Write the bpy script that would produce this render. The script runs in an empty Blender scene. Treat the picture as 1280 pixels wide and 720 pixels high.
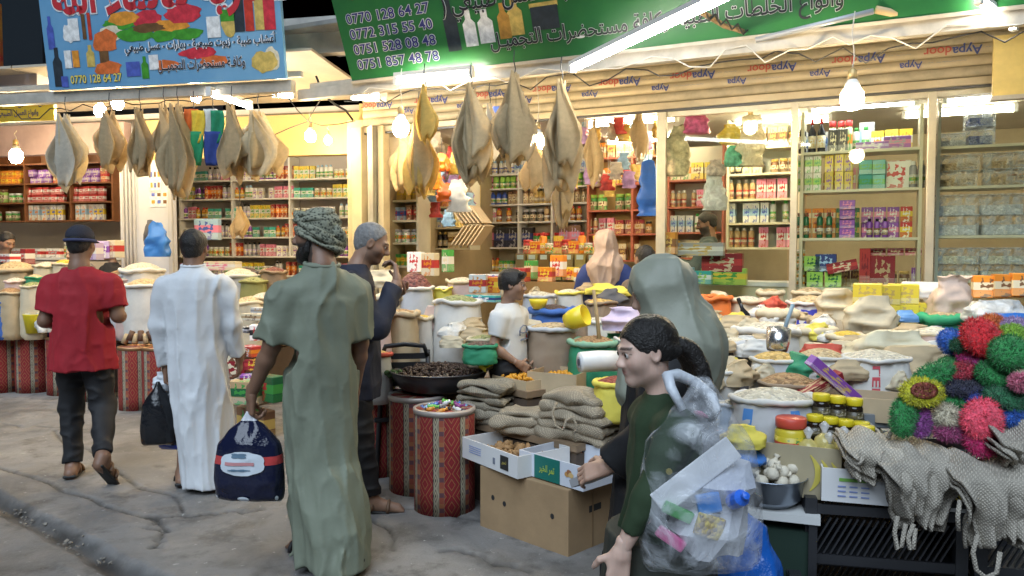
import bpy, bmesh, math, random
import numpy as np
from mathutils import Vector, Matrix, Euler
R = math.radians
random.seed(7)
scn = bpy.context.scene
COL = scn.collection

# --- camera, sky, light, exposure
FPX, CAMH, PITCH = 961.0, 1.56, math.atan(43 / 961.0)
cam = bpy.data.objects.new('camera', bpy.data.cameras.new('camera'))
COL.objects.link(cam)
cam.location = (0, 0, CAMH)
cam.rotation_euler = (R(90) - PITCH, 0, 0)
cam.data.sensor_width = 36.0
cam.data.lens = 36.0 * FPX / 1280
cam.data.clip_start = 0.05
cam.data.clip_end = 900
scn.camera = cam

SUN_EL, SUN_AZ = 50, 197          # azimuth clockwise from +Y: behind the camera, a little to its left
w = bpy.data.worlds.new('World'); scn.world = w; w.use_nodes = True
nt = w.node_tree
sky = nt.nodes.new('ShaderNodeTexSky'); sky.sky_type = 'NISHITA'; sky.sun_disc = False
sky.sun_elevation = R(-5.5); sky.sun_rotation = R(SUN_AZ)
nt.links.new(sky.outputs[0], nt.nodes['Background'].inputs[0])
nt.nodes['Background'].inputs[1].default_value = 0.15
sl = bpy.data.lights.new('dusk_light', 'SUN'); sl.energy = 1.75; sl.angle = R(50); sl.color = (0.72, 0.85, 1.0)
so = bpy.data.objects.new('dusk_light', sl); COL.objects.link(so)
sdir = Vector((math.sin(R(SUN_AZ)) * math.cos(R(SUN_EL)), math.cos(R(SUN_AZ)) * math.cos(R(SUN_EL)), math.sin(R(SUN_EL))))
so.rotation_euler = sdir.to_track_quat('Z', 'Y').to_euler()
so.location = sdir * 20
scn.view_settings.view_transform = 'Standard'
scn.view_settings.look = 'None'
scn.view_settings.exposure = 1.0
scn.view_settings.gamma = 1
scn.cycles.use_denoising = True
scn.cycles.max_bounces = 7
scn.cycles.diffuse_bounces = 3
scn.cycles.glossy_bounces = 3
scn.cycles.transmission_bounces = 5
scn.cycles.transparent_max_bounces = 16
scn.cycles.sample_clamp_indirect = 4.0
scn.cycles.caustics_reflective = False
scn.cycles.caustics_refractive = False
scn.cycles.use_light_tree = True

# --- pixel rays
_cp, _sp = math.cos(PITCH), math.sin(PITCH)
def ray(px, py):
    x = (px - 640) / FPX; v = -(py - 360) / FPX
    return Vector((x, _cp + v * _sp, -_sp + v * _cp))
def at(px, py, Y):
    d = ray(px, py); t = Y / d.y
    return Vector((d.x * t, Y, CAMH + d.z * t))
def onz(px, py, z):
    d = ray(px, py); t = (z - CAMH) / d.z
    return Vector((d.x * t, d.y * t, z))
def onplane(px, py, p, n):
    d = ray(px, py); o = Vector((0, 0, CAMH))
    t = (Vector(p) - o).dot(n) / d.dot(n)
    return o + d * t
def mpp(Y): return Y / FPX            # metres per photo pixel at distance Y

# --- materials
MATS = {}
def _n(nt, t, **kw):
    n = nt.nodes.new(t)
    for k, v in kw.items(): setattr(n, k, v)
    return n
def M(name, col=(.5, .5, .5), rough=.6, metal=0, spec=.5, bump=None, var=None, emit=None, trans=None, sss=None,
      bumptype='noise', rnd=0, coord='Object', sheen=0, alpha=None, coat=0, col2=None):
    """principled material: var=(scale, amount) mottling, bump=(scale, strength), rnd = per-object value shift"""
    if name in MATS: return MATS[name]
    m = bpy.data.materials.new(name); m.use_nodes = True
    nt = m.node_tree; b = nt.nodes['Principled BSDF']
    b.inputs['Base Color'].default_value = (*col, 1)
    b.inputs['Roughness'].default_value = rough
    b.inputs['Metallic'].default_value = metal
    b.inputs['Specular IOR Level'].default_value = spec
    if sheen: b.inputs['Sheen Weight'].default_value = sheen
    if coat: b.inputs['Coat Weight'].default_value = coat
    if trans is not None: b.inputs['Transmission Weight'].default_value = trans
    if alpha is not None: b.inputs['Alpha'].default_value = alpha
    if emit is not None:
        b.inputs['Emission Color'].default_value = (*emit[0], 1); b.inputs['Emission Strength'].default_value = emit[1]
    tc = _n(nt, 'ShaderNodeTexCoord'); L = nt.links.new
    last = None
    if var or rnd or col2:
        rgb = _n(nt, 'ShaderNodeRGB'); rgb.outputs[0].default_value = (*col, 1); last = rgb.outputs[0]
        if var:
            nz = _n(nt, 'ShaderNodeTexNoise'); nz.inputs['Scale'].default_value = var[0]; nz.inputs['Detail'].default_value = 6
            nz.inputs['Roughness'].default_value = .62
            L(tc.outputs[coord], nz.inputs['Vector'])
            mp = _n(nt, 'ShaderNodeMapRange'); mp.inputs['From Min'].default_value = .3; mp.inputs['From Max'].default_value = .7
            if col2:
                mp.inputs['To Min'].default_value = 0; mp.inputs['To Max'].default_value = 1
                L(nz.outputs[0], mp.inputs[0])
                mx = _n(nt, 'ShaderNodeMix', data_type='RGBA'); L(mp.outputs[0], mx.inputs['Factor']); L(last, mx.inputs['A'])
                mx.inputs['B'].default_value = (*col2, 1); last = mx.outputs['Result']
            else:
                mp.inputs['To Min'].default_value = 1 - var[1]; mp.inputs['To Max'].default_value = 1 + var[1]
                L(nz.outputs[0], mp.inputs[0])
                mx = _n(nt, 'ShaderNodeMix', data_type='RGBA', blend_type='MULTIPLY'); mx.inputs['Factor'].default_value = 1
                L(last, mx.inputs['A']); L(mp.outputs[0], mx.inputs['B']); last = mx.outputs['Result']
        if rnd:
            oi = _n(nt, 'ShaderNodeObjectInfo'); hs = _n(nt, 'ShaderNodeHueSaturation')
            mp = _n(nt, 'ShaderNodeMapRange'); mp.inputs['To Min'].default_value = 1 - rnd; mp.inputs['To Max'].default_value = 1 + rnd
            L(oi.outputs['Random'], mp.inputs[0]); L(mp.outputs[0], hs.inputs['Value']); L(last, hs.inputs['Color']); last = hs.outputs[0]
        L(last, b.inputs['Base Color'])
    if bump:
        bp = _n(nt, 'ShaderNodeBump'); bp.inputs['Strength'].default_value = bump[1]
        bp.inputs['Distance'].default_value = bump[2] if len(bump) > 2 else .01
        if bumptype == 'weave':
            outs = []
            for ax in ('X', 'Z'):
                wv = _n(nt, 'ShaderNodeTexWave', bands_direction=ax); wv.inputs['Scale'].default_value = bump[0]; wv.inputs['Distortion'].default_value = 1.0
                L(tc.outputs[coord], wv.inputs['Vector']); outs.append(wv.outputs[1])
            ad = _n(nt, 'ShaderNodeMath', operation='ADD'); L(outs[0], ad.inputs[0]); L(outs[1], ad.inputs[1]); L(ad.outputs[0], bp.inputs['Height'])
        elif bumptype == 'knit':
            mp = _n(nt, 'ShaderNodeMapping'); mp.inputs['Rotation'].default_value = (.5, .6, .7); L(tc.outputs[coord], mp.inputs['Vector']); outs = []
            for ax in ('X', 'Z'):
                wv = _n(nt, 'ShaderNodeTexWave', bands_direction=ax); wv.inputs['Scale'].default_value = bump[0]; wv.inputs['Distortion'].default_value = 3.0; wv.inputs['Detail Scale'].default_value = 2.5
                L(mp.outputs[0], wv.inputs['Vector']); outs.append(wv.outputs[1])
            ad = _n(nt, 'ShaderNodeMath', operation='MULTIPLY'); L(outs[0], ad.inputs[0]); L(outs[1], ad.inputs[1]); L(ad.outputs[0], bp.inputs['Height'])
            mr = _n(nt, 'ShaderNodeMapRange'); mr.inputs['To Min'].default_value = .68; mr.inputs['To Max'].default_value = 1.15; mr.inputs['From Max'].default_value = .6; L(ad.outputs[0], mr.inputs[0])  # shade in the grooves between stitches is put into the colour
            mx = _n(nt, 'ShaderNodeMix', data_type='RGBA', blend_type='MULTIPLY'); mx.inputs['Factor'].default_value = 1; L(last, mx.inputs['A']); L(mr.outputs[0], mx.inputs['B']); L(mx.outputs['Result'], b.inputs['Base Color'])
        else:
            nz = _n(nt, 'ShaderNodeTexNoise'); nz.inputs['Scale'].default_value = bump[0]; nz.inputs['Detail'].default_value = 5
            L(tc.outputs[coord], nz.inputs['Vector']); L(nz.outputs[0], bp.inputs['Height'])
        L(bp.outputs[0], b.inputs['Normal'])
    if sss:
        b.inputs['Subsurface Weight'].default_value = sss; b.inputs['Subsurface Radius'].default_value = (.02, .008, .005); b.inputs['Subsurface Scale'].default_value = .4
    MATS[name] = m
    return m

def translucent(m, w_):
    nt = m.node_tree; b = nt.nodes['Principled BSDF']; t = _n(nt, 'ShaderNodeBsdfTranslucent'); x = _n(nt, 'ShaderNodeMixShader'); x.inputs[0].default_value = w_
    s = b.inputs['Base Color'].links; (nt.links.new(s[0].from_socket, t.inputs[0]) if s else setattr(t.inputs[0], 'default_value', b.inputs['Base Color'].default_value))
    nt.links.new(b.outputs[0], x.inputs[1]); nt.links.new(t.outputs[0], x.inputs[2]); y = _n(nt, 'ShaderNodeMixShader'); y.inputs[0].default_value = .16; nt.links.new(x.outputs[0], y.inputs[1]); nt.links.new(_n(nt, 'ShaderNodeBsdfTransparent').outputs[0], y.inputs[2]); nt.links.new(y.outputs[0], nt.nodes['Material Output'].inputs[0]); return m
def grains(name, cols, scale, rough=.6, bump=.8):
    """loose goods: a voronoi of many small pieces in the given colours"""
    if name in MATS: return MATS[name]
    m = bpy.data.materials.new(name); m.use_nodes = True
    nt = m.node_tree; b = nt.nodes['Principled BSDF']; L = nt.links.new
    b.inputs['Roughness'].default_value = rough
    tc = _n(nt, 'ShaderNodeTexCoord'); vo = _n(nt, 'ShaderNodeTexVoronoi'); vo.inputs['Scale'].default_value = scale
    L(tc.outputs['Object'], vo.inputs['Vector'])
    cr = _n(nt, 'ShaderNodeValToRGB'); e = cr.color_ramp.elements
    while len(e) < len(cols): e.new(.5)
    for i, c in enumerate(cols): e[i].position = i / max(1, len(cols) - 1); e[i].color = (*c, 1)
    sx = _n(nt, 'ShaderNodeSeparateColor'); L(vo.outputs['Color'], sx.inputs[0]); L(sx.outputs[0], cr.inputs[0]); L(cr.outputs[0], b.inputs['Base Color'])
    bp = _n(nt, 'ShaderNodeBump', invert=True); bp.inputs['Strength'].default_value = bump; bp.inputs['Distance'].default_value = .6 / scale
    L(vo.outputs[0], bp.inputs['Height']); L(bp.outputs[0], b.inputs['Normal'])
    MATS[name] = m
    return m

def pack(name, base, band, art, bz=(.35, .7), rough=.35):
    """printed packaging: base colour, a band across and a blotchy printed picture; generated (0..1) coordinates"""
    if name in MATS: return MATS[name]
    m = bpy.data.materials.new(name); m.use_nodes = True
    nt = m.node_tree; b = nt.nodes['Principled BSDF']; L = nt.links.new
    b.inputs['Roughness'].default_value = rough
    tc = _n(nt, 'ShaderNodeTexCoord'); sp = _n(nt, 'ShaderNodeSeparateXYZ'); L(tc.outputs['Generated'], sp.inputs[0])
    def rng(sock, lo, hi):
        g = _n(nt, 'ShaderNodeMath', operation='GREATER_THAN'); g.inputs[1].default_value = lo; L(sock, g.inputs[0])
        l = _n(nt, 'ShaderNodeMath', operation='LESS_THAN'); l.inputs[1].default_value = hi; L(sock, l.inputs[0])
        mu = _n(nt, 'ShaderNodeMath', operation='MULTIPLY'); L(g.outputs[0], mu.inputs[0]); L(l.outputs[0], mu.inputs[1]); return mu.outputs[0]
    def mix(f, a, c):
        mx = _n(nt, 'ShaderNodeMix', data_type='RGBA'); L(f, mx.inputs['Factor'])
        if isinstance(a, tuple): mx.inputs['A'].default_value = (*a, 1)
        else: L(a, mx.inputs['A'])
        mx.inputs['B'].default_value = (*c, 1); return mx.outputs['Result']
    c1 = mix(rng(sp.outputs[2], *bz), base, band)
    nz = _n(nt, 'ShaderNodeTexNoise'); nz.inputs['Scale'].default_value = 5; nz.inputs['Detail'].default_value = 2; L(tc.outputs['Generated'], nz.inputs['Vector'])
    g = _n(nt, 'ShaderNodeMath', operation='GREATER_THAN'); g.inputs[1].default_value = .53; L(nz.outputs[0], g.inputs[0])
    mu = _n(nt, 'ShaderNodeMath', operation='MULTIPLY'); L(g.outputs[0], mu.inputs[0]); L(rng(sp.outputs[0], .2, .8), mu.inputs[1])
    c2 = mix(mu.outputs[0], c1, art)
    # lines of small print
    wv = _n(nt, 'ShaderNodeTexWave', bands_direction='Z'); wv.inputs['Scale'].default_value = 9; wv.inputs['Distortion'].default_value = .3; L(tc.outputs['Generated'], wv.inputs['Vector'])
    g2 = _n(nt, 'ShaderNodeMath', operation='GREATER_THAN'); g2.inputs[1].default_value = .86; L(wv.outputs[1], g2.inputs[0])
    mu2 = _n(nt, 'ShaderNodeMath', operation='MULTIPLY'); L(g2.outputs[0], mu2.inputs[0]); L(rng(sp.outputs[2], .05, .3), mu2.inputs[1])
    c3 = mix(mu2.outputs[0], c2, band if sum(band) > sum(base) else (.85, .85, .8))
    hs = _n(nt, 'ShaderNodeHueSaturation'); oi = _n(nt, 'ShaderNodeObjectInfo'); mp = _n(nt, 'ShaderNodeMapRange')
    mp.inputs['To Min'].default_value = .75; mp.inputs['To Max'].default_value = 1.15; L(oi.outputs['Random'], mp.inputs[0]); L(mp.outputs[0], hs.inputs['Value'])
    L(c3, hs.inputs['Color']); L(hs.outputs[0], b.inputs['Base Color'])
    MATS[name] = m
    return m

def film(name, tint=(.9, .93, .96), clear=.72, rough=.18, scale=9):
    """thin crinkled plastic film"""
    if name in MATS: return MATS[name]
    m = bpy.data.materials.new(name); m.use_nodes = True
    nt = m.node_tree; L = nt.links.new; b = nt.nodes['Principled BSDF']; out = nt.nodes['Material Output']
    b.inputs['Base Color'].default_value = (*tint, 1); b.inputs['Roughness'].default_value = rough; b.inputs['Specular IOR Level'].default_value = .9
    tr = _n(nt, 'ShaderNodeBsdfTransparent'); mx = _n(nt, 'ShaderNodeMixShader')
    tc = _n(nt, 'ShaderNodeTexCoord'); nz = _n(nt, 'ShaderNodeTexNoise'); nz.inputs['Scale'].default_value = scale; nz.inputs['Detail'].default_value = 4
    nz.inputs['Distortion'].default_value = 1.2
    L(tc.outputs['Object'], nz.inputs['Vector'])
    mp = _n(nt, 'ShaderNodeMapRange'); mp.inputs['From Min'].default_value = .38; mp.inputs['From Max'].default_value = .68
    mp.inputs['To Min'].default_value = min(1, clear + .12); mp.inputs['To Max'].default_value = clear - .3
    L(nz.outputs[0], mp.inputs[0]); L(mp.outputs[0], mx.inputs[0])
    bp = _n(nt, 'ShaderNodeBump'); bp.inputs['Strength'].default_value = .9; bp.inputs['Distance'].default_value = .02; L(nz.outputs[0], bp.inputs['Height']); L(bp.outputs[0], b.inputs['Normal'])
    L(b.outputs[0], mx.inputs[1]); L(tr.outputs[0], mx.inputs[2]); L(mx.outputs[0], out.inputs[0])
    MATS[name] = m
    return m

# --- mesh helpers (verts, faces, per-face material index)
class MB:
    def __init__(s): s.v = []; s.f = []; s.mi = []; s.n = 0
    def add(s, v, f, mi=0):
        v = np.asarray(v, float).reshape(-1, 3); s.v.append(v); b = s.n
        for q in f: s.f.append([i + b for i in q]); s.mi.append(mi)
        s.n += len(v); return s
    def box(s, c, d, rot=None, mi=0, taper=1.0):
        x, y, z = d[0] / 2, d[1] / 2, d[2] / 2; t = taper
        v = np.array([(-x, -y, -z), (x, -y, -z), (x, y, -z), (-x, y, -z), (-x * t, -y * t, z), (x * t, -y * t, z), (x * t, y * t, z), (-x * t, y * t, z)])
        if rot is not None: v = v @ np.array(rot.to_3x3()).T
        return s.add(v + np.array(c), [(0, 3, 2, 1), (4, 5, 6, 7), (0, 1, 5, 4), (1, 2, 6, 5), (2, 3, 7, 6), (3, 0, 4, 7)], mi)
    def lathe(s, prof, c=(0, 0, 0), seg=20, mi=0, sx=1, sy=1, fn=None):
        th = np.arange(seg) * 2 * math.pi / seg; v = []
        for r, z in prof:
            v.append(np.stack([r * np.cos(th) * sx, r * np.sin(th) * sy, np.full(seg, z)], 1))
        v = np.concatenate(v)
        if fn is not None: v = fn(v)
        f = []
        for k in range(len(prof) - 1):
            for j in range(seg):
                a, b = k * seg + j, k * seg + (j + 1) % seg
                f.append((a, b, b + seg, a + seg))
        n = len(prof)
        if prof[0][0] > 1e-6: f.append(tuple(range(seg))[::-1])
        if prof[-1][0] > 1e-6: f.append(tuple((n - 1) * seg + j for j in range(seg)))
        return s.add(v + np.array(c), f, mi)
    def tube(s, pts, r, seg=8, mi=0, closed=False):
        pts = [Vector(p) for p in pts]; n = len(pts)
        rs = r if hasattr(r, '__len__') else [r] * n
        v = []; up = None
        for i, p in enumerate(pts):
            if closed: d = pts[(i + 1) % n] - pts[i - 1]
            else: d = (pts[min(i + 1, n - 1)] - pts[max(i - 1, 0)])
            d.normalize()
            if up is None: up = d.orthogonal().normalized()
            up = (up - d * up.dot(d)); up = up.normalized() if up.length > 1e-6 else d.orthogonal().normalized()
            b = d.cross(up)
            for j in range(seg):
                a = 2 * math.pi * j / seg
                v.append(p + (up * math.cos(a) + b * math.sin(a)) * rs[i])
        f = []
        for i in range(n if closed else n - 1):
            i2 = (i + 1) % n
            for j in range(seg):
                f.append((i * seg + j, i * seg + (j + 1) % seg, i2 * seg + (j + 1) % seg, i2 * seg + j))
        if not closed:
            f.append(tuple(range(seg))[::-1]); f.append(tuple((n - 1) * seg + j for j in range(seg)))
        return s.add([tuple(q) for q in v], f, mi)
    def sheet(s, P, mi=0, thick=0.0, wrap=False):
        """grid of points P[i][j]; optional thickness along the normals"""
        P = np.asarray(P, float); a, b = P.shape[:2]
        def quads(off, flip):
            f = []
            for i in range(a - 1):
                for j in range(b if wrap else b - 1):
                    j2 = (j + 1) % b
                    q = (i * b + j, i * b + j2, (i + 1) * b + j2, (i + 1) * b + j)
                    f.append(tuple(off + k for k in (q[::-1] if flip else q)))
            return f
        if thick == 0: return s.add(P.reshape(-1, 3), quads(0, False), mi)
        du = np.gradient(P, axis=0); dv = np.gradient(P, axis=1); n = np.cross(du, dv); n /= np.linalg.norm(n, axis=2, keepdims=True) + 1e-9
        V = np.concatenate([P.reshape(-1, 3), (P - n * thick).reshape(-1, 3)])
        f = quads(0, False) + quads(a * b, True); o = a * b
        ed = [i for i in range(b)] + [i * b + b - 1 for i in range(1, a)] + [(a - 1) * b + j for j in range(b - 2, -1, -1)] + [i * b for i in range(a - 2, 0, -1)]
        if not wrap:
            for k in range(len(ed)):
                p, q = ed[k], ed[(k + 1) % len(ed)]; f.append((q, p, p + o, q + o))
        return s.add(V, f, mi)
    def mesh(s, name, smooth=False):
        me = bpy.data.meshes.new(name)
        v = np.concatenate(s.v) if s.v else np.zeros((0, 3))
        me.from_pydata(v.tolist(), [], s.f)
        if any(s.mi): me.polygons.foreach_set('material_index', s.mi)
        if smooth: me.polygons.foreach_set('use_smooth', [True] * len(me.polygons))
        me.update(); return me

def link(name, me, mats=None, parent=None, loc=None, rot=None, smooth=None):
    if isinstance(me, MB): me = me.mesh(name, bool(smooth))
    elif smooth: me.polygons.foreach_set('use_smooth', [True] * len(me.polygons))
    if mats is not None:
        me.materials.clear()
        for m in (mats if isinstance(mats, (list, tuple)) else [mats]): me.materials.append(m)
    o = bpy.data.objects.new(name, me); COL.objects.link(o)
    if parent is not None: o.parent = parent
    if loc is not None: o.location = loc
    if rot is not None: o.rotation_euler = rot if hasattr(rot, '__len__') else (0, 0, rot)
    return o
def tag(o, label, cat, group=None, kind=None):
    o['label'] = label; o['category'] = cat
    if group: o['group'] = group
    if kind: o['kind'] = kind
    return o
def thing(name, label, cat, loc=(0, 0, 0), rot=0, group=None):
    o = bpy.data.objects.new(name, None); COL.objects.link(o); o.empty_display_size = .1
    o.location = loc; o.rotation_euler = rot if hasattr(rot, '__len__') else (0, 0, rot)
    return tag(o, label, cat, group)
def struct(o): o['kind'] = 'structure'; return o
def stuff(o): o['kind'] = 'stuff'; return o
def dup(root, loc=None, rot=None, label=None, group=None):
    r = root.copy(); COL.objects.link(r)
    if loc is not None: r.location = loc
    if rot is not None: r.rotation_euler = rot if hasattr(rot, '__len__') else (0, 0, rot)
    if label: r['label'] = label
    if group: r['group'] = group
    for ch in list(root.children):
        c = ch.copy(); COL.objects.link(c); c.parent = r
        for g in list(ch.children):
            d = g.copy(); COL.objects.link(d); d.parent = c
    return r
def bevel(me, w=.006, seg=2):
    bm = bmesh.new(); bm.from_mesh(me)
    bmesh.ops.bevel(bm, geom=bm.edges[:], offset=w, segments=seg, affect='EDGES', profile=.6, clamp_overlap=True)
    bm.to_mesh(me); bm.free(); return me

# --- noise
_rg = np.random.RandomState(3)
_perm = _rg.rand(64, 64, 64).astype(np.float32)
def vnoise(x, y, z):
    x, y, z = np.broadcast_arrays(x, y, z)
    xi, yi, zi = np.floor(x).astype(int), np.floor(y).astype(int), np.floor(z).astype(int)
    fx, fy, fz = x - xi, y - yi, z - zi
    fx = fx * fx * (3 - 2 * fx); fy = fy * fy * (3 - 2 * fy); fz = fz * fz * (3 - 2 * fz)
    g = lambda a, b, c: _perm[(xi + a) & 63, (yi + b) & 63, (zi + c) & 63]
    l = lambda a, b, t: a + (b - a) * t
    return l(l(l(g(0, 0, 0), g(1, 0, 0), fx), l(g(0, 1, 0), g(1, 1, 0), fx), fy), l(l(g(0, 0, 1), g(1, 0, 1), fx), l(g(0, 1, 1), g(1, 1, 1), fx), fy), fz)
def fbm(x, y, z, o=3):
    r = 0; a = .5
    for k in range(o):
        r = r + a * (vnoise(x * 2 ** k + 7.3 * k, y * 2 ** k + 3.1 * k, z * 2 ** k) - .5); a *= .5
    return r

# --- implicit surfaces on a grid
class Field:
    def __init__(s, lo, hi, h):
        s.h = h; s.lo = np.array(lo, float); n = np.ceil((np.array(hi) - s.lo) / h).astype(int) + 2
        s.ax = [s.lo[i] + h * np.arange(n[i]) for i in range(3)]
        s.d = np.full(n, 1.0, np.float32)
    def sl(s, lo, hi, m):
        r = []
        for i in range(3):
            a = int(np.searchsorted(s.ax[i], lo[i] - m)); b = int(np.searchsorted(s.ax[i], hi[i] + m)); r.append(slice(max(a, 0), max(b, 0)))
        return tuple(r)
    def grid(s, q):
        return (s.ax[0][q[0]][:, None, None], s.ax[1][q[1]][None, :, None], s.ax[2][q[2]][None, None, :])
    def put(s, q, d, k, sub=False):
        a = s.d[q]
        if a.size == 0: return
        if sub:
            d = -d
            if k > 0:
                hh = np.clip(.5 - .5 * (a - d) / k, 0, 1); s.d[q] = a + (d - a) * hh + k * hh * (1 - hh)
            else: s.d[q] = np.maximum(a, d)
        elif k > 0:
            hh = np.clip(.5 + .5 * (a - d) / k, 0, 1); s.d[q] = a + (d - a) * hh - k * hh * (1 - hh)
        else: s.d[q] = np.minimum(a, d)
    def cone(s, a, b, ra, rb=None, k=.02, sub=False):
        rb = ra if rb is None else rb
        a, b = np.array(a, float), np.array(b, float); rm = max(ra, rb)
        q = s.sl(np.minimum(a, b) - rm, np.maximum(a, b) + rm, k + 4 * s.h); X, Y, Z = s.grid(q)
        ba = b - a; l2 = ba @ ba + 1e-12
        t = np.clip(((X - a[0]) * ba[0] + (Y - a[1]) * ba[1] + (Z - a[2]) * ba[2]) / l2, 0, 1)
        d = np.sqrt((X - a[0] - ba[0] * t) ** 2 + (Y - a[1] - ba[1] * t) ** 2 + (Z - a[2] - ba[2] * t) ** 2) - (ra + (rb - ra) * t)
        s.put(q, d, k, sub); return s
    def chain(s, pts, rs, k=.02):
        for i in range(len(pts) - 1): s.cone(pts[i], pts[i + 1], rs[i], rs[i + 1], k)
        return s
    def ell(s, c, r, rot=None, k=.02, sub=False):
        c = np.array(c, float); r = np.array(r, float); rm = r.max()
        e = np.full(3, rm) if rot is not None else r
        q = s.sl(c - e, c + e, k + 4 * s.h); X, Y, Z = s.grid(q)
        x, y, z = X - c[0], Y - c[1], Z - c[2]
        if rot is not None:
            m = np.array(rot)          # columns = local axes
            x, y, z = (x * m[0, i] + y * m[1, i] + z * m[2, i] for i in range(3))
        n = np.sqrt((x / r[0]) ** 2 + (y / r[1]) ** 2 + (z / r[2]) ** 2)
        g = np.sqrt((x / r[0] ** 2) ** 2 + (y / r[1] ** 2) ** 2 + (z / r[2] ** 2) ** 2)
        s.put(q, n * (n - 1) / np.maximum(g, 1e-6), k, sub); return s
    def rbox(s, c, half, rad, rot=None, k=.02):
        c = np.array(c, float); hf = np.array(half, float); e = np.full(3, np.linalg.norm(hf)) if rot is not None else hf
        q = s.sl(c - e, c + e, k + 4 * s.h); X, Y, Z = s.grid(q); x, y, z = X - c[0], Y - c[1], Z - c[2]
        if rot is not None:
            m = np.array(rot); x, y, z = (x * m[0, i] + y * m[1, i] + z * m[2, i] for i in range(3))
        a, b, c2 = np.abs(x) - hf[0] + rad, np.abs(y) - hf[1] + rad, np.abs(z) - hf[2] + rad
        d = np.sqrt(np.maximum(a, 0) ** 2 + np.maximum(b, 0) ** 2 + np.maximum(c2, 0) ** 2) + np.minimum(np.maximum(np.maximum(a, b), c2), 0) - rad
        s.put(q, d, k); return s
    def column(s, prof, fold=None, k=.03, cut=True):
        """elliptical column: prof rows (z, cx, cy, rx, ry); fold(theta, z) scales the radius"""
        p = np.array(sorted(prof), float); z0, z1 = p[0, 0], p[-1, 0]
        mx = p[:, 3].max() * 1.3; my = p[:, 4].max() * 1.3
        q = s.sl((p[:, 1].min() - mx, p[:, 2].min() - my, z0), (p[:, 1].max() + mx, p[:, 2].max() + my, z1), k + 3 * s.h); X, Y, Z = s.grid(q)
        cx, cy, rx, ry = (np.interp(Z, p[:, 0], p[:, i]) for i in range(1, 5))
        x, y = (X - cx), (Y - cy)
        n = np.sqrt((x / rx) ** 2 + (y / ry) ** 2)
        if fold is not None: n = n / (1 + fold(np.arctan2(y / ry, x / rx), Z + 0 * n))
        d = (n - 1) * np.minimum(rx, ry)
        d = np.maximum(d, np.maximum(Z - z1, z0 - Z))
        s.put(q, d, k); return s
    def cutz(s, lo=None, hi=None):
        Z = s.ax[2][None, None, :]
        if lo is not None: s.d = np.maximum(s.d, (lo - Z).astype(np.float32))
        if hi is not None: s.d = np.maximum(s.d, (Z - hi).astype(np.float32))
        return s
    def cutplane(s, p, n, region=None):
        """removes what lies on the +n side of p (inside a sphere region=(c, r) if given)"""
        n = np.array(n, float); n /= np.linalg.norm(n); p = np.array(p, float)
        X, Y, Z = s.grid((slice(None),) * 3)
        d = (X - p[0]) * n[0] + (Y - p[1]) * n[1] + (Z - p[2]) * n[2]
        if region is not None:
            c, r = region; ins = ((X - c[0]) ** 2 + (Y - c[1]) ** 2 + (Z - c[2]) ** 2) < r * r
            s.d = np.where(ins, np.maximum(s.d, d), s.d).astype(np.float32)
        else: s.d = np.maximum(s.d, d).astype(np.float32)
        return s
    def wrinkle(s, amp, scale, seed=0, ridge=True, mask=None):
        X, Y, Z = s.grid((slice(None),) * 3)
        near = np.abs(s.d) < amp * 3 + 4 * s.h
        i, j, k = np.nonzero(near)
        x, y, z = s.ax[0][i], s.ax[1][j], s.ax[2][k]
        wx = vnoise(x * 4 + seed, y * 4, z * 4) - .5
        n = vnoise(x * scale[0] + seed * 3.7 + wx * 1.5, y * scale[1] + wx * 1.5, z * scale[2] + seed)
        if ridge: n = 1 - np.abs(2 * n - 1); n = n * n
        a = amp if mask is None else amp * mask(x, y, z)
        s.d[i, j, k] -= (a * (n - .4)).astype(np.float32)
        return s
    def nets(s, smooth=1):
        d = s.d; h = s.h
        nx, ny, nz = d.shape
        ins = d < 0
        c = np.zeros((nx - 1, ny - 1, nz - 1), np.int8)
        for a in (0, 1):
            for b in (0, 1):
                for e in (0, 1): c += ins[a:nx - 1 + a, b:ny - 1 + b, e:nz - 1 + e]
        act = (c > 0) & (c < 8)
        idx = np.full(act.shape, -1, np.int64); I, J, K = np.nonzero(act); N = len(I); idx[I, J, K] = np.arange(N)
        acc = np.zeros((N, 3)); cnt = np.zeros(N)
        for ax in range(3):
            for u in (0, 1):
                for w_ in (0, 1):
                    o = [0, 0, 0]; o2 = [(ax + 1) % 3, (ax + 2) % 3]; o[o2[0]] = u; o[o2[1]] = w_
                    p = list(o); p[ax] = 1
                    v0 = d[I + o[0], J + o[1], K + o[2]]; v1 = d[I + p[0], J + p[1], K + p[2]]
                    cr = (v0 < 0) != (v1 < 0); t = np.where(cr, v0 / np.where(cr, v0 - v1, 1), 0)
                    pos = np.tile(np.array(o, float), (N, 1)); pos[:, ax] = t
                    acc += pos * cr[:, None]; cnt += cr
        V = (np.stack([I, J, K], 1) + acc / np.maximum(cnt, 1)[:, None]) * h + s.lo
        F = []
        for ax in range(3):
            u, w_ = (ax + 1) % 3, (ax + 2) % 3
            s0 = [slice(None)] * 3; s1 = [slice(None)] * 3; s0[ax] = slice(0, -1); s1[ax] = slice(1, None)
            A, B = ins[tuple(s0)], ins[tuple(s1)]
            e = np.nonzero(A != B); P = np.stack(e, 1)
            ok = (P[:, u] > 0) & (P[:, w_] > 0) & (P[:, u] < d.shape[u] - 1) & (P[:, w_] < d.shape[w_] - 1); P = P[ok]
            fl = A[tuple(P.T)]
            def g(du, dw):
                Q = P.copy(); Q[:, u] += du; Q[:, w_] += dw; return idx[tuple(Q.T)]
            q = np.stack([g(-1, -1), g(0, -1), g(0, 0), g(-1, 0)], 1)
            q[~fl] = q[~fl][:, ::-1]; F.append(q)
        F = np.concatenate(F); F = F[(F >= 0).all(1)]
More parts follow.
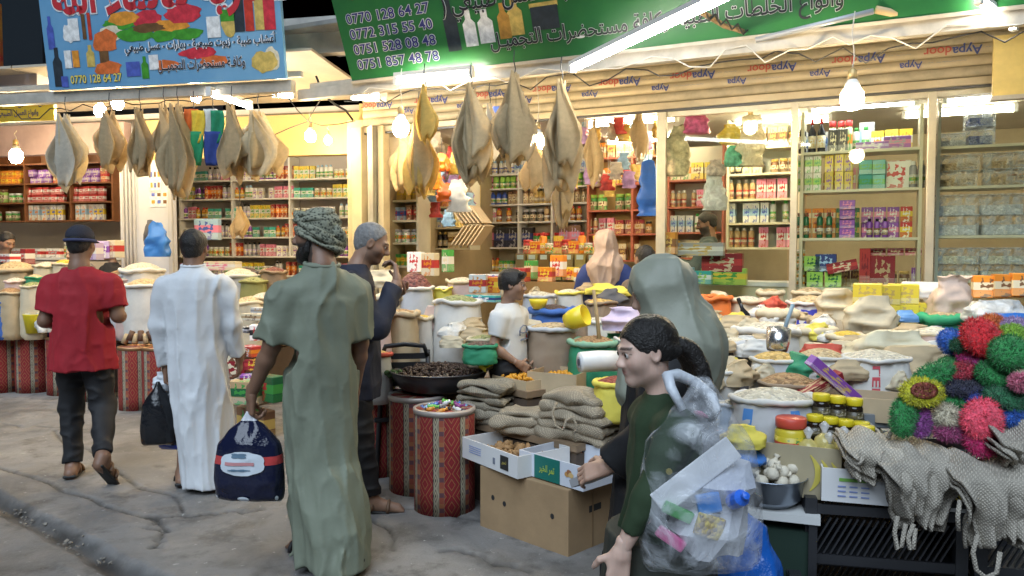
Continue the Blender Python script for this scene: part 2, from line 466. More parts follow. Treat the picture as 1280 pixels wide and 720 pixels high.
        for _ in range(smooth):
            S = np.zeros_like(V); Cn = np.zeros(len(V))
            for a, b in ((0, 1), (1, 2), (2, 3), (3, 0)):
                np.add.at(S, F[:, a], V[F[:, b]]); np.add.at(Cn, F[:, a], 1); np.add.at(S, F[:, b], V[F[:, a]]); np.add.at(Cn, F[:, b], 1)
            V = V * .45 + .55 * S / np.maximum(Cn, 1)[:, None]
        return V, F
def vf_mesh(name, parts, colfn=None, drop=None):
    """one smooth mesh out of [(V, F), ...]; colfn(V) -> rgb per vertex"""
    Vs, Fs, o = [], [], 0
    for V, F in parts:
        Vs.append(V); Fs.append(F + o); o += len(V)
    V, F = np.concatenate(Vs), np.concatenate(Fs)
    me = bpy.data.meshes.new(name)
    me.vertices.add(len(V)); me.vertices.foreach_set('co', V.astype(np.float32).ravel())
    me.loops.add(len(F) * 4); me.loops.foreach_set('vertex_index', F.astype(np.int32).ravel())
    me.polygons.add(len(F)); me.polygons.foreach_set('loop_start', np.arange(len(F), dtype=np.int32) * 4)
    me.polygons.foreach_set('use_smooth', [True] * len(F))
    me.update(calc_edges=True)
    if colfn is not None:
        a = me.color_attributes.new('Col', 'FLOAT_COLOR', 'POINT')
        c = np.ones((len(V), 4), np.float32); c[:, :3] = colfn(V); a.data.foreach_set('color', c.ravel())
    return me

# --- writing (Arabic letters joined by hand, laid out right to left)
_AR = {}
for base, forms in {'ا': 'FE8D', 'أ': 'FE83', 'إ': 'FE87', 'آ': 'FE81', 'ب': 'FE8F4', 'ة': 'FE93', 'ت': 'FE954', 'ث': 'FE994', 'ج': 'FE9D4', 'ح': 'FEA14', 'خ': 'FEA54', 'د': 'FEA9',
                    'ذ': 'FEAB', 'ر': 'FEAD', 'ز': 'FEAF', 'س': 'FEB14', 'ش': 'FEB54', 'ص': 'FEB94', 'ض': 'FEBD4', 'ط': 'FEC14', 'ظ': 'FEC54', 'ع': 'FEC94', 'غ': 'FECD4', 'ف': 'FED14',
                    'ق': 'FED54', 'ك': 'FED94', 'ل': 'FEDD4', 'م': 'FEE14', 'ن': 'FEE54', 'ه': 'FEE94', 'و': 'FEED', 'ى': 'FEEF', 'ي': 'FEF14', 'ئ': 'FE894', 'ء': 'FE80'}.items():
    _AR[base] = (int(forms[:4], 16), len(forms) == 5)
def arabic(t):
    t = t.replace('لا', '\u0001').replace('لأ', '\u0002'); out = []
    LIG = {'\u0001': 0xFEFB, '\u0002': 0xFEF7}
    isar = lambda c: c in _AR or c in LIG or c == 'ـ'
    dual = lambda c: c == 'ـ' or (c in _AR and _AR[c][1])
    for i, c in enumerate(t):
        p = t[i - 1] if i else ' '; n = t[i + 1] if i + 1 < len(t) else ' '
        jp = isar(p) and dual(p) and c != 'ء'; jn = isar(n) and dual(c) and n != 'ء'
        if c in LIG: out.append(chr(LIG[c] + (1 if jp else 0)))
        elif c == 'ـ' or c not in _AR: out.append({'(': ')', ')': '('}.get(c, c))
        else:
            b, du = _AR[c]
            if c == 'ء': out.append(chr(b))
            elif du: out.append(chr(b + (3 if jp and jn else 1 if jp else 2 if jn else 0)))
            else: out.append(chr(b + (1 if jp else 0)))
    return ''.join(out[::-1])
def text_mesh(name, body, size=1.0, align='CENTER', offset=0.0, shear=0, extrude=0.0, spacing=1.0):
    c = bpy.data.curves.new(name, 'FONT'); c.body = body; c.size = size; c.align_x = align; c.align_y = 'CENTER'
    c.offset = offset; c.shear = shear; c.extrude = extrude; c.resolution_u = 3; c.space_character = spacing
    o = bpy.data.objects.new(name, c); COL.objects.link(o)
    bpy.context.view_layer.update()
    me = bpy.data.meshes.new_from_object(o.evaluated_get(bpy.context.evaluated_depsgraph_get()))
    bpy.data.objects.remove(o); bpy.data.curves.remove(c)
    me.name = name
    return me
def fit(me, w, h=None):
    """scale a flat text mesh to width w (height h), centred"""
    n = len(me.vertices); a = np.zeros(n * 3, np.float32); me.vertices.foreach_get('co', a); a = a.reshape(-1, 3)
    lo, hi = a.min(0), a.max(0); a -= (lo + hi) / 2; sx = w / (hi[0] - lo[0]); sy = sx if h is None else h / (hi[1] - lo[1])
    a[:, 0] *= sx; a[:, 1] *= sy; me.vertices.foreach_set('co', a.ravel()); me.update(); return me
# === GROUND
def crack_lines():
    L = []
    rr = random.Random(5)
    for (p, q) in [((185, 650), (205, 690)), ((385, 575), (420, 625)), ((395, 620), (600, 650)), ((0, 532), (110, 540)), ((60, 540), (240, 640)), ((420, 600), (500, 690)), ((240, 500), (180, 560)), ((560, 690), (660, 720)), ((0, 585), (210, 668)), ((185, 650), (330, 640)), ((300, 560), (390, 580)), ((120, 505), (250, 500)), ((0, 500), (120, 505))]:
        a, b = onz(*p, 0), onz(*q, 0); n = 9; pts = []
        for i in range(n + 1):
            t = i / n; pts.append((a.x + (b.x - a.x) * t + rr.uniform(-.05, .05), a.y + (b.y - a.y) * t + rr.uniform(-.05, .05)))
        L.append(pts)
    return L
def seg_dist(x, y, a, b):
    dx, dy = b[0] - a[0], b[1] - a[1]; t = np.clip(((x - a[0]) * dx + (y - a[1]) * dy) / (dx * dx + dy * dy + 1e-9), 0, 1)
    return np.hypot(x - a[0] - dx * t, y - a[1] - dy * t)
def graded(lo, a, b, hi, step):
    m = np.arange(a, b, step); out = [a]; s = step
    while out[-1] > lo: s *= 1.5; out.append(out[-1] - s)
    out2 = [b]; s = step
    while out2[-1] < hi: s *= 1.5; out2.append(out2[-1] + s)
    return np.concatenate([np.array(out[1:])[::-1], m, np.array(out2)])
gx, gy = graded(-250, -4.6, 1.2, 250, .022), graded(-120, 3.0, 7.4, 250, .022)
GX, GY = np.meshgrid(gx, gy, indexing='ij')
gA, gB = onz(0, 628, 0), onz(170, 718, 0)      # the broken gutter
gd = (gB - gA).normalized()
sg = (GX - gA.x) * gd.y - (GY - gA.y) * gd.x    # + = street side
wob = .035 * (fbm(GX * 3, GY * 3, 0 * GX, 3)) * 2 + .02 * fbm(GX * 14, GY * 14, 0 * GX + 3, 2)
near = (np.abs(GX + 1.5) < 3.4) & (GY > 2.5) & (GY < 7.6)
GZ = .02 * fbm(GX * .8, GY * .8, 0 * GX, 3) + .0045 * fbm(GX * 11, GY * 11, 0 * GX + 9, 3)
prof = np.clip(1 - np.abs(sg + wob) / .075, 0, 1)
GZ = GZ - .045 * np.sqrt(prof) + .012 * np.clip(1 - np.abs(sg + wob - .16) / .05, 0, 1) * vnoise(GX * 9, GY * 9, 0 * GX)
ledge = np.clip((-(sg + wob) - .02) / .03, 0, 1); GZ = GZ + .018 * ledge
dirt = np.clip(1.3 - np.abs(sg + wob * 1.6 + .01) / .05, 0, .75) * (.5 + .7 * vnoise(GX * 8, GY * 8, 0 * GX)) + np.clip(sg * .5 + .12, 0, .4) * (sg > -.1) * vnoise(GX * 2.2, GY * 2.2, 0 * GX + 5)
for pts in crack_lines():
    for a, b in zip(pts[:-1], pts[1:]):
        dd = seg_dist(GX, GY, a, b); GZ = GZ - .02 * np.clip(1 - dd / .02, 0, 1); dirt = np.maximum(dirt, .9 * np.clip(1.2 - dd / .016, 0, 1) * (.4 + vnoise(GX * 12, GY * 12, 0 * GX)))
GZ = np.where(near, GZ, np.minimum(GZ * .3, .004)) - .006
mb = MB(); mb.sheet(np.stack([GX, GY, GZ], 2)[::-1])
def ground_mat():
    m = bpy.data.materials.new('worn_concrete'); m.use_nodes = True; nt = m.node_tree; b = nt.nodes['Principled BSDF']; L = nt.links.new
    tc = _n(nt, 'ShaderNodeTexCoord')
    def noise(sc, det=7, rough=.6, dist=0):
        n = _n(nt, 'ShaderNodeTexNoise'); n.inputs['Scale'].default_value = sc; n.inputs['Detail'].default_value = det; n.inputs['Roughness'].default_value = rough
        n.inputs['Distortion'].default_value = dist; L(tc.outputs['Object'], n.inputs['Vector']); return n.outputs[0]
    def ramp(s, a, b_):
        r = _n(nt, 'ShaderNodeMapRange'); r.inputs['From Min'].default_value = a; r.inputs['From Max'].default_value = b_; L(s, r.inputs[0]); return r.outputs[0]
    def mix(f, a, c, bt='MIX'):
        x = _n(nt, 'ShaderNodeMix', data_type='RGBA', blend_type=bt); L(f, x.inputs['Factor']) if not isinstance(f, float) else setattr(x.inputs['Factor'], 'default_value', f)
        for k, s in (('A', a), ('B', c)):
            if isinstance(s, tuple): x.inputs[k].default_value = (*s, 1)
            else: L(s, x.inputs[k])
        return x.outputs['Result']
    c = mix(ramp(noise(1.1, 8, .65, .6), .35, .68), (.13, .125, .12), (.29, .275, .26))
    c = mix(ramp(noise(4.2, 8, .7), .50, .68), c, (.09, .085, .08))
    c = mix(ramp(noise(0.7, 4, .6, 1.5), .55, .60), c, (.21, .205, .20))
    c = mix(ramp(noise(38, 4, .7), .62, .72), c, (.13, .12, .11))
    c = mix(ramp(noise(23, 3, .6, .5), .68, .73), c, (.42, .41, .39))
    vc = _n(nt, 'ShaderNodeVertexColor'); vc.layer_name = 'Dirt'; c = mix(vc.outputs[0], c, (.028, .026, .024))
    L(c, b.inputs['Base Color'])
    rr = ramp(noise(3, 5), .3, .75); mr = _n(nt, 'ShaderNodeMapRange'); mr.inputs['To Min'].default_value = .42; mr.inputs['To Max'].default_value = .85; L(rr, mr.inputs[0]); L(mr.outputs[0], b.inputs['Roughness'])
    bp = _n(nt, 'ShaderNodeBump'); bp.inputs['Strength'].default_value = .65; bp.inputs['Distance'].default_value = .012; L(noise(26, 8, .75), bp.inputs['Height']); L(bp.outputs[0], b.inputs['Normal'])
    return m
gm = mb.mesh('ground', True); ca = gm.color_attributes.new('Dirt', 'FLOAT_COLOR', 'POINT'); dc = np.ones((GX.size, 4), np.float32); dc[:, :3] = np.clip(np.where(near, dirt, 0)[::-1].reshape(-1, 1), 0, 1); ca.data.foreach_set('color', dc.ravel())
ground = struct(link('ground', gm, ground_mat()))
def ground_z(x, y): return 0.0
# litter lying in the gutter
rr = random.Random(2); lit = MB()
for i in range(46):
    t = rr.uniform(.05, 1.5); p = gA + gd * t * 1.0; off = rr.uniform(-.05, .05)
    s = rr.uniform(.005, .016)
    lit.box((p.x + gd.y * off, p.y - gd.x * off, -.022 + s * .2), (s * rr.uniform(.6, 1.6), s, s * .45), Euler((rr.uniform(-.5, .5), rr.uniform(-.5, .5), rr.uniform(0, 3))).to_matrix(), mi=rr.choice([0, 0, 0, 0, 1, 2]))
for i in range(110):
    p = onz(rr.uniform(0, 640), rr.uniform(520, 715), 0); s = rr.uniform(.003, .011)
    lit.box((p.x, p.y, .003), (s * rr.uniform(.8, 2.5), s, .004), Euler((0, 0, rr.uniform(0, 3))).to_matrix(), mi=rr.choice([0, 0, 1, 1, 2]))
tag(stuff(link('litter', lit, [M('litter_pale', (.24, .22, .19), .8), M('litter_brown', (.2, .14, .1), .8), M('litter_red', (.4, .12, .08), .5)])), 'loose litter and chips lying on the concrete and in the broken gutter', 'litter', kind='stuff')

# === THE TWO SHOPS: frames
B0 = Vector((.31, 7.42, 0)); FA = math.atan2(-.417, .909); UU = Vector((.909, -.417, 0)).normalized(); NN = Vector((.417, .909, 0)).normalized()
P0 = Vector((-1.55, 8.27, 0)); LA = R(-12); LU = Vector((math.cos(LA), math.sin(LA), 0)); LN = Vector((-math.sin(LA), math.cos(LA), 0))
def FR(u, v, z=0): return B0 + UU * u + NN * v + Vector((0, 0, z))
def FL(u, v, z=0): return P0 + LU * u + LN * v + Vector((0, 0, z))
def pf(px, py, v):            # pixel -> (u, z) on the right shop's plane v
    p = onplane(px, py, B0 + NN * v, NN); return (p - B0).dot(UU), p.z
def pl(px, py, v):
    p = onplane(px, py, P0 + LN * v, LN); return (p - P0).dot(LU), p.z

cream = M('cream_paint', (.46, .37, .22), .6, var=(3, .12), bump=(30, .15))
white_wall = M('white_plaster', (.54, .49, .42), .7, var=(2, .08))
floor_tile = M('shop_floor_tile', (.45, .42, .38), .35, var=(3, .1))
alu = M('aged_aluminium', (.72, .66, .5), .38, metal=.55, var=(6, .12))
dark_alu = M('dark_aluminium', (.12, .12, .12), .4, metal=.6)
yel_ply = M('yellowed_board', (.78, .62, .34), .5, var=(4, .14))

shop = thing('spice_shop', 'spice shop front with raised shutter, open doorway and glazed side bays', 'shop', B0, FA)
def sb(name, c, d, mat, parent=shop, rot=None, bev=0):
    mb = MB().box(c, d, rot); me = mb.mesh(name)
    if bev: bevel(me, bev)
    return link(name, me, mat, parent)
def uz(px, py, v): return pf(px, py, v)
uJ, _ = uz(455, 250, 0); uE = 4.9
u1, _ = uz(826, 250, 0); u2, _ = uz(992, 250, 0); u3, _ = uz(1163, 250, 0)
sb('floor', ((uJ + uE) / 2, 1.7, .05), (uE - uJ, 3.5, .1), floor_tile)
sb('back_wall', ((uJ + uE) / 2, 3.5, 1.8), (uE - uJ + .2, .12, 3.6), cream)
sb('side_wall', (uJ - .06, 1.85, 1.8), (.12, 3.3, 3.598), cream)
sb('side_wall', (uE + .06, 1.5, 1.8), (.12, 4.1, 3.598), white_wall)
sb('ceiling', ((uJ + uE) / 2, 1.74, 3.0), (uE - uJ - .01, 3.38, .06), white_wall)
sb('upper_wall', ((uJ + uE) / 2, .12, 4.15), (uE - uJ + .3, .16, 1.1), M('grey_render', (.35, .33, .3), .8, var=(2, .2)))
# shutter
zs0 = 2.86
slat_m = M('shutter_cream', (.60, .50, .33), .42, var=(5, .14), metal=.1)
slat_w = M('shutter_worn', (.50, .43, .30), .5, var=(7, .25), metal=.1)
sh = 9; hs_ = .082
prof_s = [(-.006, 0), (.012, .008), (.016, .04), (.012, .072), (-.006, .08)]
for i in range(sh):
    z = zs0 + .05 + i * hs_
    P = [[(uu, -.02 - y, z + zz) for uu in np.linspace(uJ + .02, uE - .02, 12)] for y, zz in prof_s]
    link('shutter_slat', MB().sheet(P, thick=.004), slat_m if i % 3 else slat_w, shop, smooth=True)
sb('shutter_bottom_bar', ((uJ + uE) / 2, -.02, zs0 + .012), (uE - uJ - .04, .05, .06), M('shutter_bar', (.6, .5, .33), .4, metal=.3, var=(3, .2)), bev=.006)
sb('shutter_seal', ((uJ + uE) / 2, -.02, zs0 - .028), (uE - uJ - .04, .03, .018), dark_alu)
tblue, tred = M('print_blue', (.06, .09, .32), .5), M('print_red', (.55, .12, .09), .5)
tgrey = M('print_grey', (.42, .39, .36), .6)
mA = fit(text_mesh('shutter_print', 'Aypa', offset=.018), .20); mD = fit(text_mesh('shutter_print', 'door', offset=.014), .19)
mA.materials.append(tblue); mD.materials.append(tred)
mS = fit(text_mesh('shutter_print', 'Aypa', offset=.015), .16); mS.materials.append(tblue)
mE = fit(text_mesh('shutter_print', '~~~ --'), .16); mE.materials.append(tgrey)
for row, (zi, n, off, big) in enumerate([(2, 11, .1, True), (1, 12, .38, False)]):
    z = zs0 + .05 + zi * hs_ + .042
    for k in range(n):
        uu = uJ + off + k * .66
        if uu > uE - .5: continue
        for me, du in ((mA if big else mS, .20), (mD, 0) if big else (mE, -.16), (mE, .40)):
            o = link('shutter_print', me, None, shop, loc=(uu + du, -.047, z), rot=(R(90), R(180), 0))
# front glazing
gl = bpy.data.materials.new('window_glass'); gl.use_nodes = True; nt = gl.node_tree; nt.nodes.remove(nt.nodes['Principled BSDF'])
tr = _n(nt, 'ShaderNodeBsdfTransparent'); tr.inputs[0].default_value = (.93, .97, .95, 1); gs = _n(nt, 'ShaderNodeBsdfGlossy'); gs.inputs['Roughness'].default_value = .03
fr = _n(nt, 'ShaderNodeFresnel'); fr.inputs[0].default_value = 1.22; mxs = _n(nt, 'ShaderNodeMixShader')
nt.links.new(fr.outputs[0], mxs.inputs[0]); nt.links.new(tr.outputs[0], mxs.inputs[1]); nt.links.new(gs.outputs[0], mxs.inputs[2]); nt.links.new(mxs.outputs[0], nt.nodes['Material Output'].inputs[0])
MATS['window_glass'] = gl
zg0 = .9
for uu, wd in ((u1, .085), (u2, .055), (u3, .06), (uE - .1, .07)):
    sb('mullion', (uu, .03, (zg0 + zs0) / 2), (wd, .07, zs0 - zg0 - .04), alu, bev=.005)
for a, b, zz in ((u1, uE - .1, zs0 - .055), (u1, uE - .1, zg0 + .03)):
    sb('glazing_rail', ((a + b) / 2, .035, zz), (b - a - .1, .05, .05), alu)
for a, b in ((u1, u2), (u2, u3), (u3, uE - .1)):
    sb('window_pane', ((a + b) / 2, .03, (zg0 + zs0) / 2 - .01), (b - a - .09, .008, zs0 - zg0 - .16), gl)
sb('dwarf_wall', ((u1 + uE) / 2, .06, zg0 / 2), (uE - u1, .16, zg0 - .02), cream)
# jamb of the doorway: yellowed posts and the shutter's guide rail
for (px, wd, dv, m) in ((452, .13, -.03, yel_ply), (470, .10, -.02, alu), (481, .07, -.015, yel_ply)):
    uu, _ = uz(px, 250, 0); sb('door_jamb', (uu, dv, 1.45), (wd, .12, 2.9), m, bev=.008)
uu, _ = uz(466, 250, -.1); sb('guide_rail', (uu, -.1, 1.45), (.035, .05, 2.9), alu, bev=.004)
uu, z_ = uz(503, 185, .02); u5, _ = uz(487, 185, .02); u6, _ = uz(528, 185, .02)
sb('transom_board', ((u5 + u6) / 2, .03, 2.56), (u6 - u5, .03, .45), M('tan_board', (.6, .46, .26), .5, var=(3, .1)))
# canopy over the stall: deck, front beam, brackets
steel = M('painted_steel', (.50, .46, .39), .5, metal=.2, var=(5, .25)); VB = -1.25
zb = uz(440, 106, VB)[1]
sb('canopy_deck', ((uJ + uE) / 2, VB / 2 - .02, 3.66), (uE - uJ + .4, -VB - .25, .04), M('canopy_sheet', (.3, .29, .27), .6, var=(3, .2)))
sb('canopy_beam', ((uJ + uE) / 2 + .2, VB, zb - .045), (uE - uJ, .07, .09), steel)
sb('canopy_beam', ((uJ + uE) / 2 + .2, VB + .16, zb + .06), (uE - uJ, .05, .06), steel)
for uu in (-1.3, .2, 1.7, 3.2, 4.5): sb('canopy_bracket', (uu, VB / 2 - .05, zb + .25), (.05, -VB - .2, .05), steel)
# ---------------- signs
def sign(name, label, root_p, rotz, tilt, w_, h_, board):
    o = thing(name, label, 'sign', root_p, rotz)
    b = link('board', MB().box((w_ / 2, .02, h_ / 2), (w_, .04, h_)), board, o, rot=(tilt, 0, 0))
    return o, b
def flat(parent, me, mat, x, z, y=-.004, rot=0):
    """lettering and prints lie on the board's front face"""
    return link('lettering' if me.name.startswith('t_') else me.name.split('.')[0], me, mat, parent, loc=(x, y, z), rot=(R(90), rot, 0))
BLK, WHT, YEL, REDT, NAVY = M('ink_black', (.02, .02, .03), .5), M('ink_white', (.85, .85, .85), .5), M('ink_yellow', (.85, .7, .12), .5), M('ink_red', (.55, .03, .04), .5), M('ink_navy', (.04, .04, .22), .5)
_tc = 0
def letter(parent, s, w_, x, z, mat, outline=None, h_=None, off=.012, ol=.03, y=-.004):
    global _tc; _tc += 1
    if outline is not None:
        a = text_mesh('t_o', s, offset=ol); b = text_mesh('t_i', s, offset=off)
        va = np.zeros(len(a.vertices) * 3, np.float32); a.vertices.foreach_get('co', va); va = va.reshape(-1, 3)
        vb = np.zeros(len(b.vertices) * 3, np.float32); b.vertices.foreach_get('co', vb); vb = vb.reshape(-1, 3)
        wa, wb = np.ptp(va[:, 0]), np.ptp(vb[:, 0]); ha, hb = np.ptp(va[:, 1]), np.ptp(vb[:, 1])
        fit(b, w_, h_); fit(a, w_ * wa / wb, None if h_ is None else h_ * ha / hb)
        flat(parent, a, outline, x, z, y); flat(parent, b, mat, x, z, y - .003)
    else: flat(parent, fit(text_mesh('t_i', s, offset=off), w_, h_), mat, x, z, y)
def disc_mesh(rx, rz, n=18, jag=0, seed=0):
    r = random.Random(seed); v = [(0, 0, 0)]; 
    for i in range(n):
        a = 2 * math.pi * i / n; k = 1 + r.uniform(-jag, jag); v.append((rx * math.cos(a) * k, rz * math.sin(a) * k, 0))
    me = bpy.data.meshes.new('printed_picture'); me.from_pydata(v, [], [(0, i + 1, (i + 1) % n + 1) for i in range(n)]); return me
def rect_mesh(w_, h_):
    me = bpy.data.meshes.new('printed_picture'); me.from_pydata([(-w_ / 2, -h_ / 2, 0), (w_ / 2, -h_ / 2, 0), (w_ / 2, h_ / 2, 0), (-w_ / 2, h_ / 2, 0)], [], [(0, 1, 2, 3)]); return me
def bottle_print(h_, w_):
    p = [(-.5, 0), (.5, 0), (.5, .62), (.22, .74), (.22, .98), (-.22, .98), (-.22, .74), (-.5, .62)]
    me = bpy.data.meshes.new('printed_picture'); me.from_pydata([(x * w_, (z - .5) * h_, 0) for x, z in p], [], [tuple(range(8))]); return me
def gradient_board(name, c1, c2, scale=1.2):
    return M(name, c1, .35, var=(scale, 1), col2=c2, coord='Object')
# green sign over the spice shop
sl_, sz_ = uz(440, 101, VB - .06)
sp = FR(sl_, VB - .06, sz_)
W2, H2 = 5.6, 1.25
gsign, gb = sign('shop_sign', 'green shop sign with phone numbers and black Arabic lettering above the shutter', sp, FA, R(24), W2, H2, gradient_board('sign_green', (.012, .11, .04), (.035, .20, .045)))
phones = ['0770 128 64 27', '0772 315 55 40', '0751 528 08 48', '0751 857 48 78']
for i, t in enumerate(phones): letter(gb, t, .80, .50 - .0 * i, .50 - i * .125, NAVY, WHT, off=.012, ol=.05, h_=.082)
letter(gb, arabic('بهارات - بخور - زيوت الأعشاب - عسل طبيعي ('), 2.75, 2.38, .48, BLK, WHT, h_=.25)
letter(gb, arabic('وأنواع الخلطات الطبية وكافة مستحضرات التجميـل'), 2.55, 2.65, .17, BLK, WHT, h_=.21)
rr = random.Random(11)
pr = lambda n, c: M('printed_' + n, c, .4, var=(14, .35))
pics = [pr('cream', (.75, .68, .5)), pr('amber', (.5, .26, .05)), pr('dark', (.03, .04, .05)), pr('gold', (.62, .45, .12)), pr('white', (.8, .8, .78)), pr('red', (.55, .05, .03)), pr('leaf', (.06, .3, .03)), pr('blue', (.08, .12, .45)), pr('orange', (.75, .3, .04)), pr('brown', (.16, .08, .03)), pr('chilli', (.6, .04, .06)), pr('paprika', (.68, .16, .04))]
for (x, z, kind, w_, h_, c) in [(.16, .80, 'd', .13, .10, 3), (.2, .68, 'd', .12, .07, 9), (.46, .78, 'b', .10, .30, 7), (.36, .74, 'd', .10, .09, 0), (.56, .76, 'd', .10, .09, 4), (.62, .84, 'b', .09, .26, 4), (.86, .80, 'r', .26, .22, 4), (1.12, .86, 'r', .18, .2, 8),
                                (1.06, .34, 'b', .12, .40, 2), (1.22, .30, 'b', .11, .28, 4), (1.36, .30, 'b', .13, .26, 4), (1.52, .32, 'b', .10, .27, 1), (1.62, .34, 'b', .12, .28, 3), (1.86, .30, 'r', .22, .17, 2), (1.86, .395, 'r', .23, .035, 3),
                                (4.02, .30, 'r', .24, .22, 2), (4.22, .30, 'r', .14, .18, 2), (4.02, .33, 'r', .2, .05, 7), (1.5, .80, 'd', .24, .13, 6), (1.8, .82, 'd', .3, .12, 6), (4.75, .27, 'd', .42, .17, 5), (4.5, .25, 'd', .15, .1, 10), (5.25, .3, 'd', .2, .2, 3), (4.45, .6, 'd', .3, .14, 6)]:
    me = disc_mesh(w_ / 2 if kind == 'd' else w_, h_ / 2, jag=.12, seed=int(x * 100)) if kind == 'd' else rect_mesh(w_, h_) if kind == 'r' else bottle_print(h_, w_)
    flat(gb, me, pics[c], x, z, -.003 - .0006 * rr.random())
for k in range(22): flat(gb, bottle_print(rr.uniform(.16, .26), rr.uniform(.07, .13)) if k % 3 else disc_mesh(.08, .06, jag=.15, seed=k), pics[rr.randrange(12)], 1.2 + k * .135, .74 + rr.uniform(-.03, .1), -.0024 - .0003 * (k % 3))
# bottom edging of the sign
link('sign_frame', MB().box((W2 / 2, .02, -.012), (W2 + .02, .06, .024)), steel, gb)
# red and yellow board further along the canopy
ux, zx = uz(1262, 30, VB - .3)
yb = thing('yellow_board', 'yellow metal panel hanging from the canopy end beside the shutter', 'panel', FR(*[pf(1250, 60, -.55)[0], -.55], pf(1250, 118, -.55)[1]), FA)
link('panel', MB().box((.13, 0, .19), (.34, .05, .42)), M('yellow_panel', (.75, .58, .2), .5, var=(4, .2)), yb)
link('frame', MB().box((.13, -.01, -.03), (.36, .07, .03)), steel, yb)
# left (blue) sign
VL = -1.5
a_, za = pl(62, 113, VL); b_, zb_ = pl(357, 98, VL)
WL = b_ - a_; HL = 1.15
bsign, bb = sign('shop_sign', 'light blue shop sign with red Arabic title and pictures of spices', FL(a_, VL, za), LA + R(0), R(7), WL, HL, gradient_board('sign_blue', (.09, .29, .52), (.22, .44, .64), .8))
letter(bb, arabic('عطارية ماشاء الله'), WL * 1.02, WL * .57, .80, REDT, WHT, h_=.50, off=.03, ol=.06)
letter(bb, arabic('أعشاب طبية - زيوت طبيعية - بهارات - عسل طبيعي'), WL * .62, WL * .665, .335, BLK, WHT, h_=.13, ol=.045)
letter(bb, arabic('وكافـة مستحضرات التجميــل'), WL * .36, WL * .665, .155, BLK, WHT, h_=.115, ol=.045)
letter(bb, '0770 128 64 27', WL * .225, WL * .215, .085, YEL, NAVY, h_=.075, ol=.04)
for (fx, z, kind, fw, h_, c) in [(.035, .52, 'b', .03, .30, 7), (.05, .21, 'b', .04, .36, 2), (.115, .5, 'd', .05, .16, 4), (.14, .53, 'r', .045, .2, 4), (.1, .27, 'r', .03, .16, 4), (.135, .27, 'r', .03, .15, 8), (.185, .55, 'r', .016, .22, 9), (.21, .55, 'r', .014, .24, 5), (.20, .29, 'b', .035, .2, 3),
                                 (.27, .41, 'd', .11, .20, 11), (.30, .47, 'd', .1, .14, 0), (.36, .60, 'd', .13, .13, 8), (.34, .55, 'd', .14, .10, 6), (.46, .57, 'd', .13, .17, 10), (.46, .50, 'd', .14, .08, 9), (.55, .49, 'd', .15, .14, 8), (.61, .60, 'd', .15, .16, 10), (.62, .43, 'd', .13, .10, 6), (.40, .45, 'd', .15, .13, 6), (.52, .42, 'd', .1, .1, 6),
                                 (.26, .33, 'b', .04, .26, 9), (.27, .17, 'd', .12, .12, 11), (.38, .15, 'r', .06, .13, 7), (.43, .16, 'b', .03, .2, 6), (.47, .2, 'r', .04, .13, 4), (.52, .17, 'd', .1, .09, 11), (.66, .26, 'd', .16, .10, 10), (.72, .18, 'd', .12, .1, 11), (.73, .47, 'r', .055, .18, 4), (.79, .48, 'd', .06, .2, 3), (.79, .56, 'r', .06, .1, 6),
                                 (.835, .585, 'r', .04, .34, 2), (.875, .585, 'r', .035, .34, 5), (.915, .585, 'r', .035, .33, 3), (.955, .585, 'r', .045, .34, 10), (.92, .15, 'd', .1, .18, 3), (.95, .17, 'd', .07, .2, 0), (.075, .07, 'r', .03, .1, 7)]:
    wv_ = fw * WL
    me = disc_mesh(wv_ / 2, h_ / 2, jag=.14, seed=int(fx * 997)) if kind == 'd' else rect_mesh(wv_, h_) if kind == 'r' else bottle_print(h_, wv_)
    flat(bb, me, pics[c], fx * WL, z, -.0028 - .0008 * rr.random() if kind != 'r' else -.0045)
# === LEFT SHOP
lshop = thing('herb_shop', 'herb shop with pale yellow lintel and canopy, left of the spice shop', 'shop', P0, LA)
def lb(name, c, d, mat, rot=None, bev=0): return sb(name, c, d, mat, lshop, rot, bev)
uL0 = -8.0
yel_wall = M('pale_yellow_paint', (.64, .46, .18), .6, var=(2, .08))
soff = M('soffit_panel', (.50, .43, .33), .6, var=(2, .18))
ud0, _ = pl(150, 300, .3); ud1, _ = pl(217, 300, .3)
lb('floor', ((uL0 - .15) / 2, 1.3, .05), (-uL0 - .15, 2.9, .1), floor_tile)
lb('back_wall', ((uL0 - .2) / 2, 2.85, 1.7), (-uL0 - .2, .12, 3.2), white_wall)
lb('lintel', (-1.6, .36, 2.9), (2.85, .12, .46), yel_wall)
lb('lintel', (-5.6, .36, 2.95), (4.8, .12, .36), M('mauve_board', (.45, .33, .33), .6, var=(3, .2)))
lb('ceiling', ((uL0 - .2) / 2, 1.6, 3.2), (-uL0 - .2, 2.4, .06), white_wall)
for k in range(9):
    lb('soffit_panel', (-.38 - k * .8, -.50, 3.34), (.785, 1.6, .025), soff, Matrix.Rotation(R(-4), 3, 'X'))
lb('canopy_beam', (-3.4, -1.42, za - .055), (6.6, .08, .1), steel)
lb('canopy_beam', (-3.4, -1.25, za + .09), (6.6, .05, .05), steel)
lb('parapet', (-.55, -.9, 3.62), (1.6, .12, .34), M('parapet_plaster', (.55, .52, .47), .8, var=(4, .2)))
lb('side_wall', (-.12, 1.5, 1.6), (.1, 2.6, 3.2), yel_wall)
lb('pillar', (-.13, .2, 1.5), (.24, .3, 3.0), yel_ply, bev=.01)
metal_w = M('white_steel_sheet', (.62, .64, .70), .45, var=(2, .1))
um = (ud0 + ud1) / 2
lb('steel_partition', (um, .34, 1.35), (ud1 - ud0, .05, 2.7), metal_w)
for k in range(4): lb('partition_rib', (ud0 + .06 + k * .05, .30, 1.35), (.022, .03, 2.7), M('rib_grey', (.5, .5, .52), .5))
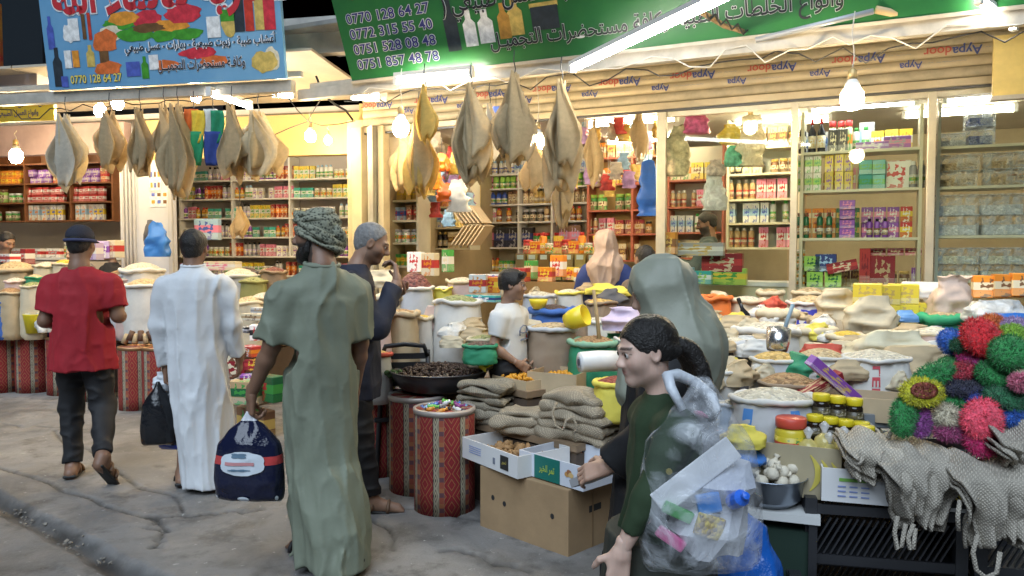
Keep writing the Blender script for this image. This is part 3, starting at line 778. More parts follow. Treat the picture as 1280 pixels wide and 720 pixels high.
lb('partition_rib', (ud1 - .03, .30, 1.35), (.05, .04, 2.7), M('rib_grey', (.5, .5, .52), .5))
pa, pb_ = Vector((ud1 - .10, .40, 0)), Vector((pl(212, 300, 2.75)[0], 2.75, 0)); dpw = pb_ - pa
lb('partition_wall', ((pa + pb_) / 2 + Vector((0, 0, 1.6)))[:], (.06, dpw.length, 3.1), white_wall, Matrix.Rotation(-math.atan2(dpw.x, dpw.y), 3, 'Z'))
pp = M('paper_print', (.75, .76, .8), .7, var=(30, .25))
for (px, py, w_, h_) in ((199, 248, .26, .20), (194, 225, .16, .3)):
    uu, zz = pl(px, py, .31); o = link('notice', MB().box((uu, .31, zz), (w_, .004, h_)), pp, lshop)
    for i in range(2):
        for j in range(3): link('notice_print', MB().box((uu - w_ * .3 + j * w_ * .3, .306, zz - h_ * .2 + i * h_ * .42), (w_ * .17, .002, h_ * .2)), [pics[8], pics[7], pics[9]][(i + j) % 3], lshop)
lb('side_wall', (uL0, .5, 1.7), (.1, 4, 3.2), white_wall)
# yellow signboard, dark shopfront and the grey beam at the far end
ys, zy = pl(-30, 154, -.9); ye, _ = pl(68, 154, -.9); zt = pl(60, 117, -.9)[1]
ysign, yb2 = sign('shop_sign', 'yellow signboard with two lines of small Arabic writing under grey beam', FL(ys, -.9, zy), LA, R(2), ye - ys, zt - zy, M('sign_yellow', (.82, .62, .06), .4, var=(2, .1)))
letter(yb2, arabic('مبيع كافة انواع الأعشاب - طبية'), (ye - ys) * .80, (ye - ys) * .53, (zt - zy) * .68, NAVY, h_=.10, y=-.005)
letter(yb2, arabic('وانواع العسل الطبيعي'), (ye - ys) * .52, (ye - ys) * .55, (zt - zy) * .27, NAVY, h_=.09, y=-.005)
gbm = thing('signboard_beam', 'grey boxed beam above the yellow signboard', 'beam', FL(ys - .3, -1.0, zt + .01), LA)
link('beam', MB().box(((ye - ys) / 2 + .15, 0, .10), (ye - ys + .3, .22, .2)), M('grey_mauve', (.36, .33, .36), .7, var=(3, .2)), gbm)
rsn = thing('shop_sign', 'red and yellow sign edge above the grey beam', 'sign', FL(pl(-40, 95, -1.2)[0], -1.2, zt + .23), LA)
link('board', MB().box((.2, 0, .3), (.42, .04, .62)), M('sign_orange', (.6, .3, .04), .5, var=(4, 1), col2=(.45, .05, .03)), rsn)
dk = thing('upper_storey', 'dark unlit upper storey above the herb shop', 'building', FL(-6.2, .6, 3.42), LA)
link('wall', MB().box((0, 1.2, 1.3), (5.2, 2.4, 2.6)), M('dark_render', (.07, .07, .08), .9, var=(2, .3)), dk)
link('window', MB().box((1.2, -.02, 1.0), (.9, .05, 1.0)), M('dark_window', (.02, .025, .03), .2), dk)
# === LAMPS
def lamp_mat(name, col, s): return M(name, (.9, .9, .9), .4, emit=(col, s))
L_WARM = lamp_mat('bulb_light', (1, .78, .46), 140); L_TUBE = lamp_mat('tube_light', (1, .95, .84), 42); L_IN = lamp_mat('ceiling_tube_light', (1, .84, .58), 24)
plast_w = M('white_plastic', (.75, .74, .7), .4); brass = M('lamp_socket', (.45, .33, .15), .4, metal=.4); wire_m = M('black_wire', (.03, .03, .03), .6)
wire_w = M('white_wire', (.6, .57, .5), .6)
def bulb(p, label, r=.055, cord=.3, group='bare bulbs over the goods'):
    o = thing('light_bulb', label, 'lamp', p, 0, group)
    link('bulb', MB().lathe([(.001, -r * 1.05), (r * .6, -r * .9), (r * .95, -r * .35), (r, .1 * r), (r * .95, r * .55), (r * .7, r * .95)], seg=14), L_WARM, o, smooth=True)
    link('neck', MB().lathe([(r * .71, r * .94), (r * .6, r * 1.4), (r * .38, r * 1.75)], seg=14), plast_w, o, smooth=True)
    link('socket', MB().lathe([(r * .36, r * 1.74), (r * .42, r * 1.8), (r * .4, r * 2.5), (r * .12, r * 2.8)], seg=10), brass, o, smooth=True)
    n = 7; link('cord', MB().tube([(.01 * math.sin(i * 1.3), .006 * math.cos(i), r * 2.7 + cord * i / (n - 1)) for i in range(n)], .004, 5), wire_w, o)
    return o
for px, py, Y, r, cord, lb_ in ((501, 161, 6.2, .066, .30, 'lit bare bulb hanging beside the yellow loofahs at the doorway'), (672, 178, 6.35, .06, .62, 'lit bare bulb hanging among the grey loofahs in the doorway'),
                                (1065, 124, 4.9, .070, .36, 'large lit bulb on a cord before the glass shelves'), (388, 171, 8.0, .055, .15, 'lit bulb on looped wire under the pale yellow lintel'),
                                (410, 176, 8.35, .04, .05, 'small dim bulb close to the pale yellow lintel'), (147, 130, 8.2, .06, .05, 'round lit bulb under the soffit behind the blue sign'), (125, 139, 8.3, .06, .03, 'lit bulb beside the round bulb under the soffit'),
                                (245, 122, 7.6, .05, .05, 'lit bulb above the rainbow coloured mitts'), (938, 160, 7.3, .062, .2, 'lit bulb inside the glazed bay near the mullion'), (20, 196, 8.6, .07, .1, 'lit lamp above the counter of the brown shelves')):
    bulb(at(px, py, Y), lb_, r, cord)
def tube_lamp(a, b, label, r=.016, mat=L_TUBE, batten=True, seg=10):
    a, b = Vector(a), Vector(b); d = (b - a); L_ = d.length; d.normalize()
    o = thing('tube_lamp', label, 'lamp', (a + b) / 2, d.to_track_quat('X', 'Z').to_euler())
    link('tube', MB().tube([(-L_ / 2, 0, 0), (L_ / 2, 0, 0)], r, seg), mat, o)
    for s in (-1, 1): link('end_cap', MB().box((s * (L_ / 2 + .018), 0, 0), (.034, r * 2.3, r * 2.3)), plast_w, o)
    if batten: link('batten', MB().box((0, 0, r * 1.9), (L_ + .06, r * 2.4, r * 1.4)), plast_w, o)
    return o
tube_lamp(onz(717, 86, 2.85), onz(916, -8, 2.85), 'long white tube lamp slung out across the green sign', .021)
tube_lamp(at(498, 101, 6.35), at(587, 92.5, 6.1), 'white tube lamp fixed under the edge of the green sign', .024)
tube_lamp(at(444, 121, 7.2), at(477, 123, 6.9), 'short tube lamp under the canopy near the yellow jamb', .028)
tube_lamp(onz(263, 117, 3.0), onz(311, 133, 3.0), 'slanting tube lamp under the soffit right of the blue sign', .022)
tube_lamp(at(346, 118, 7.6), at(364, 119, 7.7), 'tiny tube lamp at the soffit between the two signs', .028)
fl = tube_lamp(at(1226, 3, 4.7), at(1266, 33, 4.9), 'shaded tube lamp tilted down at the canopy end', .018)
for i, (uu, vv) in enumerate(((-1.2, 1.5), (.4, 2.2), (.6, .9), (2.0, 1.6), (3.6, 1.7))):
    tube_lamp(FR(uu - .45, vv, 2.92), FR(uu + .45, vv, 2.92), 'ceiling tube lamp inside the spice shop', .03, L_IN)
for i, (uu, vv) in enumerate(((-1.0, 1.4), (-2.2, 1.3), (-4.3, 1.4), (-6.0, 1.4))):
    tube_lamp(FL(uu - .45, vv, 3.1), FL(uu + .45, vv, 3.1), 'ceiling tube lamp inside the herb shop', .03, L_IN)
for o in list(COL.objects):
    if o.name.startswith('tube_lamp') and 'ceiling' in o.get('label', ''): o['group'] = 'ceiling tubes of ' + ('the spice shop' if 'spice' in o['label'] else 'the herb shop')
sl_lab = ['added strip light brightening the bay with boxed cosmetics', 'added strip light brightening the bay with clear bins']
for (a, b), lab in zip(((u2, u3), (u3, uE - .1)), sl_lab):
    tube_lamp(FR(a + .12, .24, zs0 - .075), FR(b - .12, .24, zs0 - .075), lab, .014, lamp_mat('added_strip_light', (.95, .98, 1), 26), batten=False)  # invented strip lamps, added to brighten the glazed bays
# loose wiring along the canopy beams
def wires(name, label, frame, vs, u0, u1_, z, seed):
    r = random.Random(seed); pts = []; n = 44
    for i in range(n):
        t = i / (n - 1); pts.append(frame(u0 + (u1_ - u0) * t + r.uniform(-.03, .03), vs + r.uniform(-.03, .03), z + r.uniform(-.045, .02) - (.07 if r.random() < .18 else 0)))
    return tag(link(name, MB().tube(pts, .0055, 5), wire_m if seed % 2 else wire_w, smooth=True), label, 'wire')
wires('cable', 'dark cable tied along the spice shop canopy beam', FR, VB + .02, -1.4, 4.4, zb - .11, 3)
wires('cable', 'pale sagging cable along the spice shop canopy beam', FR, VB - .055, -1.2, 4.4, zb - .07, 4)
wires('cable', 'dark cable looped along the herb shop canopy beam', FL, -1.40, -6.0, -.3, za - .13, 5)
wires('cable', 'pale cable on the inner herb shop beam', FL, -1.2, -5.5, -.2, za + .04, 8)
def hang(pts, label, r=.005): return tag(link('cable', MB().tube([at(*p) for p in pts], r, 5), wire_m, smooth=True), label, 'wire')
hang([(395, 95, 7.2), (404, 118, 7.3), (418, 130, 7.4), (432, 138, 7.5), (441, 150, 7.6)], 'bundle of dark wires dropping to the yellow jamb', .011)
hang([(360, 122, 7.6), (372, 138, 7.7), (386, 152, 7.9), (402, 157, 8.0), (424, 155, 8.0), (444, 151, 8.0)], 'wire swagged between soffit and jamb')
hang([(344, 168, 8.0), (362, 160, 8.0), (384, 152, 8.0), (402, 122, 7.6), (396, 104, 7.3)], 'thin wire feeding the bulb under the yellow lintel')
bq = thing('conduit_arm', 'rusty steel arm with wrapped wires holding the long tube lamp', 'bracket', at(905, 32, 5.2))
link('arm', MB().tube([at(872, 12, 4.7) - at(905, 32, 5.2), (0, 0, 0), at(955, 47, 5.6) - at(905, 32, 5.2)], .018, 7), M('rusty_steel', (.32, .22, .12), .7, metal=.3, var=(12, .4)), bq)
link('wire_wrap', MB().tube([at(880 + i * 7, 17 + i * 3 + (5 if i % 2 else -5), 4.78 + i * .075) - at(905, 32, 5.2) for i in range(10)], .007, 5), wire_m, bq, smooth=True)
pbr = thing('ceiling_pipe', 'pale conduit pipe elbow under the canopy end', 'pipe', at(1120, 17, 5.0))
link('pipe', MB().tube([at(1095, 12, 5.0) - at(1120, 17, 5.0), (0, 0, 0), at(1145, 21, 5.1) - at(1120, 17, 5.0)], .026, 8), M('conduit_tan', (.6, .45, .25), .5), pbr, smooth=True)
link('pipe', MB().tube([at(945, 50, 5.3) - at(1120, 17, 5.0), at(1092, 14, 4.9) - at(1120, 17, 5.0)], .02, 8), M('conduit_grey', (.4, .42, .45), .4, metal=.3), pbr, smooth=True)

# === PRODUCTS ON THE SHELVES
C = dict(red=(.55, .05, .05), white=(.8, .8, .78), cream=(.78, .7, .5), blue=(.06, .12, .5), lblue=(.35, .55, .75), green=(.07, .38, .08), lgreen=(.35, .62, .12), dgreen=(.02, .14, .06), yellow=(.82, .62, .06), orange=(.8, .28, .03), purple=(.25, .08, .42), lilac=(.55, .45, .7),
         pink=(.75, .25, .4), black=(.02, .02, .025), brown=(.2, .1, .05), tan=(.55, .4, .22), teal=(.05, .4, .38), gold=(.6, .42, .12), grey=(.4, .4, .42), dred=(.28, .02, .03), amber=(.55, .25, .04), navy=(.03, .05, .2))
def pk(a, b, c): return pack('pack_%s_%s_%s' % (a, b, c), C[a], C[b], C[c])
def pl_(c, rough=.3): return M('gloss_' + c, C[c], rough, rnd=.15)
_pc = {}
nm_ = lambda c: {'lblue': 'light blue', 'lgreen': 'lime', 'dgreen': 'dark green', 'dred': 'dark red'}.get(c, c)
def P_box(w_, d_, h_, a, b, c):
    k = ('box', w_, d_, h_, a, b, c)
    if k not in _pc:
        nm = 'packet' if h_ > 1.6 * w_ else 'carton'; me = MB().box((0, 0, h_ / 2), (w_, d_, h_)).mesh(nm); bevel(me, min(w_, h_) * .03, 1); me.materials.append(pk(a, b, c)); _pc[k] = (nm, [me], w_, nm_(a) + (' box' if a == b else ' and %s box' % nm_(b)))
    return _pc[k]
def P_bottle(r, h_, body, cap, label, shape=0):
    k = ('bt', r, h_, body, cap, label, shape)
    if k not in _pc:
        neck = {0: [(r, .62), (r * .4, .76), (r * .36, .84)], 1: [(r, .78), (r * .75, .84), (r * .5, .85)], 2: [(r * .98, .8), (r * .5, .88), (r * .5, .9)]}[shape]
        b = MB().lathe([(r * .9, 0), (r, .02 * h_)] + [(q, z * h_) for q, z in neck], seg=12).mesh('bottle', True); b.materials.append(M('gloss_' + body, C[body], .22, rnd=.12))
        cr = neck[-1][0] * 1.15; z0 = neck[-1][1] * h_
        c_ = MB().lathe([(cr, z0), (cr, h_ * .985), (cr * .9, h_)], seg=10).mesh('cap', True); c_.materials.append(pl_(cap))
        l_ = MB().lathe([(r * 1.02, .14 * h_), (r * 1.02, .5 * h_)], seg=12).mesh('label', True); l_.materials.append(pk(label, 'white', 'gold') if label != 'white' else pk('white', 'green', 'gold'))
        _pc[k] = ('bottle', [b, c_, l_], 2 * r, '%s bottle with %s cap' % (nm_(body), nm_(cap)))
    return _pc[k]
def P_jar(r, h_, body, lid):
    k = ('jar', r, h_, body, lid)
    if k not in _pc:
        b = MB().lathe([(r * .92, 0), (r, .04 * h_), (r, .72 * h_), (r * .86, .8 * h_)], seg=12).mesh('jar', True); b.materials.append(pk(body, 'cream', 'brown') if body not in ('cream', 'white') else pk(body, 'orange', 'green'))
        c_ = MB().lathe([(r * .95, .8 * h_), (r * .95, .98 * h_), (r * .85, h_)], seg=12).mesh('lid', True); c_.materials.append(pl_(lid))
        _pc[k] = ('jar', [b, c_], 2 * r, '%s jar with %s lid' % (nm_(body), nm_(lid)))
    return _pc[k]
def P_bin(w_, d_, h_, content):
    k = ('bin', w_, d_, h_, content)
    if k not in _pc:
        m = MB(); t = .006; W, D = w_ / 2, d_ / 2
        for c_, dd in (((0, -D, h_ * .42), (w_, t, h_ * .84)), ((0, D, h_ * .42), (w_, t, h_ * .84)), ((-W, 0, h_ * .42), (t, d_ - t, h_ * .84)), ((W, 0, h_ * .42), (t, d_ - t, h_ * .84)), ((0, 0, t), (w_ - t, d_ - t, t))): m.box(c_, dd)
        b = m.mesh('bin'); b.materials.append(film('clear_box', (.75, .8, .84), .94, .2, 14))
        l_ = MB().box((0, 0, h_ * .88), (w_ + .015, d_ + .015, h_ * .07)).mesh('lid'); bevel(l_, .006); l_.materials.append(film('clear_lid', (.75, .78, .82), .6, .25, 20))
        g = MB().box((0, 0, h_ * .24), (w_ - .03, d_ - .03, h_ * .42)).mesh('contents'); g.materials.append(grains('grain_' + content, [C[content], tuple(x * .6 for x in C[content]), tuple(min(.8, x * 1.3) for x in C[content])], 55))
        _pc[k] = ('storage_bin', [b, l_, g], w_, 'clear bin')
    return _pc[k]
CATS = {'carton': 'box', 'bottle': 'bottle', 'jar': 'jar', 'storage_bin': 'bin', 'packet': 'packet'}
def place(proto, loc, rot, label, group, parts=True, sc=1):
    name, mes = proto[:2]
    o = link(name, mes[0], None, None, loc, rot); tag(o, label, CATS[name], group)
    if sc != 1: o.scale = (sc,) * 3
    for me in mes[1:]: link(me.name.split('.')[0], me, None, o)
    return o
def row(frame, fa, u0, u1_, v, z, items, label, seed=0, gap=.008, stack=1, jitter=.13):
    """a shelf row from u0 to u1 at height z; items are drawn in runs"""
    r = random.Random(seed); u = u0; k = 0; n = 0
    kindword = {}
    while True:
        p = items[k % len(items)] if isinstance(items, list) else items(r)
        run = r.randint(2, 4) if isinstance(items, list) and len(items) > 1 else 1
        for _ in range(run):
            if u + p[2] > u1_: return n
            h_ = max(vt.co.z for vt in p[1][0].vertices)
            for s in range(stack):
                lab = label.replace('{}', p[3])
                place(p, frame(u + p[2] / 2, v + r.uniform(-.02, .03), z + s * (h_ + .0015)), fa + r.uniform(-jitter, jitter), lab, lab)
            u += p[2] + gap * r.uniform(.2, 2.2) + (p[2] * .8 if r.random() < .06 else 0); n += 1
        k += 1

def shelf_unit(name, label, frame, fa, u0, u1_, v0, v1, zs, mat, back=None, ups=None, top=None, th=.022, base=None):
    """boards at heights zs, uprights at ups; built in the shop's own frame"""
    o = thing(name, label, 'shelf', frame(u0, v0, 0), fa)
    W, D = u1_ - u0, v1 - v0; z0 = min(zs) - th if base is None else base; z1 = top or max(zs) + .35
    for z in zs: link('shelf_board', MB().box((W / 2, D / 2, z - th / 2), (W - .002, D, th)), mat, o)
    for uu in (ups or [u0 + .012, u1_ - .012]): link('upright', MB().box((uu - u0, D / 2 - .004, (z0 + z1) / 2), (.024, D + .006, z1 - z0)), mat, o)
    if back: link('back_panel', MB().box((W / 2, D + .012, (z0 + z1) / 2), (W, .012, z1 - z0)), back, o)
    return o
cream_sh = M('cream_shelf', (.70, .66, .50), .4, var=(4, .08)); brown_sh = M('brown_wood', (.25, .10, .04), .45, var=(5, .2)); red_sh = M('red_wood', (.42, .12, .07), .45, var=(5, .15)); white_sh = M('white_shelf', (.78, .78, .76), .4)
back_pale = M('pale_green_back', (.66, .70, .64), .5); back_blue = M('pale_blue_back', (.5, .62, .68), .5)

# ---- glazed bay with cosmetics (between the second and third mullion)
VS = .16
zz = [pf(1075, y, VS)[1] for y in (187, 236, 297, 360)]; zz.append(pf(1075, 405, VS)[1])
ua, ub = u2 + .04, u3 - .05
shelf_unit('display_shelf', 'cream display shelves of boxed cosmetics behind the glass', FR, FA, ua, ub, VS, VS + .30, zz, cream_sh, None, top=zs0 - .1, ups=[ua + .012, ub - .012])
ins = lambda px: pf(px, 240, VS + .1)[0]
vI = VS + .10
g1 = lambda s: '%s behind the glass' % s
row(FR, FA, ins(997), ins(1034), vI, zz[0], [P_bottle(.032, .29, 'black', 'red', 'cream')], g1('dark bottle with red cap and cream label on the top display shelf'), 1)
row(FR, FA, ins(1034), ins(1066), vI - .02, zz[0], [P_box(.075, .05, .19, 'black', 'black', 'cream')], g1('black boxed hair dye with portrait on the top display shelf'), 2)
row(FR, FA, ins(1034), ins(1066), vI + .12, zz[0], [P_jar(.03, .28, 'cream', 'red')], g1('tall jar with red lid at the back of the top display shelf'), 3)
place(P_box(.25, .12, .065, 'purple', 'lilac', 'white'), FR(ins(1089), vI, zz[0]), FA, 'flat purple box at the front of the top display shelf', None)
place(P_box(.2, .12, .10, 'purple', 'pink', 'grey'), FR(ins(1120), vI, zz[0]), FA, 'dark pink flat box beside the flat purple box', None)
place(P_box(.12, .04, .26, 'grey', 'lblue', 'white'), FR(ins(1082), vI + .17, zz[0]), FA, 'grey blue panel box standing at the back of the top shelf', None)
row(FR, FA, ins(1126), ins(1143), vI + .05, zz[0] + .10, [P_box(.14, .12, .075, 'navy', 'grey', 'lblue')], g1('navy box in the stack above the dark pink box'), 4, stack=4)
row(FR, FA, ins(1144), ins(1160), vI, zz[0], [P_box(.10, .12, .09, 'black', 'lgreen', 'grey')], g1('black and lime box in the stack at the upright'), 5, stack=4)
row(FR, FA, ins(996), ins(1031), vI, zz[1], [P_box(.062, .05, .155, 'white', 'lgreen', 'green')], g1('white and green soap box on the second display shelf'), 6, stack=2)
row(FR, FA, ins(1031), ins(1072), vI, zz[1], [P_box(.068, .05, .155, 'yellow', 'yellow', 'purple')], g1('yellow box with purple print on the second display shelf'), 7, stack=2)
row(FR, FA, ins(1073), ins(1107), vI, zz[1], [P_box(.10, .07, .12, 'teal', 'green', 'teal')], g1('teal green box on the second display shelf'), 8, stack=2)
place(P_box(.23, .03, .24, 'white', 'white', 'red'), FR(ins(1120), vI + .1, zz[1]), FA, 'white card with red heading on the second display shelf', None)
row(FR, FA, ins(1136), ins(1157), vI, zz[1], [P_bottle(.028, .22, 'grey', 'white', 'white', 1)], g1('grey bottle with white cap on the second display shelf'), 9)
row(FR, FA, ins(996), ins(1050), vI + .02, zz[2], [P_bottle(.025, .22, 'dgreen', 'brown', 'brown', 1), P_bottle(.028, .17, 'amber', 'gold', 'orange', 1), P_jar(.03, .11, 'brown', 'dred')], g1('small {} on the third display shelf'), 10, gap=.012)
row(FR, FA, ins(1050), ins(1072), vI, zz[2], [P_box(.12, .08, .078, 'purple', 'purple', 'pink')], g1('purple box with pink oval in the stack on the third shelf'), 11, stack=4)
row(FR, FA, ins(1075), ins(1082), vI, zz[2], [P_box(.06, .08, .085, 'dgreen', 'green', 'gold')], g1('dark green box in the narrow stack on the third shelf'), 12, stack=4)
row(FR, FA, ins(1084), ins(1122), vI, zz[2], [P_bottle(.022, .16, 'purple', 'black', 'brown', 1), P_jar(.035, .13, 'orange', 'gold'), P_box(.08, .06, .20, 'tan', 'orange', 'brown')], g1('{} between the stacks on the third shelf'), 13)
row(FR, FA, ins(1122), ins(1140), vI, zz[2], [P_box(.13, .08, .12, 'dgreen', 'teal', 'green')], g1('green carton with orange carton above on the third shelf'), 14, stack=2)
row(FR, FA, ins(1141), ins(1159), vI, zz[2], [P_box(.11, .08, .07, 'purple', 'navy', 'pink')], g1('violet box in the stack beside the upright on the third shelf'), 15, stack=5)
row(FR, FA, ins(995), ins(1010), vI + .04, zz[3], [P_jar(.042, .075, 'cream', 'white')], g1('cream tub in the stack at the bottom display shelf corner'), 16, stack=5)
row(FR, FA, ins(1010), ins(1072), vI, zz[3], [P_box(.13, .08, .13, 'lgreen', 'lgreen', 'dgreen')], g1('lime green tea tin box on the bottom display shelf'), 17)
place(P_box(.13, .08, .13, 'lgreen', 'lgreen', 'dgreen'), FR(ins(1017), vI, zz[3] + .135), FA, 'single lime green tea box stacked on the others', None)
place(P_box(.17, .08, .15, 'navy', 'navy', 'lblue'), FR(ins(1034), vI, zz[3] + .132), FA, 'navy carton on top of the lime green boxes', None)
place(P_box(.24, .08, .09, 'dred', 'red', 'cream'), FR(ins(1056), vI - .02, zz[3] + .132), (0, R(-12), FA), 'tilted red carton lying over the lime green boxes', None)
place(P_box(.085, .09, .33, 'red', 'red', 'dred'), FR(ins(1083), vI, zz[3]), FA, 'tall plain red box on the bottom display shelf', None)
row(FR, FA, ins(1089), ins(1136), vI, zz[3], [P_box(.19, .08, .27, 'dred', 'dred', 'tan')], g1('dark red box with woman portrait on the bottom display shelf'), 18)
row(FR, FA, ins(1136), ins(1160), vI, zz[3], [P_box(.17, .08, .27, 'black', 'dred', 'cream')], g1('black and red portrait box on the bottom display shelf'), 19)
row(FR, FA, ins(1089), ins(1160), vI + .1, zz[3] + .272, [P_box(.12, .06, .06, 'pink', 'dred', 'cream')], g1('small pink carton laid on the portrait boxes'), 20)
# ---- glazed bay of clear bins
ua2, ub2 = u3 + .05, uE - .16
zz3 = [pf(1222, y, VS)[1] for y in (181, 232, 294)]; zz3.append(pf(1222, 350, VS)[1])
shelf_unit('display_shelf', 'cream display shelves of clear storage bins behind the glass', FR, FA, ua2, ub2, VS, VS + .32, zz3, cream_sh, None, top=zs0 - .1)
i3 = lambda px: pf(px, 240, VS + .12)[0]
row(FR, FA, i3(1168), i3(1215), VS + .17, zz3[0], [P_bin(.20, .2, .12, 'grey')], g1('low clear bin with dark goods on the top shelf'), 21, stack=1)
row(FR, FA, i3(1205), i3(1262), VS + .15, zz3[0], [P_bin(.19, .2, .17, 'navy'), P_bin(.21, .2, .14, 'brown')], g1('clear bin of dark packets stacked on the top shelf'), 22, stack=2)
for z, st, cs, sd, lab in ((zz3[1], 2, ('tan', 'cream', 'grey'), 23, 'clear bin of dark herbs on the second shelf'), (zz3[2], 2, ('white', 'tan', 'amber'), 24, 'clear bin of seeds on the third shelf'), (zz3[3], 2, ('cream', 'tan', 'lblue'), 25, 'clear bin of greenish herbs on the lowest shelf')):
    row(FR, FA, i3(1167), i3(1300), VS + .16, z, [P_bin(.31, .24, .145 if z != zz3[2] else .185, c) for c in cs], g1(lab), sd, stack=st, gap=.02)
row(FR, FA, i3(1258), i3(1300), VS + .1, zz3[1], [P_jar(.035, .09, 'cream', 'amber')], g1('small jar with amber lid in front of the second shelf bins'), 26)

# ---- shelves seen through the first pane
vM = 1.15
mz = [pf(950, y, vM)[1] for y in (183, 216, 248, 278, 309)]
um0, um1 = pf(908, 250, vM)[0], pf(1000, 250, vM)[0]
shelf_unit('wall_shelf', 'cream wall shelves behind the man at the glass', FR, FA, um0, um1, vM, vM + .3, mz, cream_sh, back_pale, top=2.9)
iM = lambda px: pf(px, 250, vM + .1)[0]
mixA = [P_bottle(.03, .2, 'black', 'gold', 'cream', 1), P_box(.09, .06, .2, 'cream', 'brown', 'gold'), P_jar(.04, .14, 'brown', 'gold'), P_box(.07, .05, .17, 'purple', 'lilac', 'white'), P_bottle(.03, .22, 'cream', 'gold', 'tan', 0)]
mixB = [P_bottle(.03, .2, 'tan', 'white', 'red', 1), P_box(.09, .06, .2, 'pink', 'white', 'red'), P_box(.12, .06, .17, 'dred', 'cream', 'gold'), P_jar(.04, .15, 'amber', 'black')]
mixC = [P_box(.08, .06, .2, 'white', 'lblue', 'blue'), P_bottle(.03, .22, 'white', 'green', 'green', 1), P_box(.1, .06, .18, 'yellow', 'white', 'orange'), P_bottle(.028, .2, 'lilac', 'purple', 'purple', 2), P_jar(.04, .14, 'white', 'pink')]
mixD = [P_box(.1, .06, .2, 'orange', 'cream', 'red'), P_jar(.045, .16, 'yellow', 'red'), P_bottle(.035, .2, 'amber', 'red', 'yellow', 1), P_box(.07, .06, .16, 'green', 'white', 'yellow'), P_bottle(.03, .22, 'black', 'gold', 'gold')]
for z, mx_, sd, wd in zip(mz, (mixA, mixA, mixB, mixC, mixB), range(31, 36), ('top', 'second', 'third', 'fourth', 'lowest')):
    row(FR, FA, iM(910), iM(997), vM + .1, z, mx_, '{} on the %s cream shelf behind the first pane' % wd, sd)
row(FR, FA, iM(962), iM(992), vM - .12, pf(960, 336, vM - .12)[1], [P_box(.24, .12, .06, 'green', 'teal', 'green')], 'green carton in the stack at the foot of the cream shelves', 36, stack=4)

for z, its, sd, wd in zip(zz, (mixC, mixB, [P_box(.09, .06, .13, a, b, c) for a, b, c in (('orange', 'cream', 'red'), ('dgreen', 'gold', 'green'), ('purple', 'pink', 'white'), ('red', 'yellow', 'white'), ('tan', 'brown', 'cream'))], mixA), range(131, 135), ('top', 'second', 'third', 'bottom')): row(FR, FA, ins(999), ins(1157), vI + .15, z, its, '{} at the back of the %s display shelf behind the glass' % wd, sd, stack=2 if wd == 'third' else 1)
# ---- back wall of the spice shop
vB = 3.05
bz = [pf(640, y, vB)[1] for y in (217, 235, 255, 277, 309, 340)]
ub0, ub1 = pf(566, 260, vB)[0], pf(742, 260, vB)[0]
shelf_unit('wall_shelf', 'pale shelves of bottles along the back wall', FR, FA, ub0, ub1, vB, vB + .3, bz, white_sh, M('warm_back', (.7, .62, .48), .6), top=2.75, ups=[ub0 + .02, pf(606, 260, vB)[0], pf(648, 260, vB)[0], pf(690, 260, vB)[0], ub1 - .02])
iB = lambda px: pf(px, 260, vB + .1)[0]
for z, its, sd, wd in ((bz[0], [P_bottle(.04, .2, 'white', 'lblue', 'blue', 1), P_box(.12, .06, .18, 'white', 'lblue', 'blue')], 41, 'top'), (bz[1], [P_bottle(.042, .205, 'lgreen', 'green', 'green', 1), P_bottle(.042, .205, 'pink', 'dred', 'dred', 1)], 42, 'second'),
                       (bz[2], [P_jar(.04, .19, 'tan', 'brown'), P_bottle(.035, .2, 'gold', 'black', 'tan', 2), P_bottle(.04, .18, 'blue', 'navy', 'white', 1)], 43, 'third'), (bz[3], [P_bottle(.04, .21, 'tan', 'brown', 'brown', 1), P_box(.1, .06, .2, 'white', 'pink', 'grey'), P_bottle(.04, .2, 'amber', 'red', 'dred', 1), P_jar(.05, .17, 'black', 'grey')], 44, 'fourth'),
                       (bz[4], [P_box(.16, .1, .3, 'brown', 'pink', 'lilac'), P_box(.2, .1, .28, 'black', 'navy', 'grey'), P_jar(.06, .2, 'green', 'red')], 45, 'fifth'), (bz[5], mixD, 46, 'lowest')):
    row(FR, FA, iB(570), iB(740), vB + .1, z, its, '{} on the %s pale shelf of the back wall' % wd, sd, gap=.006)
# ---- red wood shelves right of the doorway view
vR = 2.35
rz = [pf(775, y, vR)[1] for y in (196, 229, 262, 292, 325)]
ur0, ur1 = pf(733, 260, vR)[0], pf(835, 260, vR)[0]
shelf_unit('wall_shelf', 'red brown wooden shelves beside the first mullion', FR, FA, ur0, ur1, vR, vR + .3, rz, red_sh, yel_wall, top=2.8, ups=[ur0 + .02, pf(790, 260, vR)[0], ur1 - .02])
iR = lambda px: pf(px, 260, vR + .1)[0]
for z, its, sd, wd in zip(rz, ([P_box(.12, .1, .2, 'orange', 'cream', 'brown'), P_box(.1, .1, .22, 'tan', 'gold', 'red')], mixD, [P_jar(.06, .2, 'green', 'lgreen'), P_bottle(.045, .22, 'tan', 'white', 'brown', 1), P_bottle(.045, .24, 'black', 'tan', 'gold', 0)], mixB + mixD, mixA), range(51, 56), ('top', 'second', 'third', 'fourth', 'lowest')):
    row(FR, FA, iR(735), iR(830), vR + .1, z, its, '{} on the %s red brown wooden shelf' % wd, sd)
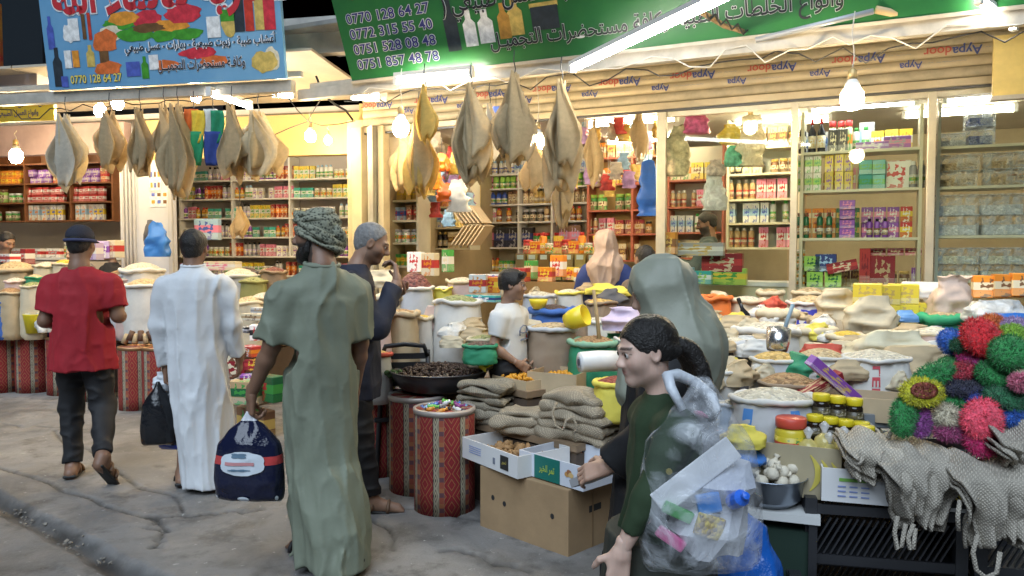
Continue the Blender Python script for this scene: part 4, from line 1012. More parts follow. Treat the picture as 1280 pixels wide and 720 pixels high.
# ---- behind the first pane: red shelf and counters
vP = 2.3; pz = [pf(870, y, vP)[1] for y in (258, 224)]
shelf_unit('wall_shelf', 'short red brown shelves behind the hanging bags in the window', FR, FA, pf(829, 250, vP)[0] + .05, pf(905, 250, vP)[0], vP, vP + .3, pz, red_sh, M('pale_wall_back', (.7, .66, .55), .6), top=2.85)
for z, its, sd, wd in ((pz[0], mixB, 56, 'lower'), (pz[1], [P_box(.12, .1, .22, 'cream', 'orange', 'green'), P_box(.14, .1, .2, 'yellow', 'cream', 'brown')], 57, 'upper')):
    row(FR, FA, pf(836, 250, vP)[0], pf(903, 250, vP)[0], vP + .1, z, its, '{} on the %s short red brown shelf' % wd, sd)
# ---- unit on the left inner wall
vW = .55
wz = [pf(505, y, vW)[1] for y in (250, 275, 303, 332)]
uw0, uw1 = pf(484, 260, vW)[0], pf(523, 260, vW)[0]
shelf_unit('narrow_shelf', 'narrow cream shelf unit just inside the yellow jamb', FR, FA, uw0, uw1, vW, vW + .25, wz, cream_sh, M('cream_back', (.75, .62, .38), .5), top=pf(505, 223, vW)[1])
for z, its, sd, wd in zip(wz, ([P_box(.07, .06, .17, 'gold', 'yellow', 'tan')], [P_box(.08, .06, .15, 'lblue', 'blue', 'red'), P_box(.07, .06, .17, 'brown', 'red', 'cream')], [P_jar(.05, .15, 'white', 'grey')], [P_box(.07, .06, .13, 'green', 'yellow', 'orange'), P_jar(.04, .1, 'amber', 'brown')]), range(58, 62), ('top', 'second', 'third', 'lowest')):
    row(FR, FA, uw0 + .03, uw1 - .03, vW + .1, z, its, '{} on the %s board of the narrow cream unit' % wd, sd)

# === HERB SHOP SHELVES
vH = 2.3
hz = [pl(330, y, vH)[1] for y in (224, 247.5, 272, 296, 320)]
uh0, uh1 = pl(222, 260, vH)[0], pl(452, 260, vH)[0]
upx = [225, 290, 362, 440]
shelf_unit('wall_shelf', 'long white shelves of packets and bottles in the herb shop', FL, LA, uh0, uh1, vH, vH + .28, hz, white_sh, M('shop_back_grey', (.5, .46, .44), .6), top=pl(330, 196, vH)[1], ups=[pl(x, 260, vH)[0] for x in upx])
iH = lambda px: pl(px, 260, vH + .1)[0]
small = [P_box(.07, .05, .17, 'pink', 'white', 'red'), P_bottle(.03, .19, 'white', 'lblue', 'green', 1), P_box(.08, .05, .15, 'white', 'cream', 'purple'), P_bottle(.028, .17, 'purple', 'lilac', 'white', 2), P_box(.075, .05, .18, 'yellow', 'white', 'green'), P_jar(.04, .13, 'cream', 'white'),
         P_bottle(.03, .2, 'grey', 'black', 'lilac', 1), P_box(.06, .05, .19, 'dred', 'orange', 'cream'), P_box(.09, .05, .14, 'teal', 'white', 'green'), P_bottle(.03, .16, 'amber', 'red', 'yellow', 1)]
for j, (z, wd) in enumerate(zip(hz, ('top', 'second', 'third', 'fourth', 'lowest'))):
    rr = random.Random(70 + j); its = small[:]; rr.shuffle(its)
    row(FL, LA, iH(226), iH(448), vH + .08, z, its, '{} on the %s long white shelf of the herb shop' % wd, 70 + j)
# brown shelves at the far left
vK = 2.0
kz = [pl(85, y, vK)[1] for y in (203, 228, 252, 275)]
uk0, uk1 = pl(-12, 240, vK)[0], pl(142, 240, vK)[0]
shelf_unit('wall_shelf', 'brown wooden shelves of boxed goods at the far herb counter', FL, LA, uk0, uk1, vK, vK + .3, kz, brown_sh, M('brown_back', (.32, .16, .08), .6), top=pl(85, 190, vK)[1], ups=[uk0 + .02, pl(31, 240, vK)[0], pl(88, 240, vK)[0], uk1 - .02])
iK = lambda px: pl(px, 240, vK + .1)[0]
for a, b, nm in ((33, 86, 'middle'), (91, 139, 'right')):
    row(FL, LA, iK(a), iK(b), vK + .08, kz[3], [P_box(.085, .06, .23, 'white', 'lblue', 'orange'), P_box(.085, .06, .23, 'white', 'yellow', 'blue')], 'upright white packet on the lowest brown shelf, %s column' % nm, 81)
    row(FL, LA, iK(a), iK(b), vK + .08, kz[2], [P_box(.105, .06, .11, 'red', 'white', 'red')], 'small red and white box stacked on the brown shelf, %s column' % nm, 82, stack=2)
    row(FL, LA, iK(a) + .1, iK(b), vK + .08, kz[1], [P_box(.12, .06, .10, 'purple', 'lilac', 'cream'), P_box(.12, .06, .12, 'red', 'cream', 'orange')], 'purple or red box on the upper brown shelf, %s column' % nm, 83, stack=2)
for z, its, sd, wd in ((kz[3], [P_jar(.06, .14, 'green', 'white')], 84, 'lowest'), (kz[2], [P_jar(.07, .2, 'lgreen', 'brown'), P_jar(.05, .14, 'green', 'white')], 85, 'second'), (kz[1], [P_box(.1, .06, .1, 'orange', 'yellow', 'red')], 86, 'upper')):
    row(FL, LA, iK(-8), iK(29), vK + .08, z, its, '{} on the %s brown shelf, end column' % wd, sd, stack=2 if wd == 'upper' else 1)
# === BUILDERS FOR THE GOODS
def fabric(name, col, rough=.6, var=.10, weave=130, strength=.35): return M(name, col, rough, var=(7, var), bump=(weave, strength, .002), bumptype='weave')
SW = fabric('sack_white', (.70, .68, .63)); SC = fabric('sack_cream', (.68, .58, .40)); ST = fabric('sack_tan', (.52, .40, .24)); SG = fabric('sack_greywhite', (.55, .56, .58)); SP = fabric('sack_pink', (.70, .52, .46)); SO = fabric('sack_orange', (.78, .20, .04)); SGR = fabric('sack_green', (.03, .28, .14))
SB = fabric('sack_blue', (.05, .15, .48)); SK = fabric('sack_charcoal', (.10, .10, .11)); SY = fabric('sack_yellow', (.78, .66, .10)); SR = fabric('sack_redrim', (.62, .10, .06)); SBR = fabric('sack_brown', (.30, .22, .15)); SL = fabric('sack_lilac', (.62, .52, .68), .3)
G = lambda n, a, b, s=60: grains('loose_' + n, [a, b, tuple(x * .55 for x in a)], s)
g_herb = G('herb', (.22, .26, .08), (.35, .36, .16)); g_brown = G('brown', (.30, .16, .07), (.42, .26, .12)); g_white = G('white', (.75, .70, .58), (.6, .55, .42), 70); g_tan = G('tan', (.52, .36, .18), (.62, .48, .28)); g_dark = G('dark', (.05, .03, .03), (.10, .06, .05), 55); g_yel = G('yellow', (.75, .55, .06), (.65, .42, .05)); g_red = G('red', (.35, .06, .04), (.22, .05, .03)); g_maroon = G('maroon', (.12, .03, .03), (.2, .06, .05), 45); g_gold = G('gold', (.6, .36, .08), (.72, .5, .18))
def noise1(seed):
    r = random.Random(seed); a = [(r.uniform(-1, 1), r.uniform(0, 6.28), k) for k in (2, 3, 4, 5, 7, 9, 13)]
    return lambda th: sum(c * math.sin(k * th + p) / (k ** .7) for c, p, k in a) * .35
def sack(label, p, r, h, fab, cont=None, rim=None, seed=0, ry=None, dome=.25, cat='sack', rot=None, roll=.09, lean=(0, 0), rough=.05, group=None, name='sack'):
    """open sack of loose goods; p = centre of its mouth"""
    p = Vector(p); rr = random.Random(seed * 13 + 5); ry = ry or r * rr.uniform(.8, .95); rot = rr.uniform(-.5, .5) if rot is None else rot
    o = thing(name, label, cat, (p.x - lean[0] * h, p.y - lean[1] * h, p.z - h), rot, group)
    n1, n2, n3 = noise1(seed), noise1(seed + 50), noise1(seed + 99)
    seg = 40; zs = np.linspace(0, 1, 15); P = []
    for t in zs:
        bul = .90 + .12 * math.sin(math.pi * min(1, t * .95 + .08)) ** .8 - .05 * t
        if t == 0: bul = .72
        row_ = []
        for j in range(seg):
            th = 2 * math.pi * j / seg; cx, cy = math.cos(th), math.sin(th)
            sq = 1 / (abs(cx) ** 2.6 + abs(cy) ** 2.6) ** (1 / 2.6)          # a little squarish
            k = bul * sq * (1 + rough * (n1(th) * (1 - t * .3) + n2(th + t * 3) * .9))
            row_.append((cx * r * k + lean[0] * h * t, cy * ry * k + lean[1] * h * t, h * t + .05 * h * n3(th) * t))
        P.append(row_)
    P = np.array(P); w3 = lambda f, s: 1 - np.abs(2 * vnoise(P[..., 0] * f + seed, P[..., 1] * f + s, P[..., 2] * f * .8 + seed * 1.7) - 1)
    dr = (w3(5 / max(r, .1), 3) ** 2 - .35) * .075 * r + (w3(11 / max(r, .1), 9) ** 2 - .35) * .03 * r
    rad = np.hypot(P[..., 0], P[..., 1]) + 1e-6; tt = zs[:, None]
    P[..., 0] *= 1 + dr / rad; P[..., 1] *= 1 + dr / rad
    mb = MB(); mb.sheet(np.array(P), wrap=True); mb.add([P[0][j] for j in range(seg)], [tuple(range(seg))[::-1]])
    link('bag', mb, fab, o, smooth=True)
    R0 = roll * r * .8 + .003; m = 48; pts = []; rs = []
    for j in range(m):
        th = 2 * math.pi * j / m
        pts.append((math.cos(th) * r * (.96 + rough * n1(th)) + lean[0] * h, math.sin(th) * ry * (.96 + rough * n1(th)) + lean[1] * h, h + .05 * h * n3(th) + R0 * .9 * n2(th * 2))); rs.append(R0 * max(.35, 1 + .7 * n2(th * 3) + .4 * n1(th * 5)))
    link('rolled_rim', MB().tube(pts, rs, 8, closed=True), rim or fab, o, smooth=True)
    if cont is not None:
        Q = []
        for i in range(9):
            f = i / 8; Q.append([(math.cos(t) * r * .93 * (f + .0001) + lean[0] * h, math.sin(t) * ry * .93 * (f + .0001) + lean[1] * h, h + .01 * r + dome * r * (1 - f ** 2.2) * (1 + .3 * n2(t)) + .03 * r * n3(t * 3 + f * 9)) for t in np.arange(28) * 2 * math.pi / 28])
        link('contents', MB().sheet(np.array(Q)[::-1], wrap=True), cont, o, smooth=True)
    return o
def crumple(label, p, w_, h_, d_, fab, seed=0, cat='bag', name='paper_bag', pinch=.35, rot=0, sag=.1):
    """soft closed or slumped bag standing on p (bottom centre)"""
    o = thing(name, label, cat, p, rot); n1, n2, n3 = noise1(seed), noise1(seed + 31), noise1(seed + 77)
    seg = 34; P = []
    for t in np.linspace(0, 1, 16):
        wk = (1 - (1 - pinch) * max(0, (t - .55) / .45) ** 1.2) * (.78 + .22 * math.sin(math.pi * min(1, t + .25))); dk = wk * (1 - .75 * max(0, (t - .45) / .55))
        P.append([(w_ / 2 * wk * math.copysign(abs(math.cos(th)) ** .8, math.cos(th)) * (1 + .12 * n1(th + t * 3)) + .1 * w_ * n3(t * 3), d_ / 2 * dk * math.copysign(abs(math.sin(th)) ** .8, math.sin(th)) * (1 + .2 * n2(th * 2 + t * 4)) - sag * h_ * t * t, h_ * t + .05 * h_ * n2(th + 2) * t) for th in np.arange(seg) * 2 * math.pi / seg])
    P = np.array(P); q3 = lambda f, s: 1 - np.abs(2 * vnoise(P[..., 0] * f + seed, P[..., 1] * f + s, P[..., 2] * f + seed * 1.3) - 1)
    s_ = max(w_, h_); dr = (q3(3.2 / s_, 1) - .5) * .26 * s_ + (q3(8 / s_, 5) - .5) * .10 * s_
    rad = np.hypot(P[..., 0], P[..., 1]) + 1e-6; P[..., 0] *= 1 + np.clip(dr / rad, -.5, .5); P[..., 1] *= 1 + np.clip(dr / rad, -.5, .5); P[..., 2] += (q3(4 / s_, 11) - .5) * .12 * h_ * np.linspace(0, 1, 16)[:, None]
    mb = MB().sheet(P, wrap=True); mb.add(P[0], [tuple(range(seg))[::-1]]); mb.add(P[-1], [tuple(range(seg))])
    link('bag', mb, fab, o, smooth=True)
    return o
Ym = lambda py: float(np.interp(py, [345, 360, 390, 430, 460, 500], [7.0, 6.6, 5.8, 5.1, 4.7, 4.35]))
Yr = lambda py: float(np.interp(py, [355, 362, 370, 385, 400, 420, 440, 455, 480, 500, 540], [6.2, 6.0, 5.7, 5.2, 4.75, 4.3, 3.9, 3.65, 3.4, 3.25, 3.05]))
_sd = [0]
def S(region, label, px, py, wpx, h, fab, cont, rim=None, dome=.25, Y=None, roll=.09, **k):
    _sd[0] += 1; Y = Y or (Ym if region == 'm' else Yr)(py); zb0 = (.55 if px < 620 else .62) if region == 'm' else (.80 if Y > 4.5 else .66); h = max(h, at(px, py, Y).z - zb0)
    return sack(label, at(px, py, Y), wpx * mpp(Y) / 2, h, fab, cont, rim, seed=_sd[0], dome=dome, roll=roll, **k)
card = M('cardboard', (.36, .24, .13), .75, var=(5, .12), bump=(60, .1)); card_l = M('cardboard_pale', (.52, .40, .25), .75, var=(4, .12)); card_in = M('cardboard_inside', (.42, .31, .19), .8); white_c = M('white_card', (.72, .72, .72), .55, var=(3, .05)); blackc = M('black_card', (.03, .03, .03), .5)
def open_box(name, label, p, rot, w_, d_, h_, mat, inner=None, t=.006, cat='box', flaps=0, tilt=(0, 0)):
    """carton without a lid; p = centre of its base"""
    o = thing(name, label, cat, p, (tilt[0], tilt[1], rot)); W, D = w_ / 2, d_ / 2
    link('base', MB().box((0, 0, t / 2), (w_ - 2 * t, d_ - 2 * t, t)), inner or mat, o)
    for c_, dd in (((0, -D + t / 2, h_ / 2), (w_, t, h_)), ((0, D - t / 2, h_ / 2), (w_, t, h_)), ((-W + t / 2, 0, h_ / 2), (t, d_ - 2 * t, h_)), ((W - t / 2, 0, h_ / 2), (t, d_ - 2 * t, h_))):
        link('side', MB().box(c_, dd), mat, o)
    if flaps:
        link('flap', MB().box((0, D + flaps * .42, h_ + flaps * .2), (w_ * .98, flaps, t), Matrix.Rotation(R(28), 3, 'X')), mat, o)
        link('flap', MB().box((-W - flaps * .42, 0, h_ - flaps * .1), (flaps, d_ * .96, t), Matrix.Rotation(R(-20), 3, 'Y')), mat, o)
    return o
def lumps(parent, name, mats, n, rx, ry, z0, dome, size, seed, flat=.7, box=False, kind='stuff'):
    """heap of small pieces joined into one part"""
    r = random.Random(seed); mb = MB()
    base = bmesh.new(); bmesh.ops.create_icosphere(base, subdivisions=1, radius=1); base.verts.ensure_lookup_table()
    bv = np.array([v.co[:] for v in base.verts]); bf = [tuple(v.index for v in f.verts) for f in base.faces]; base.free()
    for i in range(n):
        if box: x, y = r.uniform(-1, 1), r.uniform(-1, 1); q = max(abs(x), abs(y))
        else:
            q = math.sqrt(r.random()); a = r.uniform(0, 6.283); x, y = q * math.cos(a), q * math.sin(a)
        s = size * r.uniform(.7, 1.25); m = np.array(Euler((r.uniform(0, 6), r.uniform(0, 6), r.uniform(0, 6))).to_matrix())
        v = (bv * np.array([1, r.uniform(.55, .9), flat * r.uniform(.7, 1.1)]) * s * (1 + .12 * np.random.RandomState(i).randn(len(bv), 1))) @ m.T
        z = z0 + dome * (1 - q ** 1.8) + r.uniform(-.4, .5) * size
        mb.add(v + np.array((x * rx, y * ry, z)), bf, r.randrange(len(mats)))
    o = link(name, mb, mats, parent, smooth=True)
    if kind: o['kind'] = kind
    return o
def lathe_thing(name, label, cat, p, parts, rot=0, group=None):
    o = thing(name, label, cat, p, rot, group)
    for nm, prof, mat, seg in parts: link(nm, MB().lathe(prof, seg=seg), mat, o, smooth=True)
    return o

# === WALL OF SACKS, MIDDLE OF THE STALL
stall_wood = M('stall_board', (.22, .15, .09), .8, var=(4, .2))
def plinth(label, p, w_, d_, z, rot):
    o = thing('stall_table', label, 'table', (p[0], p[1], 0), rot)
    link('table_top', MB().box((0, 0, z - .02), (w_, d_, .04)), stall_wood, o)
    for a in (-1, 1):
        for b in (-1, 1): link('leg', MB().box((a * (w_ / 2 - .04), b * (d_ / 2 - .04), (z - .04) / 2), (.05, .05, z - .04)), stall_wood, o)
    link('cloth_skirt', MB().box((0, 0, (z - .05) / 2), (w_ - .02, d_ - .02, z - .06)), M('skirt_cloth', (.10, .07, .05), .9, var=(3, .3)), o)
    return o
fr_rot = R(-44)
def pt(px, py, Y): q = at(px, py, Y); return (q.x, q.y)
plinth('low table under the big white sack', (-.95, 6.1), 1.5, .8, .55, R(-20))
plinth('low table under the nut sack and raisin bag', (.45, 5.75), 1.0, .9, .62, fr_rot)
plinth('table under the orange sacks by the glass', (1.75, 5.6), 1.1, .9, .80, FA)
plinth('table under the yellow boxes', (2.85, 5.0), 1.2, .9, .80, FA)
plinth('front table under the white woven sacks', (1.45, 4.1), 1.3, .9, .66, fr_rot)
plinth('front table beneath the lettered sack', (2.0, 3.75), .9, .7, .66, fr_rot)

S('m', 'pink sack with rolled red rim beside tan sack', 474, 394, 30, .40, SP, g_red, SR, Y=5.45, roll=.22)
S('m', 'tan sack with thick rolled rim next to red-rimmed sack', 503, 392, 42, .42, ST, g_brown, ST, Y=5.6, roll=.2)
S('m', 'narrow cream sack with pale yellow rolled rim', 528, 397, 26, .38, SW, g_yel, SC, Y=5.75, roll=.18)
S('m', 'short white bucket sack with red net rim on the floor side', 470, 443, 40, .28, SW, g_gold, SR, Y=5.15, roll=.14)
S('m', 'big full white sack of green leaves', 572, 377, 62, .52, SW, g_herb, SW, Y=5.85, rough=.06)
S('m', 'off-white sack heaped with dark dried flowers', 518, 360, 50, .35, SG, g_maroon, SW, Y=6.2, dome=.75)
S('m', 'low cream sack stacked with beige grain behind tan sack', 482, 372, 42, .30, SC, g_white, SC, Y=6.1, roll=.2)
crumple('cream bulging bag above the beige grain sack', at(480, 360, 6.4), .26, .15, .2, SC, 3, pinch=.85)
S('m', 'pinkish sack with red print behind big white sack', 577, 352, 40, .28, SP, g_white, SC, Y=6.5)
S('m', 'pale yellow open sack between flower sack and pink sack', 553, 361, 26, .26, SY, g_white, SY, Y=6.35)
crumple('white crumpled bag hanging below the narrow cream sack', at(542, 440, 5.85), .18, .34, .14, SP, 9)
S('m', 'clear brown sack full of mixed nuts beside the boy', 690, 410, 66, .34, SBR, g_tan, SG, dome=.2, Y=5.25)
S('m', 'blue plastic bag of black raisins behind the nut sack', 690, 388, 56, .20, SB, g_dark, SB, Y=5.7, roll=.16)
S('m', 'dark green sack of brown seed with rolled rim', 741, 428, 62, .36, SGR, g_brown, fabric('sack_palegreen', (.25, .45, .30)), Y=5.0, roll=.13)
S('m', 'white sack with a yellow bowl behind the boy', 674, 370, 44, .3, SG, g_white, SG, Y=6.1)
S('m', 'white sack topped with yellow bag behind raisins', 712, 366, 36, .28, SW, g_white, SY, Y=6.2)
S('m', 'white square sack beside the wooden stick', 748, 402, 44, .32, SW, g_white, SW, Y=5.5)
S('m', 'white sack pressed against the green seed sack', 788, 424, 40, .36, SW, g_tan, SW, Y=5.0)
S('m', 'low pan sack of brown pulses before the yellow tray', 752, 378, 42, .18, SBR, g_gold, SBR, Y=5.95)
S('m', 'yellow plastic sack full of dark red dates', 772, 478, 62, .22, SY, g_red, SY, Y=4.35, roll=.12)
S('m', 'small brown paper sack of dark berries near the stick', 722, 398, 34, .24, SBR, g_dark, SBR, Y=5.5)
S('m', 'white sack of pods next to the hijab', 793, 470, 40, .3, SW, g_red, SW, Y=4.5)
crumple('lilac see-through bag of pods on the white sack', at(776, 412, 5.2), .24, .15, .18, SL, 12, pinch=.9)
crumple('yellow plastic bag heap below the pink hijab', at(752, 368, 6.3), .26, .09, .2, SY, 14, pinch=.6)
crumple('second yellow plastic bag beside the yellow heap', at(772, 370, 6.2), .2, .08, .16, SY, 15, pinch=.6)
crumple('black wrapped bundle behind the white square sack', at(765, 380, 6.0), .22, .12, .14, SK, 16)
for (px, py, Y, r, h_, c, lab) in ((673, 386, 5.6, .07, .07, 'yellow', 'yellow scoop bowl standing in white sack'), (735, 410, 5.15, .0, 0, '', '')):
    if r: lathe_thing('bowl', lab, 'bowl', at(px, py, Y), [('bowl', [(r * .55, 0), (r * .9, h_ * .6), (r, h_), (r * .92, h_), (r * .5, .012)], M('yellow_plastic', (.80, .62, .03), .35), 18)])
sc = thing('scoop', 'yellow plastic scoop tipped into the nut sack', 'scoop', at(708, 402, 5.15), (R(70), 0, R(60)))
link('cup', MB().lathe([(.05, 0), (.068, .05), (.075, .15), (.068, .15), (.045, .01)], seg=16), MATS['yellow_plastic'], sc, smooth=True)
link('handle', MB().tube([(.07, 0, .1), (.13, 0, .08), (.17, 0, .04)], .013, 7), MATS['yellow_plastic'], sc, smooth=True)
st = thing('wooden_stick', 'thin wooden stick stuck in the green seed sack', 'stick', at(751, 448, 4.95)); a_, b_ = at(751, 448, 4.95), at(742, 362, 4.95)
link('stick', MB().tube([(0, 0, 0), tuple((b_ - a_) * .5 + Vector((.004, 0, 0))), tuple(b_ - a_)], [.014, .013, .011], 8), M('stick_wood', (.38, .26, .12), .6, var=(20, .2)), st, smooth=True)
# boxes of oils and small goods behind the boy
r_ = random.Random(4)
for i, (px, py, Y, col, b, c, w_, h_) in enumerate([(652, 352, 6.7, 'red', 'orange', 'cream', .14, .12), (664, 348, 6.9, 'green', 'cream', 'gold', .10, .16), (683, 352, 6.9, 'orange', 'red', 'yellow', .15, .13), (698, 346, 7.1, 'orange', 'white', 'red', .14, .2), (714, 350, 7.1, 'yellow', 'orange', 'red', .12, .12), (728, 352, 7.0, 'cream', 'orange', 'red', .14, .12),
                                                    (598, 366, 6.2, 'white', 'red', 'orange', .14, .15), (612, 366, 6.3, 'orange', 'yellow', 'red', .16, .13), (618, 350, 6.6, 'white', 'red', 'blue', .2, .05), (603, 377, 6.0, 'teal', 'navy', 'white', .3, .05), (520, 340, 6.9, 'white', 'white', 'red', .14, .18), (538, 345, 6.7, 'cream', 'red', 'orange', .14, .2), (560, 340, 6.9, 'green', 'white', 'cream', .08, .2)]):
    place(P_box(w_, .08, h_, col, b, c), at(px, py, Y), FA + r_.uniform(-.3, .3), '%s printed packet with %s band and %s picture among small goods behind sacks' % (col, b, c), None)
# glass fronted bins on the counter
ct = thing('counter', 'brown counter of glass fronted spice bins inside the shop', 'counter', FR(pf(641, 345, 1.0)[0], 1.0, .1), FA)
cu0, cu1 = pf(637, 345, 1.0)[0], pf(742, 345, 1.0)[0]; cz0, cz1 = pf(690, 350, 1.0)[1], pf(690, 317, 1.0)[1]; cw = cu1 - cu0
woodc = M('counter_wood', (.38, .24, .10), .45, var=(6, .15))
link('cabinet', MB().box((cw / 2, .3, cz0 / 2 - .06), (cw, .6, cz0 - .12)), woodc, ct)
nb = 7
for k in range(nb):
    x = cw * (k + .5) / nb
    link('spice_bin', MB().box((x, .3, (cz0 + cz1) / 2 - .1), (cw / nb - .02, .5, cz1 - cz0)), [woodc, M('bin_gold', (.52, .36, .12), .3), M('bin_brown', (.3, .16, .06), .3), M('bin_olive', (.4, .34, .14), .3)][k % 4], ct)
    link('price_tag', MB().box((x, .045, cz1 - .14), (cw / nb * .55, .006, .05)), M('tag_white', (.8, .8, .78), .5), ct)
link('glass_front', MB().box((cw / 2, .035, (cz0 + cz1) / 2 - .1), (cw, .006, cz1 - cz0)), gl, ct)
for i in range(10):
    u = cu0 + .1 + i * (cw - .15) / 9
    p = [P_jar(.06, .16, 'red', 'red'), P_box(.14, .1, .14, 'orange', 'red', 'yellow'), P_bottle(.045, .24, 'orange', 'red', 'yellow', 1), P_jar(.07, .12, 'cream', 'white'), P_box(.1, .1, .2, 'yellow', 'red', 'orange')][i % 5]
    place(p, FR(u, 1.3, cz1), FA + r_.uniform(-.2, .2), '%s standing on the glass fronted counter' % ['red lidded jar', 'orange red packet', 'orange bottle', 'cream jar', 'yellow and red packet'][i % 5], '%s row on the counter' % ['red jar', 'orange packet', 'orange bottle', 'cream jar', 'yellow packet'][i % 5])

# === RIGHT HALF OF THE STALL
RS = [('bright orange sack with torn top near the hijab', 888, 372, 52, .34, SO, None, SO, 5.5, .12), ('cream sack with black horse print under the glass', 932, 376, 50, .32, SC, g_white, SC, 5.6, .1), ('orange sack capped with cream cloth', 972, 392, 46, .24, SO, g_white, SC, 5.1, .3),
      ('blue banded sack of light brown seed', 1011, 378, 56, .28, SW, g_tan, SW, 5.55, .08), ('small round cream sack behind the orange one', 963, 366, 32, .2, SC, g_tan, SC, 6.0, .2), ('pale cream sack behind the blue banded sack', 1012, 366, 44, .2, SC, g_tan, SC, 6.0, .12), ('low beige sack by the orange sack', 912, 407, 62, .22, SC, g_white, SC, 4.9, .14),
      ('white sack with light blue stripe holding the scoop', 958, 412, 84, .22, SW, g_white, SW, 4.6, .12), ('grey and yellow sack with black base', 912, 428, 58, .28, SK, g_white, SG, 4.3, .2), ('ribbed white sack below the steel scoop', 969, 449, 62, .30, SG, g_gold, SW, 3.75, .07), ('cream and green sack of pale herbs', 1014, 412, 60, .24, SC, g_white, SC, 4.6, .16),
      ('open sack of bright yellow powder', 1058, 421, 48, .22, SC, g_yel, SC, 4.4, .16), ('white sack with red side panel', 1026, 446, 66, .32, SW, g_tan, SW, 3.7, .06), ('white ribbed sack with red vertical lettering', 1094, 447, 86, .34, SW, g_white, SW, 3.65, .05), ('beige wrinkled sack behind the scrubber pile', 1168, 416, 62, .30, SP, g_white, SC, 4.2, .06),
      ('dark green sack with rolled bright rim', 1183, 398, 60, .2, SGR, g_tan, fabric('sack_emerald', (.03, .36, .16)), 4.7, .24), ('cream open sack under the flat carton', 1218, 385, 72, .28, SC, g_white, SC, 5.0, .1), ('small white sack with pinkish lining beside the abaya', 903, 465, 44, .26, SW, g_white, SW, 3.6, .08), ('white sack with blue stripe panels of white seed', 965, 497, 106, .30, SG, g_white, SW, 3.28, .07),
      ('flat tray sack of brown hazelnuts', 985, 478, 76, .12, SBR, g_brown, SBR, 3.5, .05), ('plain pale blue sack behind the girl', 918, 505, 44, .3, fabric('sack_paleblue', (.42, .50, .62)), g_white, SG, 3.35, .08), ('wide cream sack at the canopy end', 1262, 396, 60, .26, SC, g_tan, SC, 4.6, .1), ('small cream sack behind the yellow boxes', 1060, 384, 34, .2, SC, g_white, SC, 5.5, .16)]
for lab, px, py, wd, h_, fab, cont, rim, Y, roll in RS: S('r', lab, px, py, wd, h_, fab, cont, rim, Y=Y, roll=roll, dome=.30 if cont is not g_white else .22)
crumple('cream bag folded over with pink label', at(1042, 398, 5.1), .22, .19, .15, SC, 21, pinch=.9, sag=.2)
crumple('crumpled cream plastic sheet draped over the lettered sack', at(1112, 452, 3.95), .36, .16, .26, fabric('sack_ivory', (.74, .68, .48), .4), 22, pinch=.55, sag=.3)
crumple('beige crumpled paper bag before the yellow boxes', at(1086, 412, 4.7), .26, .20, .16, SC, 23, pinch=.7)
crumple('upright pink and cream plastic bag on the green sack', at(1187, 398, 4.75), .2, .26, .14, fabric('sack_blush', (.75, .56, .45), .35), 24, pinch=1.1)
crumple('white striped flat sacks folded on the yellow boxes', at(1152, 372, 5.0), .36, .10, .25, SW, 25, pinch=.85)
crumple('clear plastic bag bundle right of the cream sack', at(1243, 402, 4.4), .28, .12, .2, film('clear_bag', (.85, .88, .9), .45, .15, 12), 26, pinch=.7, name='plastic_bag')
crumple('blue plastic bag behind the scrubbers', at(1262, 418, 3.7), .22, .1, .2, M('blue_film', (.05, .2, .6), .25), 27, pinch=.7, name='plastic_bag')
crumple('blue scrap of plastic bag in front of the yellow boxes', at(1128, 402, 4.75), .16, .07, .1, M('blue_film2', (.15, .32, .62), .3), 28, pinch=.6, name='plastic_bag')
crumple('yellow plastic bag low beside the girl\'s bag', at(928, 556, 3.0), .14, .08, .14, SY, 29, pinch=.7, name='plastic_bag')
crumple('blue folded bag under the yellow plastic bag', at(927, 577, 3.0), .15, .06, .15, M('blue_film', (.05, .2, .6), .25), 30, pinch=.8, name='plastic_bag')
crumple('tan slumped sack below the cream plastic sheet', at(1140, 468, 3.8), .3, .14, .2, ST, 31, pinch=.8)
# small packets tucked into every gap
rr = random.Random(77)
for lab, fab, seed in (('small cream paper packet tucked between the open sacks', SC, 501), ('small white plastic packet tucked between the open sacks', SW, 502), ('small brown paper packet tucked between the open sacks', ST, 503), ('small yellow packet tucked between the open sacks', SY, 504), ('small red packet tucked between the open sacks', SR, 505), ('small green packet tucked between the open sacks', SGR, 506)):
    first = None
    for k in range(26 if fab in (SC, SW, ST) else 5):
        mid = rr.random() < .35; px, py = (rr.uniform(560, 780), rr.uniform(352, 425)) if mid else (rr.uniform(880, 1185), rr.uniform(368, 475)); Y = (Ym if mid else Yr)(py) + rr.uniform(.0, .12); p = at(px, py + 12, Y)
        if first is None: first = crumple(lab, p, .20, .10, .14, fab, seed, name='paper_packet', cat='packet', pinch=.85); first['group'] = lab; o = first
        else: o = dup(first, p, rr.uniform(-1.5, 1.5))
        o.scale = (rr.uniform(.55, 1.1),) * 3
